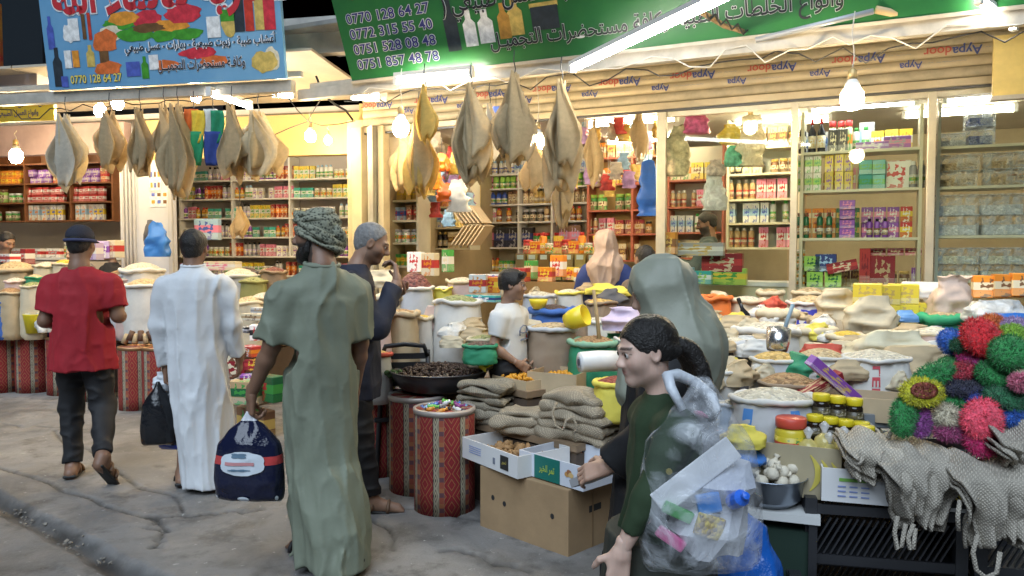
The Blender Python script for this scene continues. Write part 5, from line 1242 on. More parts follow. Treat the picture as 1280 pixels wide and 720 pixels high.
# lettering and panels on sacks
def curved_patch(label_start, name, th0, th1, z0, z1, mat, off=1.012):
    """printed panel that follows a sack's own surface"""
    o = next(x for x in COL.objects if x.get('label', '').startswith(label_start)); me = o.children[0].data
    V = np.array([v.co[:] for v in me.vertices])[:15 * 40].reshape(15, 40, 3); h_ = V[14, :, 2].mean(); a = np.arctan2(-o.location.x, -o.location.y)
    th = []
    cam_dir = math.atan2(-o.location.y, -o.location.x) - o.rotation_euler.z
    P = []
    for t in np.linspace(z0, z1, 7):
        rowp = []
        for q in np.linspace(th0, th1, 7):
            j = ((cam_dir + q) / (2 * math.pi) * 40) % 40; j0 = int(j) % 40; f = j - int(j); i = t * 14; i0 = min(int(i), 13); g = i - i0
            p = (V[i0, j0] * (1 - f) + V[i0, (j0 + 1) % 40] * f) * (1 - g) + (V[i0 + 1, j0] * (1 - f) + V[i0 + 1, (j0 + 1) % 40] * f) * g
            p = p * np.array((off, off, 1)); rowp.append(p)
        P.append(rowp)
    return link(name, MB().sheet(np.array(P)), mat, o, smooth=True), P, o
curved_patch('white sack with red side', 'printed_panel', .05, .95, .35, .93, M('print_panel_red', (.6, .03, .05), .4))
curved_patch('blue banded sack', 'printed_panel', -1.2, 1.2, .3, .9, M('print_panel_blue', (.05, .06, .42), .4))
curved_patch('white sack with blue stripe panels', 'printed_panel', -.62, -.38, .1, .9, M('print_panel_sky', (.10, .28, .65), .4))
curved_patch('white sack with blue stripe panels', 'printed_panel', .5, .75, .1, .9, M('print_panel_sky', (.10, .28, .65), .4))
curved_patch('white sack with light blue', 'printed_panel', -.2, .25, .2, .9, M('print_panel_ltblue', (.28, .5, .68), .4))
for nm, (a0, a1) in {'cream sack with black': (-.5, .3)}.items():
    curved_patch(nm, 'printed_panel', -.25, -.05, .55, .75, blackc); curved_patch(nm, 'printed_panel', .05, .3, .6, .72, blackc)
def lettered(label_start, text, th, z0, z1, wid, mat):
    """vertical lettering wrapped on a sack's surface"""
    patch, P, o = curved_patch(label_start, 'lettering', th - wid / 2, th + wid / 2, z0, z1, mat, 1.02)
    P = np.array(P); me = fit(text_mesh('lettering', text, offset=.02), 1, 1)
    n = len(me.vertices); a = np.zeros(n * 3, np.float32); me.vertices.foreach_get('co', a); a = a.reshape(-1, 3) + .5
    tz = np.clip(1 - a[:, 0], 0, .999) * 6; tq = np.clip(1 - a[:, 1], 0, .999) * 6   # reads downwards
    i, j = tz.astype(int), tq.astype(int); f, g = (tz - i)[:, None], (tq - j)[:, None]
    q = (P[i, j] * (1 - f) + P[i + 1, j] * f) * (1 - g) + (P[i, j + 1] * (1 - f) + P[i + 1, j + 1] * f) * g
    me.vertices.foreach_set('co', q.astype(np.float32).ravel()); me.update(); me.materials.append(mat); patch.data = me
lettered('white ribbed sack with red', 'LER  BES', .10, .02, .95, .22, M('print_letter_red', (.55, .06, .08), .5))
# steel scoop, bottle, cartons
steelm = M('stainless', (.6, .6, .6), .25, metal=.9)
sc2 = thing('scoop', 'steel scoop standing in the ribbed white sack', 'scoop', at(971, 440, 3.85), (R(-20), R(12), 0))
link('cup', MB().lathe([(.001, 0), (.05, .01), (.058, .05), (.06, .12), (.056, .12), (.05, .015)], seg=18), steelm, sc2, smooth=True)
link('handle', MB().tube([(.03, .02, .1), (.05, .02, .2), (.06, .0, .27)], .011, 7), M('blue_grey_handle', (.3, .4, .45), .4), sc2, smooth=True)
bt = thing('bottle', 'black bottle with red label leaning on the horse print sack', 'bottle', at(938, 412, 4.95), (0, R(-22), 0))
link('body', MB().lathe([(.028, 0), (.032, .01), (.032, .1), (.012, .15), (.012, .19)], seg=14), M('gloss_black', C['black'], .2), bt, smooth=True)
link('label', MB().lathe([(.033, .02), (.033, .07)], seg=14), M('gloss_red', C['red'], .3, rnd=.15), bt, smooth=True)
link('cap', MB().lathe([(.014, .185), (.014, .215), (.01, .22)], seg=10), M('gloss_black', C['black'], .2), bt, smooth=True)
yb_ = P_box(.17, .14, .125, 'yellow', 'yellow', 'gold')
for k, (px, py, n) in enumerate([(1084, 403, 2), (1106, 405, 2), (1128, 404, 2), (1147, 402, 1)]):
    b = at(px, py, 4.95 - .02 * k)
    for s in range(n): place(yb_, (b.x, b.y, b.z + s * .127), FA + .05 * (k % 3 - 1), 'bright yellow carton in the stack under the glass', 'bright yellow cartons stacked under the glass')
for k, (px, py) in enumerate([(1236, 372), (1262, 371), (1285, 370)]):
    place(P_box(.2, .16, .15, 'orange', 'cream', 'brown'), at(px, py, 5.2 - k * .08), FA, 'orange and brown carton on the cream sacks', 'orange cartons at the right end of the stall')
for (px, py, a, c1, c2) in ((1018, 494, .35, 'dred', 'tan'), (1037, 480, .6, 'purple', 'gold')):
    place(P_box(.3, .05, .05, c1, c1, c2), at(px, py, 3.38), (R(10), R(-24) if c1 == 'dred' else R(38), R(15)), 'long %s incense carton leaning among the sacks' % ('maroon' if c1 == 'dred' else 'purple'), None)
ob = open_box('cardboard_tray', 'open tan cardboard tray behind the yellow lidded jars', at(1072, 520, 3.35), FA, .34, .22, .10, card_l, card_in)

# === FRONT OF THE STALL
crate_black = M('black_plastic', (.022, .023, .027), .45); crate_grey = M('grey_plastic', (.20, .215, .23), .5)
def crate(label, p, rot, w_, d_, h_, mat, n=5, group=None):
    """plastic crate: floor, corner posts, rims and side slats, each its own piece"""
    o = thing('plastic_crate', label, 'crate', p, rot, group); W, D = w_ / 2, d_ / 2; t = .012
    link('floor', MB().box((0, 0, .01), (w_ - .02, d_ - .02, .012)), mat, o)
    for sx_ in (-1, 1):
        for sy_ in (-1, 1): link('corner_post', MB().box((sx_ * (W - .02), sy_ * (D - .02), h_ / 2 + .01), (.042, .042, h_ + .02)), mat, o)
    for zc in (.03, h_ - .02):
        for s in (-1, 1):
            link('rim', MB().box((0, s * (D - t / 2), zc), (w_ - .084, t, .036)), mat, o); link('rim', MB().box((s * (W - t / 2), 0, zc), (t, d_ - .084, .036)), mat, o)
    for s in (-1, 1):
        k = int((w_ - .1) / .022)
        sl_ = MB()
        for i in range(k):
            x = -W + .055 + i * (w_ - .11) / max(1, k - 1)
            sl_.box((x, s * (D - t / 2), h_ / 2), (.006, t * .7, h_ - .085), Matrix.Rotation(R(28), 3, 'Y'))
        q = link('slat_lattice', sl_, mat, o); q['kind'] = 'stuff'
        k = int((d_ - .1) / .022); sl_ = MB()
        for i in range(k): sl_.box((s * (W - t / 2), -D + .055 + i * (d_ - .11) / max(1, k - 1), h_ / 2), (t * .7, .006, h_ - .085), Matrix.Rotation(R(28), 3, 'X'))
        q = link('slat_lattice', sl_, mat, o); q['kind'] = 'stuff'
    return o
cr_rot = R(-12)
gc = at(1192, 592, 2.86)
crate('grey plastic crate holding the pile of scrubbers', (gc.x + .05, gc.y + .17, gc.z), cr_rot, .52, .34, .13, crate_grey)
crate('black plastic crate under the white carton', (1.42, 2.98, .38), cr_rot, .56, .36, .24, crate_black)
crate('black plastic crate under the grey scrubber crate', (1.98, 2.86, .38), cr_rot, .54, .36, .24, crate_black)
crate('black plastic crate standing on the ground below the carton', (1.36, 2.92, .02), cr_rot, .6, .4, .34, crate_black)
crate('black plastic crate standing on the ground at the stall end', (2.0, 2.78, .02), cr_rot, .6, .4, .34, crate_black)
wc = open_box('white_carton', 'white carton with green and blue print under the grey loofahs', (1.50, 2.93, .635), R(-17), .60, .36, .125, white_c, card_in)
fw = MB(); rr = random.Random(6)
link('printed_mark', MB().box((-.19, -.182, .085), (.10, .002, .012)), M('print_green', (.2, .45, .08), .5), wc)
for i in range(3):
    for j in range(3): link('printed_mark', MB().box((-.23 + j * .04, -.182, .06 - i * .018), (.028, .002, .005)), M('print_pale_blue', (.25, .32, .6), .5), wc)
bk = MB().box((.155, -.182, .06), (.085, .002, .09)); link('printed_mark', bk, blackc, wc)
link('printed_mark', fit(text_mesh('t_i', 'S', offset=.03), .02), M('ink_yellow', (.85, .7, .12), .5), wc, (.155, -.1845, .06), (R(90), 0, 0))
table = thing('side_table', 'small white topped table under the steel bowl', 'table', (1.04, 3.02, 0), R(-20))
link('table_top', MB().box((0, 0, .565), (.34, .32, .03)), M('table_white', (.62, .63, .62), .4), table)
for a in (-1, 1):
    for b in (-1, 1): link('leg', MB().box((a * .145, b * .135, .275), (.03, .03, .55)), crate_black, table)
link('dark_skirt', MB().box((0, 0, .26), (.28, .26, .5)), M('dark_green_cloth', (.01, .03, .02), .8), table)
bc = at(962, 648, 2.98); br = 88 * mpp(2.98) / 2
bowl = lathe_thing('steel_bowl', 'steel bowl of small white muslin pouches on the side table', 'bowl', (bc.x, bc.y, .582), [('bowl', [(br * .6, 0), (br * .86, .03), (br * .94, .10), (br * 1.0, .115), (br * 1.04, .117), (br * 1.03, .112), (br * .9, .1), (br * .8, .035), (.01, .014)], M('dark_steel', (.28, .32, .38), .3, metal=.8), 32)])
pouch_m = M('muslin', (.66, .60, .48), .7, var=(30, .12), bump=(60, .4))
rr = random.Random(8); pv = MB().lathe([(.002, 0), (.02, .004), (.027, .02), (.024, .036), (.010, .046), (.006, .052), (.013, .062), (.010, .066)], seg=11, fn=lambda v: v * (1 + .07 * np.sin(v[:, [0]] * 300 + 1) * np.cos(v[:, [1]] * 260))).mesh('pouch', True); pv.materials.append(pouch_m)
pk_ = 0
for ring, (n, rad, z) in enumerate([(9, .098, .088), (6, .055, .112), (8, .082, .122), (4, .03, .138)]):
    for i in range(n):
        a = 6.283 * i / n + ring
        tag(link('pouch', pv, None, None, (bc.x + rad * math.cos(a), bc.y + rad * math.sin(a), .582 + z), (rr.uniform(-.7, .7), rr.uniform(-.7, .7), rr.uniform(0, 6))), 'small tied white muslin pouch heaped in the steel bowl', 'pouch', 'white muslin pouches in the steel bowl')
# banana carton with jars
bp_ = at(984, 600, 3.02)
ban = open_box('banana_carton', 'open fruit carton with banana print holding jars and spice bags', (bp_.x + .03, bp_.y + .06, .62), R(-26), .40, .28, .20, M('carton_olive', (.40, .34, .22), .6, var=(3, .12)), card_in)
for k, (x, z, a) in enumerate([(.09, .10, 20), (.13, .085, 28), (.165, .08, 38)]):
    P = []
    for t in np.linspace(-1, 1, 9): P.append([(x + .03 * (1 - t * t) + s * .012 * (1 - t * t * .8), -.1435 - .0006 * k, z + t * .07) for s in (-1, 1)])
    link('banana_print', MB().sheet(np.array(P)), M('print_banana', (.62, .52, .10), .5), ban)
link('printed_mark', disc_mesh(.016, .02), M('print_dark_olive', (.12, .11, .06), .5), ban, (-.15, -.1425, .10), (R(90), 0, 0))
def jar_thing(label, p, r, h_, body, lid, lab, group=None):
    return lathe_thing('jar', label, 'jar', p, [('glass', [(r * .9, 0), (r, .006), (r, h_ * .66), (r * .84, h_ * .76)], body, 20), ('lid', [(r * .93, h_ * .76), (r * .97, h_ * .78), (r * .97, h_ * .97), (r * .9, h_), (.001, h_)], lid, 20), ('label', [(r * 1.012, h_ * .14), (r * 1.012, h_ * .56)], lab, 20)], random.random(), group)
dark_h = M('dark_honey', (.018, .012, .008), .12); ylid = M('yellow_lid', (.68, .55, .02), .4); jlab = pack('jar_label', (.05, .04, .02), (.12, .10, .05), (.30, .27, .2), (.3, .7))
for px, py in ((1026, 527), (1046, 530), (1067, 533)): jar_thing('dark honey jar with yellow lid in the upper row', at(px, py, 3.18), .036, .118, dark_h, ylid, jlab, 'yellow lidded jars, upper row')
for px, py in ((1018, 551), (1037, 554), (1056, 557), (1076, 560)): jar_thing('dark honey jar with yellow lid in the lower front row', at(px, py, 3.10), .034, .108, dark_h, ylid, jlab, 'yellow lidded jars, lower row')
jar_thing('dark jar with yellow lid half hidden by the grey loofah', at(1082, 567, 3.0), .034, .11, dark_h, ylid, jlab)
dk_box = thing('black_box', 'black cardboard box supporting the upper row of jars', 'box', at(1070, 572, 3.32), R(-14)); link('box', bevel(MB().box((.04, .06, .10), (.42, .16, .2)).mesh('box'), .004), blackc, dk_box)
tub = at(988, 572, 3.06)
jar_thing('yellow tub with big red lid in the fruit carton', tub, .062, .165, M('tub_yellow', (.62, .50, .04), .35), M('tub_red_lid', (.60, .08, .05), .35), pack('tub_label', (.62, .5, .04), (.55, .08, .04), (.1, .25, .05)))
spice_f = M('spice_film', (.55, .46, .16), .25, var=(20, .2), bump=(40, .4)); tiem = film('tie_film', (.8, .8, .8), .5, .2)
for k, (px, py, s, lab) in enumerate([(1010, 573, 1.0, 'tied clear bag of yellow spice against the red lidded tub'), (1030, 566, 1.0, 'tied clear bag of spice behind the others in the fruit carton'), (1036, 578, .95, 'tied clear bag of yellow spice at the carton front'), (1054, 576, 1.1, 'tied clear bag of spice beside the grey loofah')]):
    p = at(px, py, 2.99 - .03 * (k == 2)); lathe_thing('spice_bag', lab, 'bag', p, [('bag', [(.001, 0), (.038 * s, .005), (.043 * s, .03 * s), (.034 * s, .06 * s), (.012 * s, .078 * s)], spice_f, 14), ('knot', [(.012 * s, .077 * s), (.009 * s, .085 * s), (.02 * s, .11 * s), (.004, .125 * s)], tiem, 9)])
# === CARPET DRUMS
def carpet():
    m = bpy.data.materials.new('kilim_carpet'); m.use_nodes = True; nt = m.node_tree; b = nt.nodes['Principled BSDF']; L = nt.links.new; b.inputs['Roughness'].default_value = .85
    tc = _n(nt, 'ShaderNodeTexCoord'); sp = _n(nt, 'ShaderNodeSeparateXYZ'); L(tc.outputs['Object'], sp.inputs[0])
    def mt(op, a, c=None):
        n = _n(nt, 'ShaderNodeMath', operation=op)
        for i, s in enumerate((a, c)):
            if s is None: continue
            if isinstance(s, (int, float)): n.inputs[i].default_value = s
            else: L(s, n.inputs[i])
        return n.outputs[0]
    an = mt('ARCTAN2', sp.outputs[1], sp.outputs[0]); u = mt('MULTIPLY', an, 7 / 6.28318); fu = mt('FRACT', mt('ADD', u, 20.0)); fz = mt('FRACT', mt('MULTIPLY', sp.outputs[2], 7.5))
    dia = mt('ADD', mt('ABSOLUTE', mt('SUBTRACT', mt('DIVIDE', fu, .52), .5)), mt('ABSOLUTE', mt('SUBTRACT', fz, .5)))
    zig = mt('FRACT', mt('MULTIPLY', dia, 3.2))
    def ramp(fac, stops):
        r = _n(nt, 'ShaderNodeValToRGB'); r.color_ramp.interpolation = 'CONSTANT'; e = r.color_ramp.elements
        while len(e) < len(stops): e.new(.5)
        for i, (p, c) in enumerate(stops): e[i].position = p; e[i].color = (*c, 1)
        L(fac, r.inputs[0]); return r.outputs[0]
    red = ramp(zig, [(0, (.26, .018, .02)), (.35, (.20, .012, .018)), (.62, (.34, .05, .03)), (.8, (.38, .16, .06)), (.9, (.05, .02, .02))])
    fz2 = mt('FRACT', mt('MULTIPLY', sp.outputs[2], 11)); d2 = mt('ADD', mt('ABSOLUTE', mt('SUBTRACT', mt('DIVIDE', mt('SUBTRACT', fu, .60), .18), .5)), mt('ABSOLUTE', mt('SUBTRACT', fz2, .5)))
    pale = ramp(d2, [(0, (.08, .06, .05)), (.16, (.40, .34, .22)), (.34, (.10, .08, .07)), (.46, (.36, .31, .22)), (.8, (.26, .22, .15))])
    col = _n(nt, 'ShaderNodeMix', data_type='RGBA')
    sel = mt('GREATER_THAN', fu, .585); L(sel, col.inputs['Factor']); L(red, col.inputs['A']); L(pale, col.inputs['B'])
    st = mt('MULTIPLY', mt('GREATER_THAN', fu, .82), mt('LESS_THAN', fu, .99)); c2 = _n(nt, 'ShaderNodeMix', data_type='RGBA'); L(st, c2.inputs['Factor']); L(col.outputs['Result'], c2.inputs['A'])
    sm = ramp(fz2, [(0, (.30, .07, .04)), (.4, (.12, .05, .06)), (.7, (.34, .12, .05))]); L(sm, c2.inputs['B'])
    ed = mt('LESS_THAN', mt('ABSOLUTE', mt('SUBTRACT', mt('FRACT', mt('ADD', mt('MULTIPLY', fu, 1), .42)), 0.0)), .03)
    c3 = _n(nt, 'ShaderNodeMix', data_type='RGBA'); L(ed, c3.inputs['Factor']); L(c2.outputs['Result'], c3.inputs['A']); c3.inputs['B'].default_value = (.015, .012, .015, 1)
    L(c3.outputs['Result'], b.inputs['Base Color'])
    nz = _n(nt, 'ShaderNodeTexNoise'); nz.inputs['Scale'].default_value = 220; L(tc.outputs['Object'], nz.inputs['Vector']); bp = _n(nt, 'ShaderNodeBump'); bp.inputs['Strength'].default_value = .4; bp.inputs['Distance'].default_value = .003; L(nz.outputs[0], bp.inputs['Height']); L(bp.outputs[0], b.inputs['Normal'])
    return m
kilim = carpet(); rim_m = M('drum_rim', (.50, .44, .40), .4, metal=.3); gold_rim = M('drum_rim_copper', (.35, .2, .1), .4, metal=.6)
def drum(label, p, r=.185, h_=.63, rot=0, rim=rim_m, top=True):
    o = thing('carpet_drum', label, 'drum', (p[0], p[1], 0), rot)
    link('carpet_wrap', MB().lathe([(r, .0), (r * 1.004, .15), (r * .996, .35), (r, h_ - .02), (r * .97, h_ - .008)], seg=44), kilim, o, smooth=True)
    link('rim', MB().lathe([(r * 1.015, h_ - .03), (r * 1.03, h_ - .012), (r * 1.02, h_), (r * .95, h_ + .003), (r * .94, h_ - .03)], seg=36), rim, o, smooth=True)
    link('tray', MB().lathe([(r * .94, h_ - .02), (r * .9, h_ - .045), (.01, h_ - .05)], seg=32), M('drum_tray', (.35, .36, .38), .3, metal=.5), o, smooth=True)
    return o
dA = onz(556, 636, 0); drum('carpet wrapped drum of bright sweets in front', dA, .185, .63, .3)
dB = onz(523, 612, 0); drum('carpet wrapped drum with empty steel tray top', dB, .19, .64, 1.1)
dC = onz(474, 592, 0); drum('narrow carpet wrapped drum holding leeks', dC, .16, .60, 2.0)
for px, py, lab, rt in ((4, 488, 'carpet wrapped drum at the far left end of the herb stall', .5), (45, 488, 'carpet wrapped drum under the yellow bucket', .9), (172, 512, 'carpet wrapped drum between the red shirt and the white robe', .2), (118, 498, 'carpet wrapped drum behind the man in the red shirt', 1.6), (84, 491, 'carpet wrapped drum beside the leeks, left of the red shirt', 2.2), (205, 512, 'carpet wrapped drum behind the white robe', 2.7), (262, 520, 'carpet wrapped drum between the white robe and stacked cartons', .1)):
    drum(lab, onz(px, py, 0), .20 if px != 172 else .17, .64, rt, gold_rim)
# sweets
rr = random.Random(3)
wm = [M('wrap_%d' % i, c, .25, rnd=.1) for i, c in enumerate([(.2, .6, .12), (.75, .75, .75), (.1, .2, .6), (.7, .3, .05), (.25, .05, .2), (.05, .05, .06), (.3, .5, .7)])]
for i in range(26):
    q = math.sqrt(rr.random()) * .14; a = rr.uniform(0, 6.28); z = .60 + .055 * (1 - q / .15) + rr.uniform(0, .012)
    o = link('wrapped_sweet', MB().tube([(-.034, 0, 0), (-.022, 0, 0), (-.014, 0, 0), (.014, 0, 0), (.022, 0, 0), (.034, 0, 0)], [.014, .005, .014, .015, .005, .015], 7), wm[i % 7], None, (dA.x + q * math.cos(a), dA.y + q * math.sin(a), z), (rr.uniform(-.5, .5), rr.uniform(-.5, .5), rr.uniform(0, 6)), smooth=True)
    nmw = ['bright green', 'white', 'blue', 'orange', 'purple', 'black', 'pale blue'][i % 7]
    tag(o, '%s wrapped sweet in the tray of the front carpet drum' % nmw, 'sweet', '%s sweets in the front drum' % nmw)
# leeks
leek_g, leek_w = M('leek_green', (.09, .17, .05), .5, var=(9, .3)), M('leek_white', (.55, .6, .4), .5)
def leek(label, a, b, r=.018, group=None):
    a, b = Vector(a), Vector(b); o = thing('leek', label, 'vegetable', a, 0, group); d = b - a
    pts = [d * t + Vector((0, 0, .05 * math.sin(3.1 * t))) for t in np.linspace(0, 1, 8)]
    link('stalk', MB().tube(pts[:4], [r * .9, r, r, r * 1.1], 8), leek_w, o, smooth=True)
    link('leaf', MB().tube(pts[3:], [r * 1.08, r * 1.3, r * 1.3, r * 1.0, r * .3], 7), leek_g, o, smooth=True)
for k in range(5):
    leek('long green leek leaning out of the narrow carpet drum', Vector((dC.x + .06 * (k - 2) * .5, dC.y + .02 * k, .52)), at(486 + k * 4, 465 + 3 * (k % 2), 5.05), .024, 'leeks in the narrow drum')
for k in range(6):
    a = at(4 + k * 9, 415 + 2 * (k % 2), 8.55); b = at(18 + k * 8, 372 - 4 * (k % 3), 8.75); leek('long green leek heaped above the far left drums', a, b, .03, 'leeks heaped at the herb stall')
# date pan
dp = at(549, 463, 5.15); pr_ = 122 * mpp(5.15) / 2
pan = lathe_thing('round_pan', 'wide dark pan heaped with dried limes and dates', 'pan', (dp.x, dp.y, dp.z - .135), [('pan', [(pr_ * .62, 0), (pr_ * .82, .03), (pr_ * .95, .1), (pr_, .135), (pr_ * 1.02, .138), (pr_ * 1.0, .145), (pr_ * .94, .125), (pr_ * .8, .05), (.01, .04)], M('pan_dark', (.10, .10, .11), .35, metal=.6), 44)])
lumps(pan, 'dried_limes', [M('date_a', (.055, .028, .017), .5), M('date_b', (.10, .05, .025), .5), M('date_c', (.035, .02, .014), .45)], 620, pr_ * .88, pr_ * .88, .12, .05, .0165, 3)
bx = thing('support_box', 'brown cardboard box under the pan of dried limes', 'box', (dp.x + .10, dp.y + .12, 0), R(-40)); link('box', bevel(MB().box((0, 0, (dp.z - .135) / 2), (.4, .34, dp.z - .14)).mesh('box'), .005), card, bx)
y1 = thing('packet', 'yellow and black packet lying on the dried limes', 'packet', at(600, 455, 5.0), (R(15), R(25), R(-35))); link('wrapper', bevel(MB().box((0, 0, .015), (.17, .07, .03)).mesh('wrapper'), .012), M('packet_black', (.04, .04, .03), .3), y1); link('print', MB().box((.05, 0, .0155), (.06, .072, .0315)), M('packet_yellow', (.75, .6, .05), .3), y1)
pn2 = at(600, 432, 4.95)
sack('green edged bowl sack of dark herbs before the boy', pn2, .11, .12, SGR, g_dark, SGR, 71, roll=.1)
sack('pale shallow sack of green leaf beside the boy', at(604, 424, 5.2), .11, .2, SC, g_herb, SC, 72, roll=.1)
# black plastic chair behind the pan
chp = at(506, 470, 5.25)
ch = thing('plastic_chair', 'black plastic chair with slatted back beside the carpet drums', 'chair', (chp.x, chp.y, 0), R(10))
link('seat', bevel(MB().box((0, .2, .42), (.42, .42, .03)).mesh('seat'), .008), crate_black, ch)
for sx_ in (-1, 1):
    link('leg', MB().tube([(sx_ * .2, 0, 0), (sx_ * .17, .02, .5), (sx_ * .155, -.02, .9)], .017, 8), crate_black, ch, smooth=True); link('leg', MB().tube([(sx_ * .2, .4, 0), (sx_ * .18, .38, .42)], .017, 8), crate_black, ch, smooth=True)
link('top_rail', MB().tube([(-.155, -.02, .86), (-.13, -.03, .93), (0, -.035, .945), (.13, -.03, .93), (.155, -.02, .86)], .018, 8), crate_black, ch, smooth=True)
for k in range(5): link('slat', MB().box((0, -.02 + .004 * k, .86 - k * .062), (.30, .014, .04)), crate_black, ch)
# === FRONT BOX, TRAYS AND LOOFAH PILES
q1, q2 = onz(600, 660, 0), onz(710, 700, 0); dv_ = (q2 - q1); ba = math.atan2(dv_.y, dv_.x); bw = dv_.length; nb_ = Vector((-math.sin(ba), math.cos(ba), 0))
big = thing('cardboard_box', 'large brown cardboard box standing on the ground under the white trays', 'box', (q1 + q2) / 2 + nb_ * .2, ba)
me = MB().box((0, 0, .18), (bw, .4, .36)).mesh('carton'); bevel(me, .006)
link('carton', me, card, big)
for x, z in ((-.22, .20), (-.13, .185), (.22, .20)):
    link('punched_hole', disc_mesh(.013, .015), blackc, big, (x, -.2015, z), (R(90), 0, 0))
link('hand_hole', MB().box((bw / 2, .02, .22), (.003, .1, .035)), blackc, big)
link('tape_seam', MB().box((bw / 2 + .0005, .0, .18), (.003, .012, .34)), M('tape_brown', (.25, .16, .08), .3), big)
def tray_at(pxa, pya, pxb, pyb, z, d_, h_, label, mat, inner):
    a, b = onz(pxa, pya, z + h_), onz(pxb, pyb, z + h_); v = b - a; ang = math.atan2(v.y, v.x); n = Vector((-math.sin(ang), math.cos(ang), 0)); m = (a + b) / 2 + n * d_ / 2
    return open_box('fruit_tray', label, (m.x, m.y, z), ang, v.length, d_, h_, mat, inner, t=.007), v.length
t1, w1 = tray_at(578, 546, 647, 571, .367, .36, .12, 'white cardboard tray of dried bark and roots', white_c, card_in)
lumps(t1, 'dried_bark', [M('bark_a', (.30, .17, .07), .7), M('bark_b', (.10, .05, .03), .7), M('bark_c', (.45, .33, .18), .7)], 80, w1 * .36, .12, .04, .04, .032, 5, flat=.35, box=True)
link('printed_mark', MB().box((w1 * .28, -.182, .06), (.075, .002, .075)), blackc, t1)
link('lettering', fit(text_mesh('t_i', arabic('تمور'), offset=.02), .045), M('ink_gold', (.5, .42, .1), .5), t1, (w1 * .28, -.1845, .06), (R(90), 0, 0))
link('printed_mark', MB().box((w1 * .1, -.182, .05), (.02, .002, .035)), M('print_ink_grey', (.2, .22, .28), .5), t1)
for i in range(4): link('printed_mark', MB().box((-w1 * .25, -.182, .085 - i * .012), (.12, .002, .003)), M('print_pale_blue', (.25, .32, .6), .5), t1)
t2, w2 = tray_at(649, 562, 729, 584, .367, .36, .125, 'white cardboard tray with green middle panel and date pictures', M('tray_paleblue', (.62, .66, .74), .5, var=(3, .05)), M('tray_inside', (.55, .57, .6), .6))
link('printed_panel', MB().box((-.02, -.182, .0625), (w2 * .40, .002, .122)), M('print_teal_green', (.01, .16, .13), .4), t2)
link('lettering', fit(text_mesh('t_i', arabic('تمر الخير'), offset=.02), w2 * .24, .05), M('ink_lime', (.42, .55, .08), .5), t2, (-.02, -.1845, .058), (R(90), 0, 0))
for sx_ in (-1, 1):
    for k, c_ in enumerate(((.55, .30, .10), (.35, .14, .06), (.65, .45, .2))): link('printed_picture', disc_mesh(.017, .014, jag=.1, seed=k), M('print_date_%d' % k, c_, .5), t2, (-.02 + sx_ * w2 * .34 + .014 * (k - 1), -.1828 - .0004 * k, .066 + .012 * (k % 2)), (R(90), 0, 0))
lumps(t2, 'loose_pieces', [M('bark_a', (.30, .17, .07), .7), M('pale_bits', (.5, .52, .45), .6), M('red_bits', (.35, .08, .05), .6)], 34, w2 * .36, .13, .02, .01, .016, 9, flat=.5, box=True)
knit_tan = M('knit_loofah_tan', (.40, .33, .235), .85, var=(10, .18), bump=(34, .8, .004), bumptype='knit')
knit_grey = M('knit_loofah_grey', (.44, .40, .335), .85, var=(14, .18), bump=(36, .8, .004), bumptype='knit')
def folded_pile(label, p, w_, d_, n, th, mat, rot, seed):
    """stack of folded mesh cloths; every fold is a piece of its own"""
    o = thing('loofah_pile', label, 'loofah', p, rot); r = random.Random(seed)
    for i in range(n):
        f = Field((-w_ * .75, -d_ * .85, -th), (w_ * .75, d_ * .85, th * 2.2), .011); s = 1 - .04 * i
        f.rbox((r.uniform(-.02, .02), r.uniform(-.02, .02), th / 2), (w_ / 2 * s, d_ / 2 * s, th / 2), th * .45, k=.0)
        f.cone((-w_ * .4 * s, -d_ * .42, th * .6), (w_ * .4 * s, -d_ * .45, th * .5), th * .45, th * .4, k=.02)
        X, Y, Z = f.grid((slice(None),) * 3); f.d += (.022 * (2 * (Z > -1)) * (vnoise(X * 6 + seed + i, Y * 6, 0 * Z) - .5)).astype(np.float32)
        f.wrinkle(.02, (7, 12, 18), seed + i)
        V, F = f.nets(1); V[:, 2] += i * th * .9 - .03 * (V[:, 0] / w_) ** 2 * 2
        link('folded_cloth', vf_mesh('folded_cloth', [(V, F)]), mat, o)
    return o
tb = plinth('low stand under the brown loofah piles', (at(668, 545, 4.64).x, 4.66), .95, .34, .50, ba)
folded_pile('pile of three folded dark tan loofahs next to the pan', (at(610, 540, 4.85).x, 4.85, .50), .38, .26, 6, .048, M('knit_loofah_dark', (.33, .285, .21), .85, var=(10, .18), bump=(34, .8, .004), bumptype='knit'), ba + .3, 1)
folded_pile('low slumped tan loofah between the two bigger piles', (at(660, 558, 4.58).x, 4.58, .50), .38, .22, 3, .05, knit_tan, ba + .5, 2)
folded_pile('big pile of folded tan loofahs with dangling straps', (at(727, 545, 4.42).x, 4.42, .50), .48, .28, 5, .058, knit_tan, ba + .1, 3)
strp = at(712, 540, 3.93); so_ = next(x for x in COL.objects if x.get('label', '').startswith('big pile of folded tan'))
link('strap', MB().tube([so_.matrix_basis.inverted() @ at(*q) for q in ((696, 503, 4.26), (690, 516, 4.23), (694, 532, 4.21), (704, 538, 4.2), (708, 525, 4.21), (716, 522, 4.21), (722, 534, 4.2), (716, 543, 4.2))], .008, 7), knit_tan, so_, smooth=True)
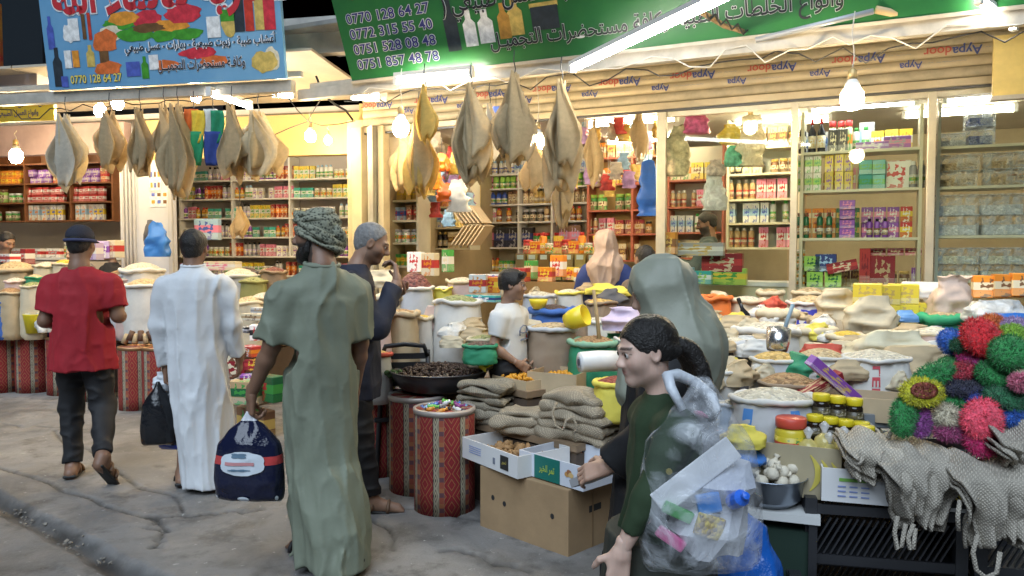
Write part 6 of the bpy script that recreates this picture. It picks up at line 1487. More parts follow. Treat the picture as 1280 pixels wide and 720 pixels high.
# dried apricot carton
ac = at(702, 500, 4.88)
apb = open_box('apricot_carton', 'open cardboard carton of orange dried apricots', (ac.x, ac.y + .05, .64), R(-28), .34, .30, .17, card_l, card_in)
lumps(apb, 'apricots', [M('apricot_a', (.68, .30, .02), .45), M('apricot_b', (.55, .20, .01), .45), M('apricot_c', (.75, .42, .05), .45)], 170, .135, .115, .10, .045, .020, 6, box=True)
plinth('stand under the apricot carton', (ac.x + .02, ac.y + .06), .5, .4, .64, R(-28))
rl = at(748, 452, 4.6); rol = thing('plastic_roll', 'white roll of plastic bags lying by the apricot carton', 'roll', rl, R(14))
link('film', MB().tube([(-.12, 0, 0), (-.11, 0, 0), (.0, 0, .004), (.12, 0, 0)], [.06, .062, .064, .062], 22), M('roll_film', (.78, .78, .76), .35, var=(20, .06)), rol, smooth=True)
link('core', MB().tube([(-.124, 0, 0), (-.119, 0, 0)], .034, 16), M('core_grey', (.45, .48, .55), .6), rol); link('core_hole', MB().tube([(-.1265, 0, 0), (-.123, 0, 0)], .022, 14), M('core_dark', (.1, .1, .12), .8), rol)
ab2 = open_box('flat_carton', 'low open carton with orange dried fruit before the boy', at(652, 482, 4.95), R(-50), .34, .22, .06, card_l, card_in)
lumps(ab2, 'dried_fruit', [MATS['apricot_a'], M('white_plastic_scrap', (.7, .7, .68), .4)], 60, .13, .08, .05, .01, .018, 8, box=True)
plinth('stand under the low carton of dried fruit', (at(652, 482, 4.95).x, 4.95), .4, .26, at(652, 482, 4.95).z, R(-50))

# === HANGING LOOFAHS
def kite(w_, h_, seed, fold=.5, pleats=2.5, flat_bottom=.55, nt_=16, ns=15):
    r = random.Random(seed); P = []; ph = r.uniform(0, 6); wid = [(.0, .035), (.1, .14), (.62, 1.0), (.7, .99), (.85, .86), (1.0, flat_bottom)]
    for i in range(nt_):
        t = i / (nt_ - 1); wt = np.interp(t, [a for a, _ in wid], [b for _, b in wid]) * w_ / 2; rw = []
        for j in range(ns):
            s = -1 + 2 * j / (ns - 1)
            y = (abs(s) * fold + .30 * (2 / 3.1416) * math.asin(math.sin(s * pleats * 3.14 + ph + t * 1.2))) * wt * (1 - .3 * t)
            rw.append((s * wt * (1 - .18 * fold) + .015 * math.sin(t * 5 + ph), y, -h_ * t * (1 + .05 * math.sin(s * 3 + ph) * (t > .5)) + .012 * math.sin(8 * s + ph) * t))
        P.append(rw)
    return np.array(P)
loof = {k: M('loofah_' + k, c, .85, var=(28, .12), bump=(70, .35, .002), bumptype='weave') for k, c in dict(grey=(.60, .48, .29), olive=(.66, .52, .31), pale=(.80, .68, .45), sand=(.70, .54, .29), yellow=(.78, .58, .18), ivory=(.74, .70, .60)).items()}
for m_ in loof.values(): translucent(m_, .45)
def bundle(label, px, py, hpx, wpx, Y, kinds, seed, n=5, cat='loofah', fan=1.6, pleats=1.6, hook=True, fold=.85, bottom=.55):
    p = at(px, py, Y); h_ = hpx * mpp(Y); w_ = wpx * 1.25 * mpp(Y); o = thing('loofah_bundle', label, cat, p, 0, 'loofah bundles hung along the shop fronts'); r = random.Random(seed)
    for i in range(n):
        a = (i / max(1, n - 1) - .5) * fan + r.uniform(-.15, .15); P = kite(w_ * r.uniform(.8, 1.0), h_ * r.uniform(.72, 1.0), seed * 7 + i, fold, pleats, bottom)
        ca, sa = math.cos(a), math.sin(a); Q = P.copy(); Q[..., 0] = P[..., 0] * ca - (P[..., 1] - w_ * .10) * sa; Q[..., 1] = P[..., 0] * sa + (P[..., 1] - w_ * .10) * ca
        Q[..., 0] += r.uniform(-.05, .05) * w_ * (-Q[..., 2] / h_); Q[..., 1] += (i - n / 2) * .02; Q[..., 2] += .03 * h_ * np.sin(Q[..., 0] / w_ * 11 + i) * (-Q[..., 2] / h_) ** 3
        link('loofah_sheet', MB().sheet(Q, thick=.004), loof[kinds[i % len(kinds)]], o, smooth=True)
    if hook:
        up = .16; link('hook', MB().tube([(0, 0, -.02), (.008, 0, .03), (-.006, 0, .09), (0, 0, up)], .004, 5), wire_m, o, smooth=True)
    return o
BL = [('ivory mesh loofah bundle beside the yellow signboard', 82, 143, 92, 46, 7.1, ['ivory', 'pale'], 5), ('olive loofah bundle with pale sheet behind it', 137, 138, 80, 40, 7.1, ['olive', 'olive', 'sand'], 5), ('single broad grey kite shaped loofah bundle', 175, 135, 86, 36, 7.0, ['grey'], 4), ('narrow grey loofah bundle touching a longer one', 205, 131, 74, 32, 7.0, ['grey', 'olive'], 4),
      ('long grey loofah bundle above the white robed man', 222, 131, 114, 46, 6.9, ['grey', 'olive', 'grey'], 6), ('slim olive loofah bundle before the white shelves', 290, 130, 96, 36, 6.9, ['olive', 'grey'], 5), ('wide pale diamond shaped loofah bundle', 323, 140, 80, 66, 6.9, ['pale', 'sand'], 5),
      ('small tan loofah pair hung low before white shelves', 300, 258, 42, 24, 8.8, ['olive', 'sand'], 3),
      ('yellow lit tall loofah bundle beside the doorway bulb', 531, 106, 80, 28, 5.9, ['yellow'], 4), ('sand coloured long loofah bundle under the yellow one', 524, 140, 100, 42, 6.1, ['sand', 'yellow'], 5), ('dull sand loofah bundle behind the doorway bulb', 506, 165, 76, 40, 6.7, ['sand'], 4),
      ('pale and grey striped loofah bundle above the boy', 589, 106, 120, 52, 5.7, ['pale', 'grey', 'grey'], 6), ('large grey loofah bundle in the doorway', 643, 91, 116, 48, 5.6, ['grey'], 6), ('long grey loofah bundle beside the tube lamp', 702, 100, 140, 44, 5.4, ['grey', 'olive'], 6), ('small sand loofah bundle under the doorway bulb', 668, 178, 62, 34, 6.2, ['sand'], 4), ('thin sand loofah strip bundle hanging low in the doorway', 704, 200, 88, 26, 6.0, ['sand', 'olive'], 4),
      ('pale blue tagged loofah bundle behind striped one', 612, 130, 75, 30, 6.1, ['ivory', 'pale'], 3), ('grey violet scarf like loofah inside the doorway', 800, 130, 74, 24, 7.6, ['grey', 'ivory'], 3), ('greenish loofah bundle inside the doorway', 742, 150, 84, 24, 7.4, ['grey'], 4)]
for i, (lab, px, py, hp, wp, Y, kinds, n) in enumerate(BL): bundle(lab, px, py, hp, wp, Y, kinds, 11 + i, n, fan=2.3 if wp < 45 else 1.7, bottom=.55 if 'yellow' in lab or 'strip' in lab else .66)
# colourful mitts
for lab, px, cols in (('orange, green and yellow bath mitt hung beside the grey loofahs', 242, [(.75, .16, .03), (.78, .55, .05), (.02, .28, .12)]), ('white, green and navy bath mitt with fringe', 266, [(.72, .72, .66), (.02, .26, .12), (.03, .06, .25)])):
    p = at(px, 128, 6.95); o = thing('bath_mitt', lab, 'mitt', p); m_ = mpp(6.95)
    for k in range(3):
        a, b = [(-14, 5), (-3, 14), (-12, 12)][k]; t0, t1_ = [(8, 44), (10, 50), (36, 78)][k]
        P = np.array([[((a + (b - a) * j / 7) * m_ * (.55 + .45 * math.sin(math.pi * min(1, .2 + .7 * i / 9))), -.01 * k + .012 * math.sin(j * 1.3 + i * .5), -(t0 + (t1_ - t0) * i / 9) * m_) for j in range(8)] for i in range(10)])
        link('panel', MB().sheet(P, thick=.012), M('mitt_%d_%d' % (px, k), cols[k], .9, bump=(180, .6), var=(20, .15)), o, smooth=True)
    link('hook', MB().tube([(0, 0, -.06), (0, 0, .1)], .004, 5), wire_m, o)
# orange packets and clear bags hung at the doorway
for i, (px, py, wp, hp, Y, c, lab) in enumerate([(552, 203, 17, 22, 6.4, (.8, .17, .01), 'upper orange cloth packet hung at the doorway'), (544, 226, 16, 22, 6.5, (.78, .2, .02), 'middle orange cloth packet hung at the doorway'), (557, 241, 18, 22, 6.3, (.8, .16, .01), 'lowest orange cloth packet hung at the doorway'), (570, 205, 14, 26, 6.5, (.5, .36, .05), 'mustard packet hung beside orange packets'), (573, 245, 24, 40, 6.3, (.75, .72, .62), 'white cloth bag hung below mustard packet'), (810, 237, 20, 66, 7.3, (.03, .14, .55), 'blue plastic bag hung on the first mullion'), (620, 150, 14, 30, 6.2, (.12, .2, .6), 'blue and white tag bag among the loofahs')]):
    o = crumple(lab, at(px, py + hp / 2, Y), wp * mpp(Y), hp * mpp(Y), .07, M('hung_%d' % i, c, .4, var=(15, .15)), 40 + i, name='hanging_bag', pinch=.7, sag=0)
    link('hook', MB().tube([(0, 0, hp * mpp(Y) * .95), (0, 0, hp * mpp(Y) + .12)], .003, 4), wire_m, o)
bb_ = crumple('bright blue plastic bag hung on the steel partition', at(197, 321, 8.6), .2, .38, .1, M('blue_film', (.05, .2, .6), .25), 60, name='hanging_bag', pinch=.6, sag=0)
bb_2 = crumple('black jacket sleeve shaped bag hung behind the blue bag', at(188, 306, 8.7), .1, .28, .06, SK, 61, name='hanging_bag', pinch=.5, sag=0)
# things hung inside the glazed bay
for i, (px, py, wp, hp, c, lab) in enumerate([(870, 150, 26, 34, (.55, .1, .25), 'red and white patterned scarf bag behind the first pane'), (912, 168, 26, 24, (.75, .58, .08), 'clear bag of yellow goods behind the first pane'), (893, 240, 22, 46, (.75, .78, .8), 'white plastic bag hanging behind the first pane'), (895, 210, 18, 20, (.6, .5, .45), 'small grey pink packet behind the first pane'), (845, 190, 24, 60, (.6, .5, .3), 'tall cream carton pack hung near the mullion'), (938, 178, 30, 60, (.7, .62, .45), 'clear bag of cream goods by the bulb'), (918, 195, 18, 26, (.15, .5, .35), 'green packet below the yellow bag')]):
    Y = 7.0; o = crumple(lab, at(px, py + hp / 2, Y), wp * mpp(Y), hp * mpp(Y), .1, film('film_in_%d' % i, c, .3, .2, 16) if i in (1, 2, 5) else M('hung_in_%d' % i, c, .5, var=(20, .6)), 70 + i, name='hanging_bag', pinch=.7, sag=0)
# window counter goods behind first pane
for i, (px, py, w_, h_, a, b, c) in enumerate([(853, 352, .2, .13, 'lblue', 'teal', 'white'), (876, 355, .2, .12, 'teal', 'white', 'lgreen'), (903, 340, .36, .17, 'dred', 'red', 'cream'), (905, 356, .4, .15, 'lgreen', 'yellow', 'green'), (870, 320, .5, .12, 'grey', 'white', 'gold'), (835, 318, .16, .2, 'amber', 'brown', 'gold')]):
    place(P_box(w_, .1, h_, a, b, c), at(px, py, 7.0), FA, '%s and %s carton stacked inside the first pane near the man' % (nm_(a), nm_(b)), None)
wcn = thing('counter', 'pale counter inside the glazed bay where the bearded man stands', 'counter', FR(pf(910, 350, .55)[0], .7, .1), FA); link('cabinet', MB().box((0, 0, .58), (1.3, .45, 1.16)), cream_sh, wcn); link('worktop', MB().box((0, 0, 1.18), (1.34, .48, .04)), white_sh, wcn)
# === GREY KNITTED LOOFAHS DRAPED OVER THE CARTON
def drape(label, L_, Rr, edge, H_, Y, seed, mat, straps=(), narrow=.55, back=.2):
    """limp knitted cloths lying on the carton and hanging over its front edge"""
    base = at((L_ + Rr) / 2, edge, Y); o = thing('knitted_loofah', label, 'loofah', base)
    for lay in range(3):
        r = random.Random(seed + lay); ph = r.uniform(0, 6); n = 30; P = []; h_ = H_ * r.uniform(.72, 1.0); sh = r.uniform(-.02, .02)
        for i in range(30):
            t = i / 29; rw = []
            for j in range(n + 1):
                u = j / n - .5; w_ = (at(Rr, edge, Y).x - at(L_, edge, Y).x); nz = float(vnoise(u * 4 + seed, t * 4 + lay * 3, .5)) - .5
                if t < .36: q = t / .36; x = u * w_ * (.8 + .2 * q); y = back * (1 - q) - .008 * lay; z = .03 + .016 * lay + .045 * nz + .018 * math.sin(9 * u + ph) - .03 * q * q
                else:
                    q = (t - .36) / .64; x = u * w_ * (1 - (1 - narrow) * q ** 1.2) * (1 + .08 * math.sin(5 * q + ph)) + sh * q; z = .0 + .016 * lay - h_ * q * (1 + .25 * nz + .12 * math.cos(u * 7 + ph)); y = -.02 - .012 * lay - (.034 * math.sin(u * 15 + ph + 2 * q) + .05 * nz) * min(1, q * 1.6 + .1) - .03 * math.sin(3.14 * min(1, q * 1.5))
                rw.append((x, y, z))
            P.append(rw)
        link('cloth_layer', MB().sheet(np.array(P), thick=.010), mat, o, smooth=True)
    for s_ in straps: link('strap', MB().tube([at(*q) - base for q in s_], .008, 7), mat, o, smooth=True)
    return o
drape('small pale knitted loofah tied at the top on the carton', 1052, 1120, 566, .10, 2.80, 1, M('knit_loofah_pale', (.52, .47, .39), .85, var=(14, .15), bump=(36, .8, .004), bumptype='knit'), [((1113, 526, 2.86), (1116, 535, 2.84), (1110, 548, 2.83))], .7, .12)
drape('broad grey knitted loofah hanging over the white carton front', 1094, 1194, 584, .21, 2.72, 5, knit_grey, [((1122, 645, 2.66), (1118, 665, 2.65), (1121, 686, 2.65), (1127, 683, 2.65), (1132, 655, 2.65)), ((1142, 655, 2.65), (1135, 672, 2.64), (1137, 686, 2.64), (1142, 686, 2.64), (1144, 660, 2.65))], .42)
drape('large grey knitted loofah with long looped straps at the stall end', 1190, 1296, 604, .24, 2.60, 9, knit_grey, [((1222, 668, 2.53), (1216, 690, 2.52), (1220, 712, 2.52), (1232, 722, 2.52), (1246, 716, 2.52), (1250, 690, 2.52)), ((1200, 625, 2.57), (1197, 645, 2.56), (1198, 663, 2.56))], .5)
drape('grey knitted loofah lying along the crate edge', 1240, 1310, 558, .08, 2.68, 13, knit_grey, (), .7)
# === SCRUBBERS
def scrubber(label, px, py, Y, rx, ry, rz, col, rot, seed, col2=None, group=None):
    o = thing('bath_scrubber', label, 'scrubber', at(px, py, Y), rot, group); r = np.random.RandomState(seed)
    m1 = M('tinsel_%s' % '_'.join('%d' % (c * 99) for c in col), col, .45, var=(60, .5), bump=(200, .6), sheen=.3)
    prof = [(.001, -rz), (.6, -rz * .95), (.93, -rz * .5), (1, 0), (.93, rz * .5), (.6, rz * .95), (.001, rz)]
    me = MB().lathe([(a, z) for a, z in prof], seg=22, sx=rx, sy=ry); o_p = link('pad', me, m1, o, smooth=True); o_p.scale = (.9, .9, .9)
    mb = MB(); n = 1700; fc = 2 if col2 else 1
    th = r.rand(n) * 6.283; ph = np.arccos(r.rand(n) * 2 - 1)
    d = np.stack([np.sin(ph) * np.cos(th), np.sin(ph) * np.sin(th), np.cos(ph)], 1); p = d * np.array([rx, ry, rz]) * .9
    nn = d / np.array([rx, ry, rz]); nn /= np.linalg.norm(nn, axis=1, keepdims=True); t = np.cross(nn, r.randn(n, 3)); t /= np.linalg.norm(t, axis=1, keepdims=True)
    ln = .013 * (.4 + r.rand(n, 1)); tip = p + nn * ln + t * ln * .5; wv_ = np.cross(nn, t) * .0019
    V = np.stack([p - wv_, p + wv_, tip], 1).reshape(-1, 3); F = [(3 * i, 3 * i + 1, 3 * i + 2) for i in range(n)]
    mb.add(V, F); q = link('fibres', mb, m1, o); q['kind'] = 'stuff'
    if col2:
        m2 = M('tinsel_%s' % '_'.join('%d' % (c * 99) for c in col2), col2, .45, var=(60, .5), bump=(200, .6)); link('patch', MB().lathe([(.6, rz * .97), (.45, rz * 1.12), (.001, rz * 1.16)], seg=18, sx=rx, sy=ry), m2, o, smooth=True)
        mb = MB(); a = r.rand(260) * 6.28; q_ = np.sqrt(r.rand(260)) * .55; p = np.stack([q_ * np.cos(a) * rx, q_ * np.sin(a) * ry, np.full(260, rz * 1.08)], 1); tip = p + r.randn(260, 3) * .004 + np.array((0, 0, .012)); s_ = r.randn(260, 3) * .0012
        mb.add(np.stack([p - s_, p + s_, tip], 1).reshape(-1, 3), [(3 * i, 3 * i + 1, 3 * i + 2) for i in range(260)]); q = link('patch_fibres', mb, m2, o); q['kind'] = 'stuff'
    return o
RED, GRN, DGR, PNK, MAG, YLW, LIM, BLU, NVY, IVO, VIO, ORG, LIL = (.72, .01, .02), (.015, .24, .05), (.01, .14, .05), (.95, .10, .17), (.55, .01, .13), (.60, .58, .02), (.25, .48, .03), (.03, .16, .60), (.012, .012, .04), (.58, .52, .38), (.30, .06, .30), (.72, .18, .03), (.45, .32, .55)
SCR = [('round bright red scrubber crowning the pile', 1227, 421, 2.90, .082, .082, .045, RED, (R(62), R(4), 0)), ('crimson scrubber under the bright red one', 1222, 441, 2.95, .085, .06, .03, MAG, (R(20), 0, 0)), ('magenta scrubber showing only its edge', 1224, 452, 2.92, .08, .06, .025, (.45, .02, .2), (R(15), R(8), 0)), ('coral pink round scrubber at the crate front', 1228, 524, 2.74, .079, .079, .035, PNK, (R(82), 0, 0)), ('crimson scrubber with gold flecks under the coral one', 1228, 548, 2.75, .075, .07, .03, MAG, (R(70), 0, 0)),
       ('dark green long scrubber lying at an angle', 1167, 468, 2.86, .085, .045, .035, GRN, (R(40), R(-28), 0)), ('yellow rimmed scrubber with brown heart', 1152, 490, 2.80, .085, .055, .03, YLW, (R(66), R(-4), 0)), ('dark green scrubber at the left edge of the crate', 1130, 520, 2.80, .05, .085, .04, GRN, (R(70), R(20), 0)), ('violet and silver scrubber between green and ivory ones', 1152, 528, 2.80, .03, .06, .03, VIO, (R(60), R(30), 0)), ('ivory scrubber beside the coral one', 1184, 521, 2.80, .055, .05, .04, IVO, (R(70), 0, 0)),
       ('navy black flat scrubber across the middle', 1205, 485, 2.85, .095, .05, .03, NVY, (R(30), 0, 0)), ('deep green scrubber flecked white above the navy one', 1246, 471, 2.84, .085, .06, .05, GRN, (R(50), R(20), 0)), ('large dark green scrubber on the right flank', 1262, 441, 2.80, .075, .07, .05, GRN, (R(60), R(-30), 0)), ('dark green scrubber low on the right', 1258, 498, 2.78, .09, .05, .04, DGR, (R(40), R(10), 0)), ('royal blue scrubber behind the red one', 1191, 428, 3.02, .05, .06, .05, BLU, (R(50), R(-30), 0)), ('cobalt scrubber half hidden by the coral one', 1266, 521, 2.76, .035, .035, .03, BLU, (R(60), 0, 0)), ('blue scrubber tucked under the navy one', 1228, 496, 2.82, .07, .04, .025, (.04, .08, .4), (R(40), 0, 0)),
       ('orange scrubber on top behind the red one', 1243, 405, 3.05, .055, .05, .03, ORG, (R(40), 0, 0)), ('lime green scrubber top right', 1268, 420, 2.92, .06, .05, .04, LIM, (R(50), 0, 0)), ('lilac scrubber behind the lime one', 1272, 410, 3.0, .06, .05, .04, LIL, (R(40), 0, 0)), ('green scrubber below the red crown', 1205, 433, 2.96, .05, .04, .03, DGR, (R(40), 0, 0)), ('green scrubber wedged above the ivory one', 1196, 503, 2.84, .07, .035, .03, GRN, (R(40), 0, 0)), ('red tapering scrubber beside the crimson one', 1200, 466, 2.89, .06, .035, .03, (.5, .03, .06), (R(40), R(-35), 0)), ('pink purple scrubber at the crate bottom', 1188, 541, 2.78, .06, .03, .03, (.4, .06, .2), (R(60), 0, 0)), ('pink tuft scrubber at the right edge', 1275, 478, 2.74, .035, .03, .03, (.7, .2, .3), (R(60), 0, 0)), ('emerald scrubber at the back of the crate', 1172, 505, 2.92, .08, .06, .06, DGR, (R(40), 0, 0)), ('violet scrubber deep in the crate', 1215, 515, 2.9, .1, .07, .08, DGR, (0, 0, 0)), ('dark blue scrubber filling the crate centre', 1240, 480, 2.98, .1, .08, .09, NVY, (0, 0, 0)), ('green scrubber filling the back of the pile', 1200, 460, 3.0, .09, .08, .07, GRN, (0, 0, 0))]
for i, (lab, px, py, Y, a, b, c, col, rt) in enumerate(SCR): scrubber(lab, px, py, Y, a, b, c * .75, col, rt, i, (.30, .07, .05) if 'brown heart' in lab else None)
# === HERB STALL
plinth('long table of the herb stall behind the carpet drums', (-5.2, 9.1), 3.4, .7, .60, LA)
plinth('table of packets between the two shops', (-3.0, 8.45), 1.3, .8, .62, R(-25))
HS = [('big white sack with faint logo on the herb table', 178, 338, 54, .34, SW, g_white, 8.5), ('white sack heaped with tan grain beside red shirt', 181, 357, 48, .40, SW, g_tan, 8.2), ('white sack of brown sticks behind the red shirt', 152, 345, 40, .3, SG, g_brown, 8.5), ('small pink sack behind the grain sack', 158, 350, 26, .25, SP, g_white, 8.4), ('grey cloth covered sack at the far left counter', 20, 338, 60, .35, ST, g_tan, 9.0), ('cream sack of pale chips near the counter', 58, 333, 30, .28, SC, g_white, 8.9), ('cream sack with yellow chips behind the cap', 82, 330, 30, .26, SC, g_yel, 8.9),
      ('rolled green sack of pale beans on the herb table', 44, 347, 22, .2, SGR, g_tan, 8.6), ('beige sack of garlic bulbs on the herb table', 20, 352, 26, .2, SP, g_white, 8.6), ('yellow green sack of beans beside the leeks', 42, 358, 30, .22, SC, g_herb, 8.5), ('navy patterned sack near the red sleeve', 68, 347, 26, .28, SB, g_white, 8.6), ('dark blue sack at the far left edge', 3, 378, 30, .24, SB, g_herb, 8.5), ('tan sack of roots at the far left', 14, 366, 34, .22, ST, g_brown, 8.5),
      ('white sack of tubs behind the white robe', 300, 345, 50, .3, SW, g_white, 8.2), ('olive sack of dried leaves under the white shelves', 317, 352, 34, .25, fabric('sack_olive', (.3, .3, .1)), g_herb, 8.0), ('dark sack of black pulses near the turban', 309, 340, 30, .25, SK, g_dark, 8.3), ('brown sack of pods beside the turban', 342, 340, 34, .3, SBR, g_maroon, 8.2), ('cream sack of pale roots next to the robe', 312, 378, 40, .25, SC, g_tan, 7.6), ('low cream sack of bark pieces near green sleeve', 330, 372, 34, .26, SC, g_white, 7.7)]
for i, (lab, px, py, wd, h_, fab, cont, Y) in enumerate(HS): sack(lab, at(px, py, Y), wd * mpp(Y) / 2, max(h_, at(px, py, Y).z - .61), fab, cont, None, seed=200 + i, dome=.35, roll=.1)
bk_ = lathe_thing('bucket', 'bright yellow bucket on the carpet drum by the leeks', 'bucket', at(44, 416, 8.45), [('body', [(.09, 0), (.115, .2), (.12, .21), (.11, .205), (.085, .01)], M('bucket_yellow', (.80, .66, .02), .35), 20)]); lumps(bk_, 'contents', [M('pale_bits', (.5, .52, .45), .6), M('bits_brown', (.3, .2, .1), .6)], 30, .09, .09, .19, .03, .025, 3)
crumple('lime green plastic bag behind the yellow bucket', at(52, 402, 8.6), .3, .36, .2, fabric('lime_bag', (.50, .55, .03), .4), 81, pinch=.85)
crumple('white plastic bag next to the yellow bucket', at(57, 415, 8.4), .16, .2, .14, SW, 82)
crumple('tan paper bag of pods left of the leeks', at(10, 400, 8.7), .3, .2, .2, ST, 83)
cr2 = at(178, 432, 7.6)
for k in range(7):
    o = tag(link('wood_bundle', MB().tube([(-.05, 0, 0), (.05, 0, .01)], .03, 8), M('bark_b', (.10, .05, .03), .7) if k % 2 else M('bark_c', (.45, .33, .18), .7), None, at(158 + k * 6, 424 - 4 * (k % 2), 7.7), (0, R(-60), R(20 + 30 * k)), smooth=True), 'short bundle of dried bark on the drum behind the white robe', 'bark', 'dried bark bundles')
r_ = random.Random(9)
for i, (px, py, Y, a, b, c, w_, h_) in enumerate([(318, 400, 7.2, 'cream', 'tan', 'brown', .2, .06), (330, 392, 7.4, 'white', 'grey', 'tan', .22, .06), (306, 415, 7.0, 'black', 'grey', 'white', .22, .05), (325, 425, 6.9, 'white', 'black', 'red', .16, .14), (315, 445, 6.7, 'red', 'orange', 'white', .18, .09), (322, 462, 6.6, 'dred', 'red', 'yellow', .18, .09), (312, 478, 6.5, 'purple', 'dred', 'white', .14, .07), (330, 500, 6.5, 'dgreen', 'green', 'red', .4, .22), (308, 505, 6.4, 'tan', 'dgreen', 'green', .25, .2), (290, 480, 6.7, 'brown', 'dred', 'cream', .3, .3), (320, 545, 6.5, 'brown', 'gold', 'green', .4, .24), (275, 338, 8.6, 'cream', 'white', 'pink', .5, .1), (260, 300, 9.6, 'lblue', 'pink', 'blue', .3, .26),
                                                    (118, 325, 8.8, 'lilac', 'white', 'purple', .16, .2), (132, 323, 8.9, 'lilac', 'purple', 'white', .14, .2), (145, 322, 8.9, 'cream', 'red', 'tan', .16, .2), (35, 330, 9.2, 'dred', 'white', 'red', .1, .18), (12, 328, 9.1, 'white', 'red', 'red', .3, .1)]):
    place(P_box(w_, .12, h_, a, b, c), at(px, py, Y), LA + r_.uniform(-.5, .5), '%s carton with %s band and %s picture on the herb stall' % (nm_(a), nm_(b), nm_(c)), None)
# === MORE STOCK
vQ = 1.5; qz = [pf(555, y, vQ)[1] for y in (205, 232, 258, 284, 310)]
uq0, uq1 = pf(526, 260, vQ)[0], pf(588, 260, vQ)[0]
shelf_unit('wall_shelf', 'crowded pale shelves behind the orange packets in the doorway', FR, FA, uq0, uq1, vQ, vQ + .26, qz, cream_sh, yel_wall, top=2.75)
for z, its, sd, wd in zip(qz, (mixD, mixB, mixD, mixC, mixA), range(91, 96), ('top', 'second', 'third', 'fourth', 'lowest')): row(FR, FA, uq0 + .03, uq1 - .03, vQ + .08, z, its, '{} on the %s crowded doorway shelf' % wd, sd)
sr = thing('box_rack', 'leaning row of open cream boxes beside the doorway shelves', 'rack', at(578, 312, 7.6), FA)
for k in range(6): link('open_box', MB().box((k * .045, 0, .02 + .12), (.012, .2, .24), Matrix.Rotation(R(38), 3, 'Y')), card_l, sr); link('open_box', MB().box((k * .045 - .02, 0, .34), (.012, .2, .22), Matrix.Rotation(R(-40), 3, 'Y')), card_l, sr)
vP2 = 2.25; pz2 = [pf(870, y, vP2)[1] for y in (290, 322)]
shelf_unit('wall_shelf', 'lower red brown shelves behind the bearded man', FR, FA, pf(829, 250, vP2)[0] + .05, pf(905, 250, vP2)[0], vP2, vP2 + .3, pz2, red_sh, MATS['pale_wall_back'], top=pf(870, 262, vP2)[1])
for z, its, sd, wd in zip(pz2, (mixC, mixA), (96, 97), ('upper', 'lower')): row(FR, FA, pf(836, 250, vP2)[0], pf(903, 250, vP2)[0], vP2 + .1, z, its, '{} on the %s red brown shelf behind the bearded man' % wd, sd)
hc = thing('counter', 'white herb counter below the brown shelves', 'counter', FL(pl(60, 330, .9)[0], .9, .1), LA); cz_ = pl(60, 322, .9)[1] - .1
link('cabinet', MB().box((0, .25, cz_ / 2 - .02), (2.2, .5, cz_ - .04)), M('counter_cream', (.6, .52, .42), .5), hc); link('worktop', MB().box((0, .25, cz_ - .015), (2.24, .54, .03)), white_sh, hc)
row(FL, LA, pl(20, 322, 1.1)[0], pl(150, 322, 1.1)[0], 1.05, cz_ + .1, [P_box(.22, .12, .12, 'white', 'red', 'grey'), P_jar(.07, .2, 'cream', 'white'), P_box(.2, .12, .2, 'lilac', 'white', 'purple'), P_box(.26, .12, .09, 'tan', 'cream', 'brown')], '{} standing on the white herb counter', 98, gap=.05)
row(FL, LA, iH(226), iH(448), vH + .08, pl(330, 344, vH)[1], small, '{} on the board under the long white shelves', 99)
lbd = thing('low_shelf', 'low white board under the long white shelves', 'shelf', FL(uh0, vH, 0), LA); link('shelf_board', MB().box(((uh1 - uh0) / 2, .14, pl(330, 344, vH)[1] - .012), (uh1 - uh0, .28, .022)), white_sh, lbd)
rr = random.Random(31)
for lab, c_, sd in (('gold sachet', (.6, .42, .1), 601), ('cream sachet', (.7, .62, .48), 602), ('red sachet', (.55, .06, .05), 603), ('violet sachet', (.4, .25, .5), 604), ('sky blue sachet', (.3, .5, .7), 605)):
    first = None; lab = 'small %s hanging in the crowded doorway' % lab
    for k in range(11):
        p = at(rr.uniform(690, 822) if k % 3 else rr.uniform(530, 590), rr.uniform(165, 250) if k % 3 else rr.uniform(180, 300), rr.uniform(7.7, 8.6))
        if first is None: first = o = crumple(lab, p, .12, .17, .05, M('sachet_%d' % sd, c_, .35, var=(18, .3)), sd, name='sachet', cat='sachet', pinch=.9, sag=0); o['group'] = lab; link('string', MB().tube([(0, 0, .15), (.01, 0, .25), (0, 0, .4)], .003, 4), wire_w, o)
        else: o = dup(first, p, rr.uniform(-.9, .9))
# === PEOPLE
def skin_mat(name, rough=.5):
    if name in MATS: return MATS[name]
    m = bpy.data.materials.new(name); m.use_nodes = True; nt = m.node_tree; b = nt.nodes['Principled BSDF']; L = nt.links.new
    at_ = _n(nt, 'ShaderNodeVertexColor'); at_.layer_name = 'Col'; nz = _n(nt, 'ShaderNodeTexNoise'); nz.inputs['Scale'].default_value = 30; nz.inputs['Detail'].default_value = 4
    mp = _n(nt, 'ShaderNodeMapRange'); mp.inputs['To Min'].default_value = .88; mp.inputs['To Max'].default_value = 1.12; L(nz.outputs[0], mp.inputs[0])
    mx = _n(nt, 'ShaderNodeMix', data_type='RGBA', blend_type='MULTIPLY'); mx.inputs['Factor'].default_value = 1; L(at_.outputs[0], mx.inputs['A']); L(mp.outputs[0], mx.inputs['B']); L(mx.outputs['Result'], b.inputs['Base Color'])
    bp = _n(nt, 'ShaderNodeBump'); bp.inputs['Strength'].default_value = .18; bp.inputs['Distance'].default_value = .002; n2 = _n(nt, 'ShaderNodeTexNoise'); n2.inputs['Scale'].default_value = 350; L(n2.outputs[0], bp.inputs['Height']); L(bp.outputs[0], b.inputs['Normal'])
    b.inputs['Roughness'].default_value = rough; b.inputs['Subsurface Weight'].default_value = .12; b.inputs['Subsurface Radius'].default_value = (.02, .008, .005); b.inputs['Subsurface Scale'].default_value = .3
    MATS[name] = m; return m
SKIN = skin_mat('skin')
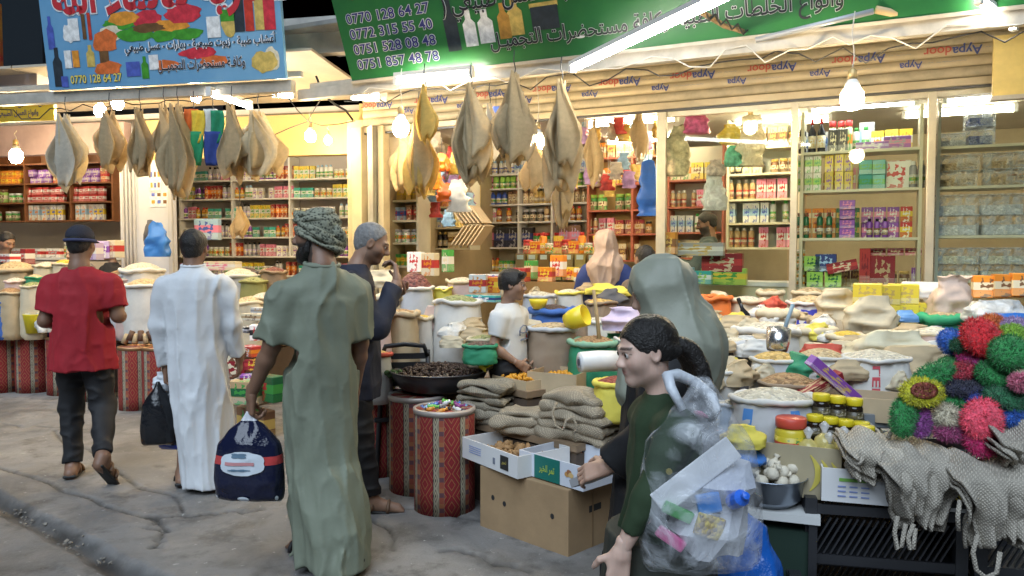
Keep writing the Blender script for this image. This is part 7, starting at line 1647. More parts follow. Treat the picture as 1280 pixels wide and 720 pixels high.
def cloth(name, col, rough=.75, wv=300, s=.25, var=.10, sheen=0): return M(name, col, rough, var=(6, var), bump=(24, .4, .006), sheen=sheen)
def rotm(yaw=0, pitch=0, roll=0):
    """yaw left +, pitch up +, roll towards own right +; columns are the head's right, forward, up"""
    return Matrix.Rotation(yaw, 3, 'Z') @ Matrix.Rotation(pitch, 3, 'X') @ Matrix.Rotation(roll, 3, 'Y')
def pose_std(H):
    k = H / 1.75; v = lambda x, y, z: np.array((x * k, y * k, z * k)); p = {}
    p.update(head=v(0, .015, 1.63), neck=v(0, -.03, 1.46), chest=v(0, -.01, 1.28), waist=v(0, .0, 1.08), pelvis=v(0, 0, .95))
    for s, n in ((-1, 'L'), (1, 'R')):
        p['sh' + n] = v(s * .165, -.02, 1.395); p['el' + n] = v(s * .225, -.03, 1.12); p['wr' + n] = v(s * .235, .04, .87)
        p['hip' + n] = v(s * .09, 0, .93); p['kn' + n] = v(s * .10, .03, .50); p['an' + n] = v(s * .10, -.02, .085); p['toe' + n] = v(s * .12, .15, .03)
    return p
def head_field(c, Rm, hh, h, neck, male=True, child=False):
    c = np.array(c, float); Rn = np.array(Rm); W = lambda x, y, z: c + Rn @ (np.array((x, y, z)) * hh)
    f = Field(np.minimum(c - .62 * hh, np.array(neck) - .3 * hh), np.maximum(c + .62 * hh, np.array(neck) + .3 * hh), h); E_ = lambda p, r, k=.02, sub=False: f.ell(W(*p), np.array(r) * hh, Rn, k * hh / .22, sub)
    K = lambda a, b, ra, rb, k=.02: f.cone(W(*a), W(*b), ra * hh, rb * hh, k * hh / .22)
    E_((0, -.09, .13), (.335, .425, .37)); E_((0, .08, -.10), (.285, .285, .36)); K((-.17, .0, -.30), (0, .22, -.40), .10, .085, .03); K((.17, .0, -.30), (0, .22, -.40), .10, .085, .03); E_((0, .26, -.415), (.085 if male else .075, .07, .065), .015)
    for s in (-1, 1):
        E_((s * .15, .22, -.12), (.11, .11, .11), .03); E_((s * .13, .405, .005), (.085, .075, .05), .02, True)
        E_((s * .125, .315, .0), (.068, .058, .05), .006)                       # eyeball under the lid
        K((s * .05, .375, .075), (s * .19, .315, .085), .032 if male else .02, .026 if male else .016, .02)         # brow
        E_((s * .325, -.02, -.03), (.04, .085, .125), .008); E_((s * .35, .0, -.02), (.02, .05, .08), .006, True); E_((s * .052, .405, -.165), (.035, .04, .03), .012)
    K((0, .355, .06), (0, .455 if male else .425, -.125), .028 if male else .022, .05 if male else .034, .015); E_((0, .44 if male else .42, -.14), (.045, .05, .04) if male else (.034, .038, .03), .015)
    E_((0, .325, -.24), (.08, .045, .022), .014); E_((0, .32, -.288), (.07, .045, .024), .014); f.cone(W(-.07, .38, -.263), W(.07, .38, -.263), .008 * hh, .008 * hh, .004, True)
    nk = np.array(neck); f.cone(W(0, -.10, -.18), nk, (.25 if male else .19) * hh, (.27 if male else .21) * hh, .03); f.cone(nk, nk - np.array((0, 0, .14 * hh)), (.26 if male else .2) * hh, .29 * hh, .03)
    return f, W
def head_paint(c, Rm, hh, tone, brow, lips, stubble=0):
    Rn = np.array(Rm); c = np.array(c)
    def fn(V):
        q = (V - c) @ Rn / hh; x, y, z = np.abs(q[:, 0]), q[:, 1], q[:, 2]; col = np.tile(np.array(tone), (len(V), 1))
        def blend(mask, cc): 
            m = np.clip(mask, 0, 1)[:, None]; return col * (1 - m) + np.array(cc) * m
        inh = (np.abs(q) < .7).all(1)
        col = blend(inh * np.clip(1 - np.hypot((x - .16) / .12, (y - .28) / .2) * 1, 0, 1) * np.clip(1 - np.abs(z + .14) / .12, 0, 1) * .35, (tone[0] * 1.02, tone[1] * .72, tone[2] * .68))
        arc = .095 - .35 * (x - .12) ** 2; col = blend(inh * (y > .2) * np.clip(2.2 - np.abs(z - arc) / .012, 0, 1) * (x > .035) * (x < .215) * .9, brow)
        col = blend(inh * (y > .28) * np.clip(1.6 - np.hypot(x / .062, (z + .265) / .036), 0, 1) * .9, lips)
        lid = np.hypot((x - .127) / .075, (z - .005) / .038); col = blend(inh * (y > .2) * np.clip(1.6 - np.abs(lid - 1) * 9, 0, 1) * (z > .0) * .7, (.03, .02, .015))
        if stubble: col = blend(inh * (y > -.05) * np.clip((-.14 - z) / .05, 0, 1) * (np.hypot(x / .07, (z + .265) / .04) > 1) * stubble, (.035, .028, .024))
        return col
    return fn
def eyes(o, W, Rm, hh):
    wm_, im = M('eye_white', (.62, .60, .57), .2), M('eye_iris', (.03, .016, .01), .12)
    for s in (-1, 1):
        p = W(s * .125, .322, .0); r = .060 * hh; e = link('eye', MB().lathe([(.0005, -r)] + [(r * math.cos(a), r * math.sin(a)) for a in np.linspace(-1.4, 1.4, 9)] + [(.0005, r)], seg=14), wm_, o, p, smooth=True)
        d = np.array(Rm) @ np.array((s * .05, 1, -.02)); d /= np.linalg.norm(d); q = Vector(d).to_track_quat('Z', 'Y').to_euler()
        link('iris', MB().lathe([(r * .56, r * .84), (r * .4, r * .95), (.0005, r * 1.03)], seg=14), im, e, (0, 0, 0), q, smooth=True)
def hand_vf(wr, d, n, t, L=.185, curl=.5, thumb=.6, spread=.1, h=.0032, curls=None):
    """wr wrist, d towards the knuckles, n out of the palm, t towards the thumb side"""
    wr = np.array(wr, float); d = np.array(d, float); d /= np.linalg.norm(d); n = np.array(n, float); n -= d * (n @ d); n /= np.linalg.norm(n); t = np.array(t, float); t -= d * (t @ d) + n * (t @ n); t /= np.linalg.norm(t); s = L / .185
    f = Field(wr - .21 * s, wr + .21 * s, h); P = lambda a, b, c: wr + (d * a + t * b + n * c) * s
    f.cone(P(-.03, 0, 0), P(.015, 0, 0), .026 * s, .027 * s, .015)
    for b in (-.03, -.011, .009, .028): f.cone(P(.005, b * .55, 0), P(.088, b, 0), .016 * s, .0125 * s, .012)
    f.cone(P(.02, .02, .008), P(.05, .032, .012), .018 * s, .014 * s, .012)
    for i, (b, ls) in enumerate(((.029, (.044, .026, .02)), (.010, (.049, .031, .022)), (-.010, (.045, .029, .021)), (-.029, (.035, .021, .018)))):
        p = P(.09, b, 0); a = 0; dirx = d + t * (b / .03) * spread; dirx /= np.linalg.norm(dirx); r = .0098 * s; c_ = (curls[i] if curls else curl)
        for k, l in enumerate(ls):
            a += c_ * (1.0, 1.25, .8)[k]; q = p + (dirx * math.cos(a) + n * math.sin(a)) * l * s; f.cone(p, q, r, r * .9, .003); p = q; r *= .9
    p = P(.028, .034, .008); dr = d * .55 + t * .75 + n * .35; dr /= np.linalg.norm(dr)
    q = p + dr * .04 * s; f.cone(p, q, .0135 * s, .0115 * s, .006); dr2 = d * .8 + t * (.75 - thumb) + n * (.2 + thumb * .7); dr2 /= np.linalg.norm(dr2); q2 = q + dr2 * .032 * s; f.cone(q, q2, .0115 * s, .0105 * s, .004); f.cone(q2, q2 + dr2 * .02 * s, .0105 * s, .008 * s, .003)
    return f.nets(1)
class Person:
    def __init__(s, label, loc, rotz, H, tone, headrot=None, hh=None, male=True, pose=None, brow=(.03, .02, .015), lips=None, stubble=0, fine=.0048, group=None):
        s.o = thing('person', label, 'person', loc, rotz); s.H = H; s.k = H / 1.75; s.p = pose_std(H)
        for a, b in (pose or {}).items(): s.p[a] = np.array(b, float)
        s.tone = np.array(tone); s.hr = headrot or rotm(); s.hh = hh or .232 * s.k; s.male = male; s.fine = fine; s.brow = brow; s.stubble = stubble; s.lips = lips or (tone[0] * .85, tone[1] * .5, tone[2] * .5); s.vf = []
    def body(s, hands=(), arms='LR', legs='LR', r=1.0, h=.009):
        p, k = s.p, s.k; allp = np.array([p[q] for q in p]); f = Field(allp.min(0) - .14, allp.max(0) + .1, h); r = r * k
        f.cone(p['chest'], p['waist'], .115 * r, .105 * r, .06); f.cone(p['waist'], p['pelvis'], .105 * r, .115 * r, .06); f.cone(p['neck'], p['chest'], .06 * r, .11 * r, .05)
        for n in 'LR':
            if n in arms: sh = p['sh' + n] - np.array((0, 0, .04 * k)); f.cone(p['neck'] - np.array((0, 0, .11 * k)), sh, .045 * r, .042 * r, .03); f.cone(sh, p['el' + n], .045 * r, .042 * r, .02); m = p['el' + n] * .7 + p['wr' + n] * .3; f.cone(p['el' + n], m, .041 * r, .042 * r, .02); f.cone(m, p['wr' + n], .042 * r, .027 * r, .02)
            if n in legs:
                f.cone(p['hip' + n], p['kn' + n], .082 * r, .056 * r, .03); m = p['kn' + n] * .68 + p['an' + n] * .32; f.cone(p['kn' + n], m, .055 * r, .056 * r, .02); f.cone(m, p['an' + n], .055 * r, .036 * r, .02)
                hl = p['an' + n] + (p['an' + n] - p['toe' + n]) * np.array((.35, .35, 0)) - np.array((0, 0, .04 * k)); f.cone(p['an' + n], hl, .036 * r, .034 * r, .02); f.cone(p['an' + n], p['toe' + n], .036 * r, .022 * r, .03); f.cone(hl, p['toe' + n], .03 * r, .024 * r, .03)
                tv = p['toe' + n] - p['an' + n]; sd = np.cross(tv, (0, 0, 1)); sd /= np.linalg.norm(sd) + 1e-9
                for q in (-.028, -.012, .004, .022): f.cone(p['toe' + n] + sd * q * k, p['toe' + n] + sd * q * k + tv / np.linalg.norm(tv) * .035 * k, .0125 * r, .010 * r, .006)
        parts = [f.nets(1)]
        hf, s.W = head_field(p['head'], s.hr, s.hh, s.fine, p['neck'], s.male); parts.append(hf.nets(1))
        for hv in hands: parts.append(hv)
        s.b = link('body', vf_mesh('body', parts, head_paint(p['head'], s.hr, s.hh, s.tone, s.brow, s.lips, s.stubble)), SKIN, s.o)
        eyes(s.b, s.W, s.hr, s.hh); return s
    def hand(s, n, d, nrm, th, **k): return hand_vf(s.p['wr' + n], d, nrm, th, L=.185 * s.k, **k)
    def part(s, name, f, mat, sm=1): return link(name, vf_mesh(name, [f.nets(sm)]), mat, s.o)
    def field(s, h=.009, m=.22):
        a = np.array([s.p[q] for q in s.p]); return Field(a.min(0) - m, a.max(0) + np.array((m, m, .06)), h)
    def hair(s, mat, grow=1.06, low=-.30, front=.20, slant=.6, name='hair', extra=(), wr=.004):
        hh = s.hh; c = np.array(s.p['head']); f = Field(c - .62 * hh, c + .62 * hh, max(.0045, s.fine)); Rn = np.array(s.hr)
        f.ell(s.W(0, -.09, .13), np.array((.335, .425, .37)) * hh * grow, Rn, 0); f.ell(s.W(0, -.20, -.10), np.array((.27, .26, .28)) * hh * grow, Rn, .02)
        nrm = Rn @ np.array((0, 1, -slant)); f.cutplane(s.W(0, front, .18), nrm); f.cutplane(s.W(0, 0, low), Rn @ np.array((0, 0, -1.0)))
        for a, b, ra, rb in extra: f.cone(s.W(*a), s.W(*b), ra * hh, rb * hh, .01)
        if wr: f.wrinkle(wr, (60, 60, 25), 3)
        return s.part(name, f, mat)
    def sleeve(s, f, n, t, r0, r1, k=.04):
        """sleeve to fraction t along shoulder-elbow-wrist (0..2)"""
        p = s.p; a, e, w_ = p['sh' + n], p['el' + n], p['wr' + n]; end = a + (e - a) * t if t <= 1 else e + (w_ - e) * (t - 1); kk = s.k
        a = a + np.array((0, 0, -.025 * kk)); m = a + (e - a) * .3; f.cone(p['neck'] - np.array((0, 0, .075 * kk)), a, .070 * kk, .062 * kk, .05); f.cone(a, m, .064 * kk, r0 * .86 * kk, k)
        if t <= 1: f.cone(m, end, r0 * .88 * kk, r1 * kk, k); dr = e - a
        else: rm = r0 + (r1 - r0) * .55; f.cone(m, e, r0 * .88 * kk, rm * kk, k); f.cone(e, end, rm * kk, r1 * kk, k * .6); dr = w_ - e
        f.cutplane(end - dr / np.linalg.norm(dr) * r1 * kk * .2, dr, (end, r1 * kk * 1.9))
    def trousers(s, mat, r0=.115, r1=.085, r2=.068, h=.009, cut=.06):
        f = s.field(h); p, k = s.p, s.k
        f.ell(p['pelvis'], np.array((.165, .125, .13)) * k, None, .02)
        for n in 'LR':
            f.cone(p['hip' + n], p['kn' + n], r0 * k, r1 * k, .05); e = p['an' + n] * .93 + p['kn' + n] * .07; f.cone(p['kn' + n], e, r1 * k, r2 * k, .03); d = p['an' + n] - p['kn' + n]; f.cutplane(e, d, (e, r2 * k * 2))
        f.cutz(hi=p['waist'][2] - .03 * k); f.wrinkle(.016, (9, 9, 15), 5); return s.part('trousers', f, mat)
def folds(seed, amp, zlo, zhi, n=(5, 8, 13), tw=1.5):
    r = random.Random(seed); A = [(r.uniform(.6, 1) / (i + 1), r.uniform(0, 6.28), k, r.uniform(-tw, tw)) for i, k in enumerate(n)]
    def fn(th, z):
        t = np.clip((zhi - z) / (zhi - zlo), 0, 1); q = 0
        for a, ph, k, w_ in A:
            v = np.sin(k * th + ph + w_ * z * 3 + .8 * np.sin(z * 4 + ph)); q = q + a * (1 - np.abs(v)) ** 2 * 1.2 - a * .3
        return amp * q * (.25 + .75 * t)
    return fn
def foot_sole(P, n, mat, strap=None, h=.006):
    p = P.p; a, t = p['an' + n], p['toe' + n]; k = P.k; d = t - a; d = d / np.linalg.norm(d); hl = a - d * np.array((1, 1, 0)) * .075 * k - np.array((0, 0, .055 * k)); to = t + d * .05 * k - np.array((0, 0, .018 * k))
    f = Field(np.minimum(hl, to) - .08, np.maximum(hl, to) + .08, h); up = np.array((0, 0, 1.0)); up = up - (to - hl) * (up @ (to - hl)) / ((to - hl) @ (to - hl)); up /= np.linalg.norm(up); sd = np.cross((to - hl) / np.linalg.norm(to - hl), up)
    m = np.stack([sd, (to - hl) / np.linalg.norm(to - hl), up], 1); L_ = np.linalg.norm(to - hl)
    f.rbox((hl + to) / 2, (.042 * k, L_ / 2 + .03 * k, .012 * k), .011 * k, m, 0); P.part('shoe_sole', f, mat)
    if strap is not None:
        for q in (.28, .62):
            c = hl + (to - hl) * q; pts = [c + sd * math.cos(a_) * .046 * k + up * (.012 + (.075 - .03 * q) * math.sin(a_)) * k for a_ in np.linspace(0, math.pi, 9)]
            link('shoe_strap', MB().tube(pts, .011 * k, 7), strap, P.o, smooth=True)
def carrier(name, label, top, w_, h_, d_, mats, rot, seed, cat='bag', gather=.18, wr=.06, film_=False):
    """plastic carrier bag hanging from the point top; returns the thing and its surface grid"""
    o = thing(name, label, cat, top, rot); n1, n2, n3 = noise1(seed), noise1(seed + 9), noise1(seed + 17); seg = 48; P = []
    prof = [(0, .10, .12), (.10, gather + .06, .3), (.22, .62, .55), (.36, .92, .8), (.55, 1.0, 1.0), (.75, 1.02, 1.05), (.92, 1.0, .9), (.985, .97, .6), (1, .9, .15)]
    for t in np.linspace(0, 1, 30):
        a = np.interp(t, [q[0] for q in prof], [q[1] for q in prof]) * w_ / 2; b = np.interp(t, [q[0] for q in prof], [q[2] for q in prof]) * d_ / 2
        P.append([(a * math.copysign(abs(math.cos(th)) ** .75, math.cos(th)), b * math.copysign(abs(math.sin(th)) ** .9, math.sin(th)), -h_ * t) for th in np.arange(seg) * 2 * math.pi / seg])
    P = np.array(P); T = np.linspace(0, 1, 30)[:, None]; q3 = lambda f, s_, zs=1.0: 1 - np.abs(2 * vnoise(P[..., 0] * f + seed, P[..., 1] * f + s_, P[..., 2] * f * zs + seed * 1.3) - 1)
    dr = (q3(10, 1, .35) ** 2 - .35) * wr * w_ * (1.2 - .5 * T) + (q3(24, 5, .6) ** 2 - .3) * wr * .4 * w_
    rad = np.hypot(P[..., 0], P[..., 1]) + 1e-6; P[..., 1] *= 1 + np.clip(dr / rad, -.6, .8); P[..., 0] *= 1 + np.clip(dr / rad, -.2, .2) * .4
    mb = MB().sheet(P, wrap=True); mb.add(P[-1], [tuple(range(seg))]); link('bag', mb, mats, o, smooth=True)
    return o, P
def bands(name, stops, rough=.22, axis=2):
    """horizontal print bands on a bag, constant ramp over its own height"""
    if name in MATS: return MATS[name]
    m = bpy.data.materials.new(name); m.use_nodes = True; nt = m.node_tree; b = nt.nodes['Principled BSDF']; L = nt.links.new; b.inputs['Roughness'].default_value = rough
    tc = _n(nt, 'ShaderNodeTexCoord'); sp = _n(nt, 'ShaderNodeSeparateXYZ'); L(tc.outputs['Generated'], sp.inputs[0]); r = _n(nt, 'ShaderNodeValToRGB'); r.color_ramp.interpolation = 'CONSTANT'; e = r.color_ramp.elements
    while len(e) < len(stops): e.new(.5)
    for i, (p, c) in enumerate(stops): e[i].position = p; e[i].color = (*c, 1)
    L(sp.outputs[axis], r.inputs[0]); L(r.outputs[0], b.inputs['Base Color']); nz = _n(nt, 'ShaderNodeTexNoise'); nz.inputs['Scale'].default_value = 18; nz.inputs['Detail'].default_value = 4; L(tc.outputs['Object'], nz.inputs['Vector'])
    bp = _n(nt, 'ShaderNodeBump'); bp.inputs['Strength'].default_value = .6; bp.inputs['Distance'].default_value = .015; L(nz.outputs[0], bp.inputs['Height']); L(bp.outputs[0], b.inputs['Normal']); MATS[name] = m; return m
def surf_patch(o, P, name, i0, i1, j0, j1, mat, off=.004, outline=None):
    """a print that follows the bag's surface between grid rows/columns; outline(u, v) -> keep"""
    Q = P[i0:i1 + 1, j0:j1 + 1].copy(); c = P.mean((0, 1)); Q[..., 1] += np.where(Q[..., 1] < 0, -off, off)
    if outline:
        # resample onto a disc-like outline
        a, b = Q.shape[:2]; n = 28; v = []; fs = []
        def smp(u, w_):
            x, y = np.clip(u, 0, .999) * (a - 1), np.clip(w_, 0, .999) * (b - 1); i, j = int(x), int(y); f, g = x - i, y - j
            return (Q[i, j] * (1 - f) + Q[i + 1, j] * f) * (1 - g) + (Q[i, j + 1] * (1 - f) + Q[i + 1, j + 1] * f) * g
        rings = 5; v.append(smp(.5, .5))
        for r_i in range(1, rings + 1):
            for k in range(n):
                th = 2 * math.pi * k / n; rr_ = outline(th) * r_i / rings; v.append(smp(.5 + .5 * rr_ * math.sin(th), .5 + .5 * rr_ * math.cos(th)))
        for k in range(n): fs.append((0, 1 + k, 1 + (k + 1) % n))
        for r_i in range(rings - 1):
            for k in range(n): A = 1 + r_i * n; fs.append((A + k, A + n + k, A + n + (k + 1) % n, A + (k + 1) % n))
        return link(name, MB().add(v, fs), mat, o, smooth=True)
    return link(name, MB().sheet(Q), mat, o, smooth=True)
hair_b = M('black_hair', (.012, .010, .009), .38, var=(60, .3), bump=(180, .7)); hair_g = M('grey_hair', (.22, .215, .21), .6, var=(40, .3), bump=(90, .5)); black_cl = cloth('black_cloth', (.012, .012, .014)); navy_cl = cloth('navy_cloth', (.015, .018, .035)); rubber = M('black_rubber', (.02, .02, .02), .6); leather = M('brown_leather', (.16, .09, .05), .5)
T_BR, T_MID, T_LT = (.23, .125, .078), (.33, .19, .125), (.50, .31, .225)

# ---- man in the red shirt, walking away
g0 = onz(108, 597, 0)
rp = dict(shL=(-.18, 0, 1.37), elL=(-.23, -.03, 1.10), wrL=(-.15, .20, 1.06), shR=(.18, 0, 1.37), elR=(.235, .0, 1.13), wrR=(.17, .22, 1.10), knL=(-.12, .08, .50), anL=(-.09, .0, .085), toeL=(-.12, .16, .03), hipL=(-.08, 0, .92), hipR=(.08, 0, .92), knR=(.13, -.02, .50), anR=(.235, -.30, .215), toeR=(.26, -.22, .06))
P1 = Person('man in red t-shirt, dark cap and black trousers walking away', (g0.x, g0.y, 0), R(6), 1.75, T_BR, rotm(R(-4), R(-6)), pose=rp)
P1.body(hands=[hand_vf(rp['wrL'], (.6, .8, .1), (.5, -.4, .6), (0, .2, 1), curl=.9), hand_vf(rp['wrR'], (-.6, .8, .1), (-.5, -.4, .6), (0, .2, 1), curl=.9)], r=1.1)
f = P1.field(.0085); f.column([(.765, 0, 0, .215, .175), (.92, 0, .0, .205, .165), (1.12, 0, -.01, .197, .15), (1.28, 0, -.015, .20, .14), (1.37, 0, -.02, .185, .12), (1.455, 0, -.025, .10, .085)], folds(3, .045, .78, 1.3, (3, 5, 7), .8), .02)
for n in 'LR': P1.sleeve(f, n, .80, .076, .072, .05)
f.wrinkle(.018, (9, 9, 2.2), 2); f.wrinkle(.008, (16, 16, 9), 4); P1.part('t_shirt', f, cloth('red_cotton', (.34, .012, .022), .8)); link('collar', MB().tube([(.085 * math.cos(a), -.025 + .075 * math.sin(a), 1.455 + .012 * math.sin(a)) for a in np.linspace(0, 6.28, 25)[:-1]], .009, 7, closed=True), cloth('red_cotton', (.34, .012, .022), .8), P1.o, smooth=True)
P1.trousers(black_cl, .105, .078, .058)
P1.hair(hair_b, 1.045, -.36)
f = Field(P1.p['head'] - .2, P1.p['head'] + .24, .005); f.ell(P1.W(0, -.08, .19), np.array((.375, .46, .36)) * P1.hh, np.array(P1.hr), 0); f.cutplane(P1.W(0, 0, .06), np.array(P1.hr) @ np.array((0, -.12, -1.0))); P1.part('cap', f, M('cap_navy', (.018, .02, .035), .8, bump=(200, .4))); f = Field(P1.p['head'] - .25, P1.p['head'] + .3, .006); f.ell(P1.W(0, .46, .10), np.array((.27, .30, .035)) * P1.hh, np.array(P1.hr), 0); P1.part('cap_brim', f, MATS['cap_navy'])
link('cap_band', MB().tube([P1.W(.38 * math.cos(a), -.08 + .465 * math.sin(a), .075 + .03 * math.sin(a)) for a in np.linspace(0, 6.28, 33)[:-1]], .012, 6, closed=True), M('cap_blue', (.04, .05, .12), .8), P1.o, smooth=True)
foot_sole(P1, 'L', rubber, leather); foot_sole(P1, 'R', rubber, leather)

# ---- man in the white robe
g0 = onz(248, 611, 0)
wp = dict(shL=(-.185, 0, 1.37), elL=(-.225, .0, 1.09), wrL=(-.215, .06, .80), shR=(.185, 0, 1.37), elR=(.235, .02, 1.10), wrR=(.25, .10, .86), hipL=(-.09, 0, .92), knL=(-.07, .05, .50), anL=(-.125, .06, .09), toeL=(-.17, .22, .035), anR=(.10, .25, .085), toeR=(.11, .4, .03), knR=(.1, .2, .5))
P2 = Person('man in long white robe walking away with carrier bags in hand', (g0.x, g0.y, 0), R(4), 1.72, T_BR, rotm(R(-3), R(-4)), pose=wp, stubble=.6)
P2.body(hands=[hand_vf(wp['wrL'], (.05, .05, -1), (1, 0, .1), (0, 1, 0), curl=.95, thumb=.7), hand_vf(wp['wrR'], (0, .2, -1), (-1, 0, 0), (0, 1, 0), curl=.5)])
f = P2.field(.0085, .26); f.column([(.045, .07, .04, .175, .24), (.20, .06, .03, .172, .22), (.5, .035, .02, .18, .19), (.80, .01, .0, .185, .16), (1.0, 0, 0, .178, .142), (1.2, 0, -.01, .182, .134), (1.33, 0, -.015, .178, .122), (1.40, 0, -.02, .17, .10), (1.45, 0, -.02, .085, .078), (1.485, 0, -.015, .072, .068)], folds(8, .085, .05, 1.1, (3, 5, 7), 1.6), .02)
for n in 'LR': P2.sleeve(f, n, 1.93, .072, .048, .045)
f.wrinkle(.018, (9, 9, 1.3), 11); f.wrinkle(.006, (15, 15, 6), 17); robe_w = cloth('white_robe', (.66, .68, .70), .65, var=.03); P2.part('robe', f, robe_w)
link('collar', MB().tube([(.072 * math.cos(a), -.02 + .066 * math.sin(a), 1.484 + .01 * math.sin(a)) for a in np.linspace(0, 6.28, 25)[:-1]], .010, 7, closed=True), robe_w, P2.o, smooth=True)
P2.hair(hair_b, 1.06, -.33); foot_sole(P2, 'L', rubber, rubber); foot_sole(P2, 'R', rubber, rubber)
hp = P2.o.matrix_basis @ Vector((-.21, .07, .70)); hp = Vector((g0.x, g0.y, 0)) + Matrix.Rotation(R(4), 3, 'Z') @ Vector((-.205, .065, .715))
o_, Pg = carrier('carrier_bag', 'small shiny black plastic bag held by the white robed man', hp + Vector((-.045, -.05, 0)), .21, .42, .15, M('black_film', (.012, .013, .016), .18, bump=(24, .5, .02)), R(10), 4, wr=.10)
o_, Pg = carrier('carrier_bag', 'white and blue plastic bag behind the black one', hp + Vector((.035, .06, .02)), .27, .50, .16, bands('bag_white_blue', [(0, (.02, .05, .4)), (.10, (.62, .65, .70))]), R(-5), 6, wr=.08)
surf_patch(o_, Pg, 'printed_panel', 8, 26, 36, 44, M('print_panel_navy', (.012, .014, .04), .25), .006); surf_patch(o_, Pg, 'printed_panel', 15, 18, 37, 44, M('print_panel_coral', (.6, .12, .08), .3), .009)
sc_ = crumple('scrunched white bag top over the robed man\'s hand', hp + Vector((-.06, -.01, -.02)), .10, .12, .08, M('white_film', (.66, .69, .73), .3), 91, name='bag_top', pinch=.7); sc_.parent = o_; sc_.location = Vector((-.09, -.02, -.09)); sc_.rotation_euler = (0, 0, 0)
for q in ('label', 'category'): del sc_[q]

# ---- man in the green robe and wrapped headscarf
g0 = onz(400, 716, 0); GX0 = Vector((g0.x, 3.78, 0))
gp = dict(shL=(-.165, 0, 1.39), elL=(-.235, .02, 1.12), wrL=(-.315, .12, .875), shR=(.165, 0, 1.39), elR=(.195, .0, 1.11), wrR=(.20, .10, .86), anR=(.09, -.20, .15), toeR=(.11, -.10, .04), hipR=(.065, 0, .95), knR=(.06, -.04, .5), hipL=(-.065, 0, .95), knL=(-.06, .03, .5), anL=(-.06, .12, .085), toeL=(-.08, .27, .03), head=(-.02, .03, 1.655))
P3 = Person('tall man in grey-green robe and patterned wrapped headscarf with carrier bag', GX0, R(30), 1.79, T_BR, rotm(R(52), R(-4)), pose=gp, stubble=.9)
P3.body(hands=[hand_vf(gp['wrL'], (-.05, .1, -1), (1, .1, 0), (.1, 1, .2), curl=.9, thumb=.8, L=.19), hand_vf(gp['wrR'], (0, .1, -1), (-1, 0, 0), (0, 1, 0), curl=.4)], r=1.0, h=.008)
green_cl = cloth('grey_green_cloth', (.19, .215, .16), .7, var=.06)
f = P3.field(.0075, .28); f.column([(.06, .02, -.05, .175, .27), (.25, .02, -.04, .172, .24), (.55, .0, .0, .172, .185), (.82, 0, .0, .178, .155), (1.02, 0, -.005, .176, .145), (1.2, 0, -.01, .184, .14), (1.33, 0, -.015, .188, .128), (1.40, 0, -.02, .165, .105), (1.465, 0, -.02, .095, .085), (1.51, -.005, -.015, .078, .074)], folds(21, .075, .07, 1.25, (3, 5, 7), 1.6), .02)
P3.sleeve(f, 'L', .98, .076, .082, .05); P3.sleeve(f, 'R', .98, .072, .072, .05)
f.wrinkle(.024, (9, 9, 1.5), 31); f.wrinkle(.010, (15, 15, 7), 37); P3.part('robe', f, green_cl)
link('collar', MB().tube([(.082 * math.cos(a), -.02 + .075 * math.sin(a), 1.508 + .012 * math.sin(a)) for a in np.linspace(0, 6.28, 25)[:-1]], .011, 7, closed=True), green_cl, P3.o, smooth=True)
hh = P3.hh; f = Field(P3.p['head'] - .2, P3.p['head'] + .22, .006); f.ell(P3.W(0, -.11, .17), np.array((.38, .46, .39)) * hh, np.array(P3.hr), 0); f.ell(P3.W(0, -.24, -.12), np.array((.30, .27, .34)) * hh, np.array(P3.hr), .03); f.cutplane(P3.W(0, .2, .10), np.array(P3.hr) @ np.array((0, .75, -.65)))
def keffiyeh():
    m = bpy.data.materials.new('keffiyeh'); m.use_nodes = True; nt = m.node_tree; b = nt.nodes['Principled BSDF']; L = nt.links.new; b.inputs['Roughness'].default_value = .85
    tc = _n(nt, 'ShaderNodeTexCoord'); ck = _n(nt, 'ShaderNodeTexVoronoi'); ck.inputs['Scale'].default_value = 75; L(tc.outputs['Object'], ck.inputs['Vector']); r = _n(nt, 'ShaderNodeValToRGB'); r.color_ramp.elements[0].color = (.05, .055, .04, 1); r.color_ramp.elements[1].color = (.27, .28, .21, 1); r.color_ramp.elements[0].position = .25; r.color_ramp.elements[1].position = .55
    L(ck.outputs[0], r.inputs[0]); L(r.outputs[0], b.inputs['Base Color']); bp = _n(nt, 'ShaderNodeBump'); bp.inputs['Strength'].default_value = .6; bp.inputs['Distance'].default_value = .004; L(ck.outputs[0], bp.inputs['Height']); L(bp.outputs[0], b.inputs['Normal']); return m
kef = keffiyeh(); P3.part('headscarf', f, kef)
rr = random.Random(5)
for k in range(9):
    tlt, zc, rad = rr.uniform(-.4, .4), -.10 + .065 * k, .40 - .028 * max(0, k - 4)
    pts = [P3.W((rad) * math.cos(a) * .94, -.10 + (rad + .05) * math.sin(a), zc + tlt * .35 * math.cos(a + k * 1.7) + .26 * math.sin(a) * (1 if k < 5 else .35) + .012 * math.sin(a * 5 + k)) for a in np.linspace(0, 6.283, 41)[:-1]]
    link('scarf_wrap', MB().tube(pts, [hh * (.052 + .02 * math.sin(3 * i / 6.0 + k)) for i in range(40)], 8, closed=True), kef, P3.o, smooth=True)
link('scarf_tail', MB().tube([P3.W(-.15, -.48, .12), P3.W(-.02, -.55, -.06), P3.W(.12, -.50, -.24), P3.W(.22, -.38, -.36), P3.W(.26, -.25, -.48)], [hh * q for q in (.10, .13, .13, .12, .06)], 9), kef, P3.o, smooth=True)
f = Field(P3.p['head'] - .22, P3.p['head'] + .2, .0048); Rn = np.array(P3.hr); f.ell(P3.W(0, .16, -.36), np.array((.27, .22, .20)) * hh, Rn, 0); f.ell(P3.W(0, .29, -.46), np.array((.14, .13, .14)) * hh, Rn, .03)
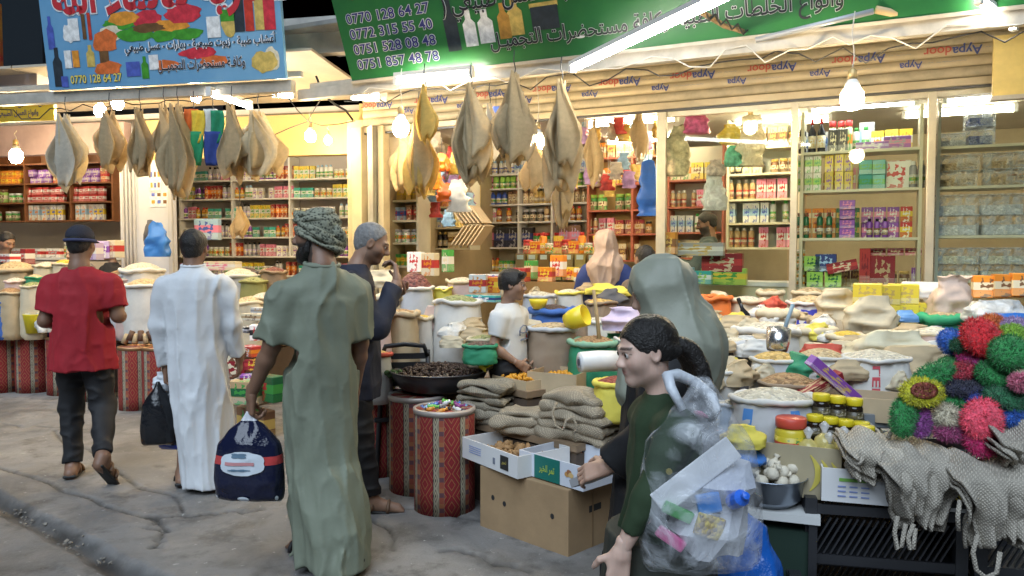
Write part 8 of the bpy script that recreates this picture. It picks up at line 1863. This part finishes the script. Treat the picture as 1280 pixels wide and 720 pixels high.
for s_ in (-1, 1): f.cone(P3.W(s_ * .29, -.02, -.10), P3.W(s_ * .24, .08, -.32), .055 * hh, .11 * hh, .02)
f.ell(P3.W(0, .40, -.265), np.array((.10, .08, .04)) * hh, Rn, .01, True); f.wrinkle(.006, (70, 70, 40), 2); P3.part('beard', f, hair_b)
foot_sole(P3, 'R', rubber, rubber); foot_sole(P3, 'L', rubber, rubber)
hp = GX0 + Matrix.Rotation(R(30), 3, 'Z') @ Vector((-.325, .125, .79))
o_, Pg = carrier('carrier_bag', 'navy plastic carrier bag with white emblem and red band', hp, .335, .44, .17, bands('bag_navy', [(0, (.62, .64, .68)), (.022, (.010, .013, .038)), (.44, (.5, .06, .06)), (.53, (.010, .013, .038)), (.90, (.62, .64, .68))], .14), R(-6), 12, wr=.075)
lob = lambda th: .80 + .11 * abs(math.sin(3 * th)) + .06 * math.cos(2 * th)
surf_patch(o_, Pg, 'emblem', 11, 20, 31, 41, M('emblem_white', (.60, .66, .72), .35), .007, lob)
mk = M('print_ink_slate', (.12, .2, .28), .4); mr_ = M('print_ink_rose', (.55, .25, .26), .4)
surf_patch(o_, Pg, 'emblem_mark', 12, 14, 34, 37, mk, .010, lambda th: .62 + .3 * abs(math.sin(2 * th))); surf_patch(o_, Pg, 'emblem_mark', 15, 16, 33, 38, mr_, .010); surf_patch(o_, Pg, 'emblem_mark', 17, 17 + 1, 33, 38, mk, .010, lambda th: .5 + .3 * abs(math.sin(4 * th)))
for j in (28, 35, 43): surf_patch(o_, Pg, 'emblem_mark', 26, 28, j, j + 2, M('emblem_white', (.60, .66, .72), .35), .006, lambda th: .8)

# ---- grey-haired man stroking his chin
g0 = onz(440, 640, 0); OX = Vector((g0.x, 4.62, 0)); yaw4 = R(-78)
op = dict(head=(0, .13, 1.625), neck=(0, .04, 1.47), chest=(0, .02, 1.28), shL=(-.18, .0, 1.40), elL=(-.24, .10, 1.14), wrL=(-.12, .28, 1.30), shR=(.18, .0, 1.40), elR=(.20, .14, 1.13), wrR=(.07, .27, 1.40), anR=(.10, .1, .085), toeR=(.12, .26, .03), anL=(-.1, -.12, .085), toeL=(-.12, .05, .03))
P4 = Person('grey-haired man in dark clothes with one hand at his chin', OX, yaw4, 1.75, T_MID, rotm(R(-8), R(-20)), pose=op, stubble=.35)
P4.body(hands=[hand_vf(op['wrR'], (-.35, -.05, .9), (-.3, -.8, .3), (-.8, .2, -.2), curl=.75, thumb=.5), hand_vf(op['wrL'], (.9, .1, .1), (.1, -.3, .9), (0, 1, 0), curl=.5)], r=1.05)
f = P4.field(.009); f.column([(.70, 0, .01, .20, .16), (.95, 0, .01, .205, .16), (1.2, 0, .01, .205, .15), (1.34, 0, .0, .20, .135), (1.41, 0, .0, .16, .11), (1.49, 0, .02, .085, .085)], folds(5, .05, .7, 1.3, (3, 5, 7)), .02)
for n in 'LR': P4.sleeve(f, n, 1.9, .085, .055, .05)
f.wrinkle(.013, (9, 9, 7), 3); P4.part('shirt', f, navy_cl); P4.trousers(black_cl); P4.hair(hair_g, 1.025, -.34, .16, .7, wr=.006)
foot_sole(P4, 'R', rubber, leather); foot_sole(P4, 'L', rubber, leather)

# ---- boy in the white t-shirt
bpz = dict(shL=(-.145, 0, 1.14), elL=(-.185, -.01, .92), wrL=(-.11, .13, .80), shR=(.145, 0, 1.14), elR=(.19, -.02, .93), wrR=(.10, .12, .82), head=(0, .03, 1.335), neck=(0, -.02, 1.185))
bx_ = at(637, 400, 5.15); P5 = Person('dark-haired boy in white printed t-shirt standing behind the stall', (bx_.x, 5.15, .02), R(-118), 1.45, T_MID, rotm(R(14), R(-4)), hh=.20, male=False, pose=bpz)
P5.body(hands=[hand_vf(bpz['wrL'], (.6, .5, -.5), (.5, -.8, 0), (0, .3, 1), curl=.6, L=.15), hand_vf(bpz['wrR'], (-.6, .5, -.5), (-.5, -.8, 0), (0, .3, 1), curl=.6, L=.15)], r=.9)
f = P5.field(.008); f.column([(.66, 0, 0, .14, .115), (.85, 0, 0, .14, .11), (1.02, 0, -.005, .145, .105), (1.12, 0, -.01, .145, .095), (1.205, 0, -.015, .075, .065)], folds(7, .05, .66, 1.1, (3, 5, 7)), .02)
for n in 'LR': P5.sleeve(f, n, .72, .066, .062, .04)
f.wrinkle(.010, (9, 9, 6), 4); tee = P5.part('t_shirt', f, cloth('white_cotton', (.68, .67, .64), .8, var=.04)); P5.trousers(black_cl); P5.hair(hair_b, 1.10, -.20, .30, .55, extra=[((-.2, .28, .34), (.22, .30, .36), .10, .10)])
for pts in ([(-.05, .03), (-.02, .06), (.02, .065), (.05, .05), (.06, .02)], [(-.06, .0), (-.02, .02), (.02, .015), (.06, .02)], [(-.055, -.03), (-.01, -.025), (.05, -.03)], [(-.03, .04), (-.04, .0), (-.06, -.02)], [(.05, .05), (.065, .03), (.06, .0)]):
    link('shirt_print', MB().tube([(x, .110 + .006 - abs(x) * .10, 1.0 + z) for x, z in pts], .0045, 5), M('print_ink_grey', (.2, .22, .28), .5), P5.o, smooth=True)

# ---- woman in the grey-green hijab
wx = at(838, 400, 2.78); WX = Vector((wx.x, 2.80, 0)); yw = R(78)
wpz = dict(head=(0, .045, 1.42), neck=(0, -.01, 1.26), shL=(-.17, 0, 1.215), elL=(-.20, .05, .95), wrL=(-.14, .21, .80), shR=(.17, 0, 1.215), elR=(.20, .06, .97), wrR=(.12, .16, .80))
P6 = Person('woman in grey-green headscarf and black robe reaching over the trays', WX, yw, 1.54, T_LT, rotm(R(6), R(-16)), hh=.215, male=False, pose=wpz)
P6.body(hands=[hand_vf(wpz['wrL'], (.1, .9, -.3), (.6, .1, -.6), (.5, 0, .8), curl=.55, L=.165), hand_vf(wpz['wrR'], (-.2, .9, -.3), (-.6, 0, -.6), (-.5, 0, .8), curl=.5, L=.165)])
f = P6.field(.009, .28); f.column([(.05, 0, 0, .27, .27), (.5, 0, 0, .23, .22), (.85, 0, 0, .20, .18), (1.05, 0, 0, .20, .16), (1.18, 0, -.01, .19, .13), (1.25, 0, -.01, .12, .10)], folds(9, .10, .05, 1.0), .02)
for n in 'LR': P6.sleeve(f, n, 1.9, .085, .07, .05)
f.wrinkle(.014, (8, 8, 5), 6); P6.part('robe', f, black_cl)
hij = cloth('grey_green_scarf', (.27, .285, .225), .55, 400, .15, .05); Rn = np.array(P6.hr); hh = P6.hh; c = P6.p['head']
f = Field(c + np.array((-.30, -.34, -.46)), c + np.array((.30, .26, .20)), .0065)
f.ell(P6.W(0, -.10, .12), np.array((.40, .50, .44)) * hh, Rn, 0); f.ell(P6.W(0, -.02, -.16), np.array((.36, .40, .42)) * hh, Rn, .04); f.cone(P6.W(0, -.16, -.05), (0, -.05, 1.20), .42 * hh, .14, .06); f.cone((-.08, -.03, 1.20), (.08, -.03, 1.20), .08, .08, .06); f.cone((0, -.05, 1.25), (0, -.12, 1.02), .12, .05, .08); f.cone((.02, .08, 1.17), (.0, .12, 1.05), .09, .06, .06)
f.ell(P6.W(0, .42, -.08), np.array((.24, .26, .36)) * hh, Rn, .02, True)
f.wrinkle(.026, (13, 9, 3.5), 8); f.wrinkle(.008, (26, 18, 8), 9); P6.part('headscarf', f, hij, 2)
tr_ = at(752, 594, 2.86); ty = thing('shallow_tray', 'small grey tray held over the white fruit tray', 'tray', (tr_.x - .02, tr_.y + .02, tr_.z - .02), (R(-4), R(-28), R(-44)))
for c_, d_ in (((0, 0, 0), (.16, .11, .006)),): link('base', MB().box(c_, d_), M('tray_grey', (.32, .32, .33), .5), ty)
for s_ in (-1, 1): link('side', MB().box((s_ * .08, 0, .012), (.005, .11, .03)), MATS['tray_grey'], ty); link('side', MB().box((0, s_ * .0575, .012), (.155, .005, .03)), MATS['tray_grey'], ty)

# ---- girl in dark green with the clear bag
gx = at(826, 440, 2.10); GXp = Vector((gx.x, 2.10, 0)); yg = R(93)
gpz = dict(head=(.0, .045, 1.296), neck=(0, -.01, 1.15), chest=(0, -.02, 1.0), waist=(0, 0, .85), pelvis=(0, 0, .75), shL=(-.125, -.01, 1.12), elL=(-.165, .07, .945), wrL=(-.155, .135, .80), shR=(.125, 0, 1.11), elR=(.17, .0, .88), wrR=(.15, .03, .70))
P7 = Person('girl in dark green top with long black braid, seen from her side', GXp, yg, 1.40, (.66, .45, .36), rotm(R(13), R(-8)), hh=.186, male=False, pose=gpz, fine=.0036, lips=(.45, .18, .16))
P7.body(hands=[hand_vf(gpz['wrL'], (.03, .16, -1), (1, 0, 0), (0, 1, .1), curl=.32, thumb=.55, spread=.02, L=.14, h=.0028), hand_vf(gpz['wrR'], (0, .6, -.8), (-.8, 0, 0), (0, .9, .3), curl=.5, L=.155)], r=.88, h=.007)
gcl = cloth('dark_green_knit', (.022, .045, .018), .85)
f = P7.field(.007, .24); f.column([(.60, 0, 0, .145, .13), (.75, 0, 0, .138, .115), (.9, 0, -.01, .13, .10), (1.03, 0, -.015, .13, .095), (1.10, 0, -.015, .11, .08), (1.15, 0, -.012, .06, .055), (1.175, 0, -.008, .05, .048)], folds(4, .06, .6, 1.0, (3, 5, 8)), .02)
for n in 'LR': P7.sleeve(f, n, 1.7, .047, .036, .035)
f.wrinkle(.012, (11, 11, 5), 12); P7.part('top', f, gcl)
f = P7.field(.009, .26); f.column([(.06, 0, 0, .24, .23), (.45, 0, 0, .205, .195), (.66, 0, 0, .172, .158), (.80, 0, 0, .165, .145)], folds(14, .12, .06, .75), .02); P7.part('skirt', f, cloth('olive_black_cloth', (.03, .034, .026)))
link('skirt_stripe', MB().sheet(np.array([[(-.172 - (.07) * (1 - t) * .9 - .004, .06 + w_ * .035 + (1 - t) * .02, .08 + .58 * t) for w_ in (0, 1)] for t in np.linspace(0, 1, 8)]), thick=.003), M('stripe_green', (.02, .30, .14), .6), P7.o)
link('sleeve_badge', MB().lathe([(.001, 0), (.008, .0), (.008, .004), (.001, .005)], seg=12), M('badge_gold', (.35, .3, .1), .4, metal=.5), P7.o, (-.212, .03, 1.02), (0, R(-90), 0))
P7.hair(hair_b, 1.055, -.17, .28, .62, extra=[((-.30, -.05, .10), (-.22, -.40, -.05), .06, .10), ((.30, -.05, .10), (.22, -.40, -.05), .06, .10), ((0, -.45, .0), (0, -.52, -.02), .12, .10)], wr=.003)
link('hair_tie', MB().tube([P7.W(.10 * math.cos(a), -.50, .0 + .10 * math.sin(a)) for a in np.linspace(0, 6.28, 17)[:-1]], .008, 6, closed=True), M('tie_blue', (.08, .12, .3), .5), P7.o, smooth=True)
bpts = [P7.W(0, -.50, .0), P7.W(-.03, -.66, -.10), P7.W(-.05, -.76, -.34), P7.W(-.05, -.80, -.62), P7.W(-.06, -.84, -.92), P7.W(-.05, -.86, -1.16)]; bc_ = []
for i in range(25): t = i / 24 * 5; j = min(int(t), 4); bc_.append(bpts[j] * (1 - t + j) + bpts[j + 1] * (t - j))
f = Field(np.min(bc_, 0) - .06, np.max(bc_, 0) + .06, .005)
for i in range(24):
    s_ = .014 if i % 2 else -.014; f.ell(bc_[i] + np.array((s_, s_ * .6, 0)), (.026, .026, .024), None, .008)
f.cone(bc_[24], bc_[24] + np.array((0, -.01, -.06)), .026, .012, .01); f.wrinkle(.003, (60, 60, 40), 3); P7.part('braid', f, hair_b)
link('hair_tie', MB().tube([bc_[23] + np.array((.027 * math.cos(a), .027 * math.sin(a), 0)) for a in np.linspace(0, 6.28, 15)[:-1]], .010, 6, closed=True), M('tie_magenta', (.4, .02, .14), .5), P7.o, smooth=True)
# clear bag on her shoulder
ctop = at(868, 470, 1.96); o_, Pg = carrier('clear_bag', 'big clear plastic bag full of shopping slung on the girl\'s back', (ctop.x + .02, ctop.y, ctop.z), .30, .50, .22, film('clear_carrier', (.80, .84, .90), .84, .10, 11), R(8), 33, wr=.10, gather=.24)
link('shoulder_strap', MB().tube([Vector(at(*q)) - Vector(o_.location) for q in ((852, 512, 1.95), (838, 484, 1.97), (836, 470, 2.0), (850, 468, 2.02), (874, 478, 2.03), (896, 496, 2.03), (902, 515, 2.0))], [.010, .014, .017, .017, .015, .014, .010], 8), M('strap_film', (.60, .64, .70), .3, bump=(30, .5)), o_, smooth=True)
def inbag(name, label, me, mat, loc, rot): return tag(link(name, me, mat, None, Vector(o_.location) + Vector(loc), rot, smooth=False), label, name.replace('_', ' '))
inbag('paper_sheet', 'white paper strip slanting inside the clear bag', bevel(MB().box((0, 0, 0), (.24, .006, .065)).mesh('paper_sheet'), .003), M('paper_white', (.7, .72, .75), .6), (-.03, -.065, -.24), (0, R(-38), 0))
inbag('cloth_bundle', 'white bundle filling the bottom of the clear bag', MB().lathe([(.001, -.07), (.08, -.06), (.105, 0), (.09, .06), (.04, .09), (.001, .1)], seg=18, fn=lambda v: v * (1 + .12 * np.sin(v[:, [0]] * 60) * np.cos(v[:, [2]] * 55))), M('bundle_white', (.55, .57, .62), .6), (.02, .01, -.39), (0, 0, 0))
inbag('cloth_bundle', 'pale grey bundle high in the clear bag', MB().lathe([(.001, -.06), (.07, -.05), (.085, 0), (.06, .05), (.001, .07)], seg=16, fn=lambda v: v * (1 + .12 * np.sin(v[:, [1]] * 70) * np.cos(v[:, [2]] * 60))), M('bundle_grey', (.45, .48, .56), .6), (.055, .0, -.27), (0, 0, 0))
pkm = grains('blister_gold', [(.65, .5, .08), (.5, .35, .1), (.3, .25, .2)], 90); inbag('packet', 'gold dotted packet inside the clear bag', bevel(MB().box((0, 0, 0), (.07, .018, .055)).mesh('packet'), .004), pkm, (.0, -.088, -.36), (0, R(18), R(10)))
inbag('packet', 'blue packet beside the gold dotted one in the clear bag', bevel(MB().box((0, 0, 0), (.06, .02, .05)).mesh('packet'), .006), M('packet_blue', (.05, .22, .6), .3), (.0, -.078, -.305), (0, R(-12), 0))
inbag('packet', 'green packet inside the clear bag', bevel(MB().box((0, 0, 0), (.08, .02, .03)).mesh('packet'), .006), M('packet_green', (.1, .35, .12), .3), (-.075, -.07, -.33), (0, R(25), 0))
inbag('packet', 'pink packet low in the clear bag', bevel(MB().box((0, 0, 0), (.08, .02, .03)).mesh('packet'), .006), M('packet_pink', (.6, .12, .3), .3), (-.09, -.062, -.40), (0, R(35), 0))
inbag('bottle', 'small blue capped bottle inside the clear bag', MB().lathe([(.02, 0), (.02, .05), (.009, .06), (.009, .075), (.001, .077)], seg=12), M('cap_bright_blue', (.03, .15, .7), .3), (.06, -.08, -.30), (R(60), R(20), 0))
inbag('shoe', 'black item with straps inside the clear bag', bevel(MB().box((0, 0, 0), (.05, .02, .03)).mesh('shoe'), .008), rubber, (.115, -.05, -.30), (0, R(35), 0))
o2, Pg2 = carrier('carrier_bag', 'bright blue plastic bag hanging behind the clear bag', at(930, 640, 2.25), .22, .40, .2, M('blue_film_bright', (.015, .12, .50), .2, bump=(24, .5, .02)), 0, 41, wr=.12, gather=.5)
# ---- people further back
def simple(label, loc, rotz, H, tone, top, hair=None, scarf=None, headrot=None, arms=None, male=True, stubble=0, trous=True, hands=()):
    P = Person(label, loc, rotz, H, tone, headrot, male=male, pose=arms, stubble=stubble, fine=.0065); P.body(hands=hands, h=.012); k = P.k
    f = P.field(.011); f.column([(.72 * k, 0, 0, .195 * k, .15 * k), (.98 * k, 0, 0, .195 * k, .15 * k), (1.2 * k, 0, 0, .20 * k, .145 * k), (1.34 * k, 0, -.01, .19 * k, .13 * k), (1.41 * k, 0, -.01, .16 * k, .10 * k), (1.47 * k, 0, -.01, .08 * k, .075 * k)], folds(3, .05, .7, 1.3), .02)
    for n in 'LR': P.sleeve(f, n, 1.88, .085, .055, .05)
    f.wrinkle(.012, (9, 9, 7), 5); P.part('shirt', f, top)
    if trous: P.trousers(black_cl, h=.012)
    if hair is not None: P.hair(hair, 1.06, -.28, .24, .6)
    if scarf is not None:
        Rn = np.array(P.hr); hh = P.hh; c = P.p['head']; f = Field(c + np.array((-.32, -.32, -.56)), c + np.array((.32, .3, .22)), .009)
        f.ell(P.W(0, -.10, .12), np.array((.40, .49, .43)) * hh, Rn, 0); f.ell(P.W(0, -.02, -.16), np.array((.36, .38, .42)) * hh, Rn, .04); f.cone(P.W(0, -.1, -.25), P.p['neck'] - np.array((0, 0, .05)), .34 * hh, .14, .06); f.cone((-.10 * k, -.03, 1.40 * k), (.10 * k, -.03, 1.40 * k), .085, .085, .05); f.cone((-.04, -.09, 1.40 * k), (-.02, -.15, 1.12 * k), .10, .02, .05); f.cone((.05, -.09, 1.40 * k), (.03, -.14, 1.2 * k), .09, .02, .05)
        f.ell(P.W(0, .42, -.08), np.array((.24, .24, .36)) * hh, Rn, .02, True); f.wrinkle(.034, (12, 10, 3), 4); f.wrinkle(.012, (20, 20, 10), 7); P.part('headscarf', f, scarf)
    return P
pk1 = at(757, 320, 6.9); simple('woman in dusty pink headscarf and blue dress inside the shop', (pk1.x, pk1.y, .1), R(-12), 1.66, T_LT, cloth('blue_dress', (.025, .05, .20)), scarf=cloth('pink_scarf', (.47, .35, .28), .8), male=False, arms=dict(elL=(-.26, .06, 1.06), wrL=(-.18, .22, .95), elR=(.26, .06, 1.06), wrR=(.18, .22, .95)))
q = at(884, 300, 7.75); simple('bearded man in dark green shirt behind the window glass', (q.x, q.y, .36), R(72), 1.62, T_BR, cloth('slate_green', (.05, .07, .07)), hair=hair_b, stubble=.95, headrot=rotm(R(10), R(-14)), arms=dict(elL=(-.22, .12, 1.05), wrL=(-.1, .34, 1.12), elR=(.22, .12, 1.05), wrR=(.1, .34, 1.12)))
q = at(8, 300, 9.25); am = dict(elL=(-.24, .10, 1.08), wrL=(-.10, .34, 1.10), elR=(.24, .10, 1.08), wrR=(.10, .36, 1.08)); simple('shopkeeper in grey jacket behind the herb counter', (q.x, q.y, .1), R(-115), 1.72, T_MID, cloth('grey_jacket', (.06, .065, .075)), hair=hair_b, stubble=.5, headrot=rotm(0, R(-22)), arms=am, hands=[hand_vf(am['wrL'], (.6, .8, 0), (0, 0, -1), (0, 1, 0), curl=.6), hand_vf(am['wrR'], (-.6, .8, 0), (0, 0, -1), (0, 1, 0), curl=.6)])
q = at(138, 300, 9.4); simple('young woman in black with dark hair at the herb counter', (q.x, q.y, .1), R(150), 1.60, T_LT, black_cl, hair=hair_b, male=False, headrot=rotm(R(-30), 0))
q = at(93, 300, 9.2); simple('person with patterned grey scarf behind the capped man', (q.x, q.y, .1), R(160), 1.56, T_LT, cloth('beige_coat', (.40, .32, .24)), scarf=M('scarf_mottled', (.42, .40, .40), .8, var=(30, .6)), male=False)
q = at(806, 330, 6.3); simple('dark-haired customer half hidden behind the grey-green headscarf', (q.x, q.y, .05), R(20), 1.58, T_MID, cloth('brown_shirt', (.12, .09, .07)), hair=hair_b)
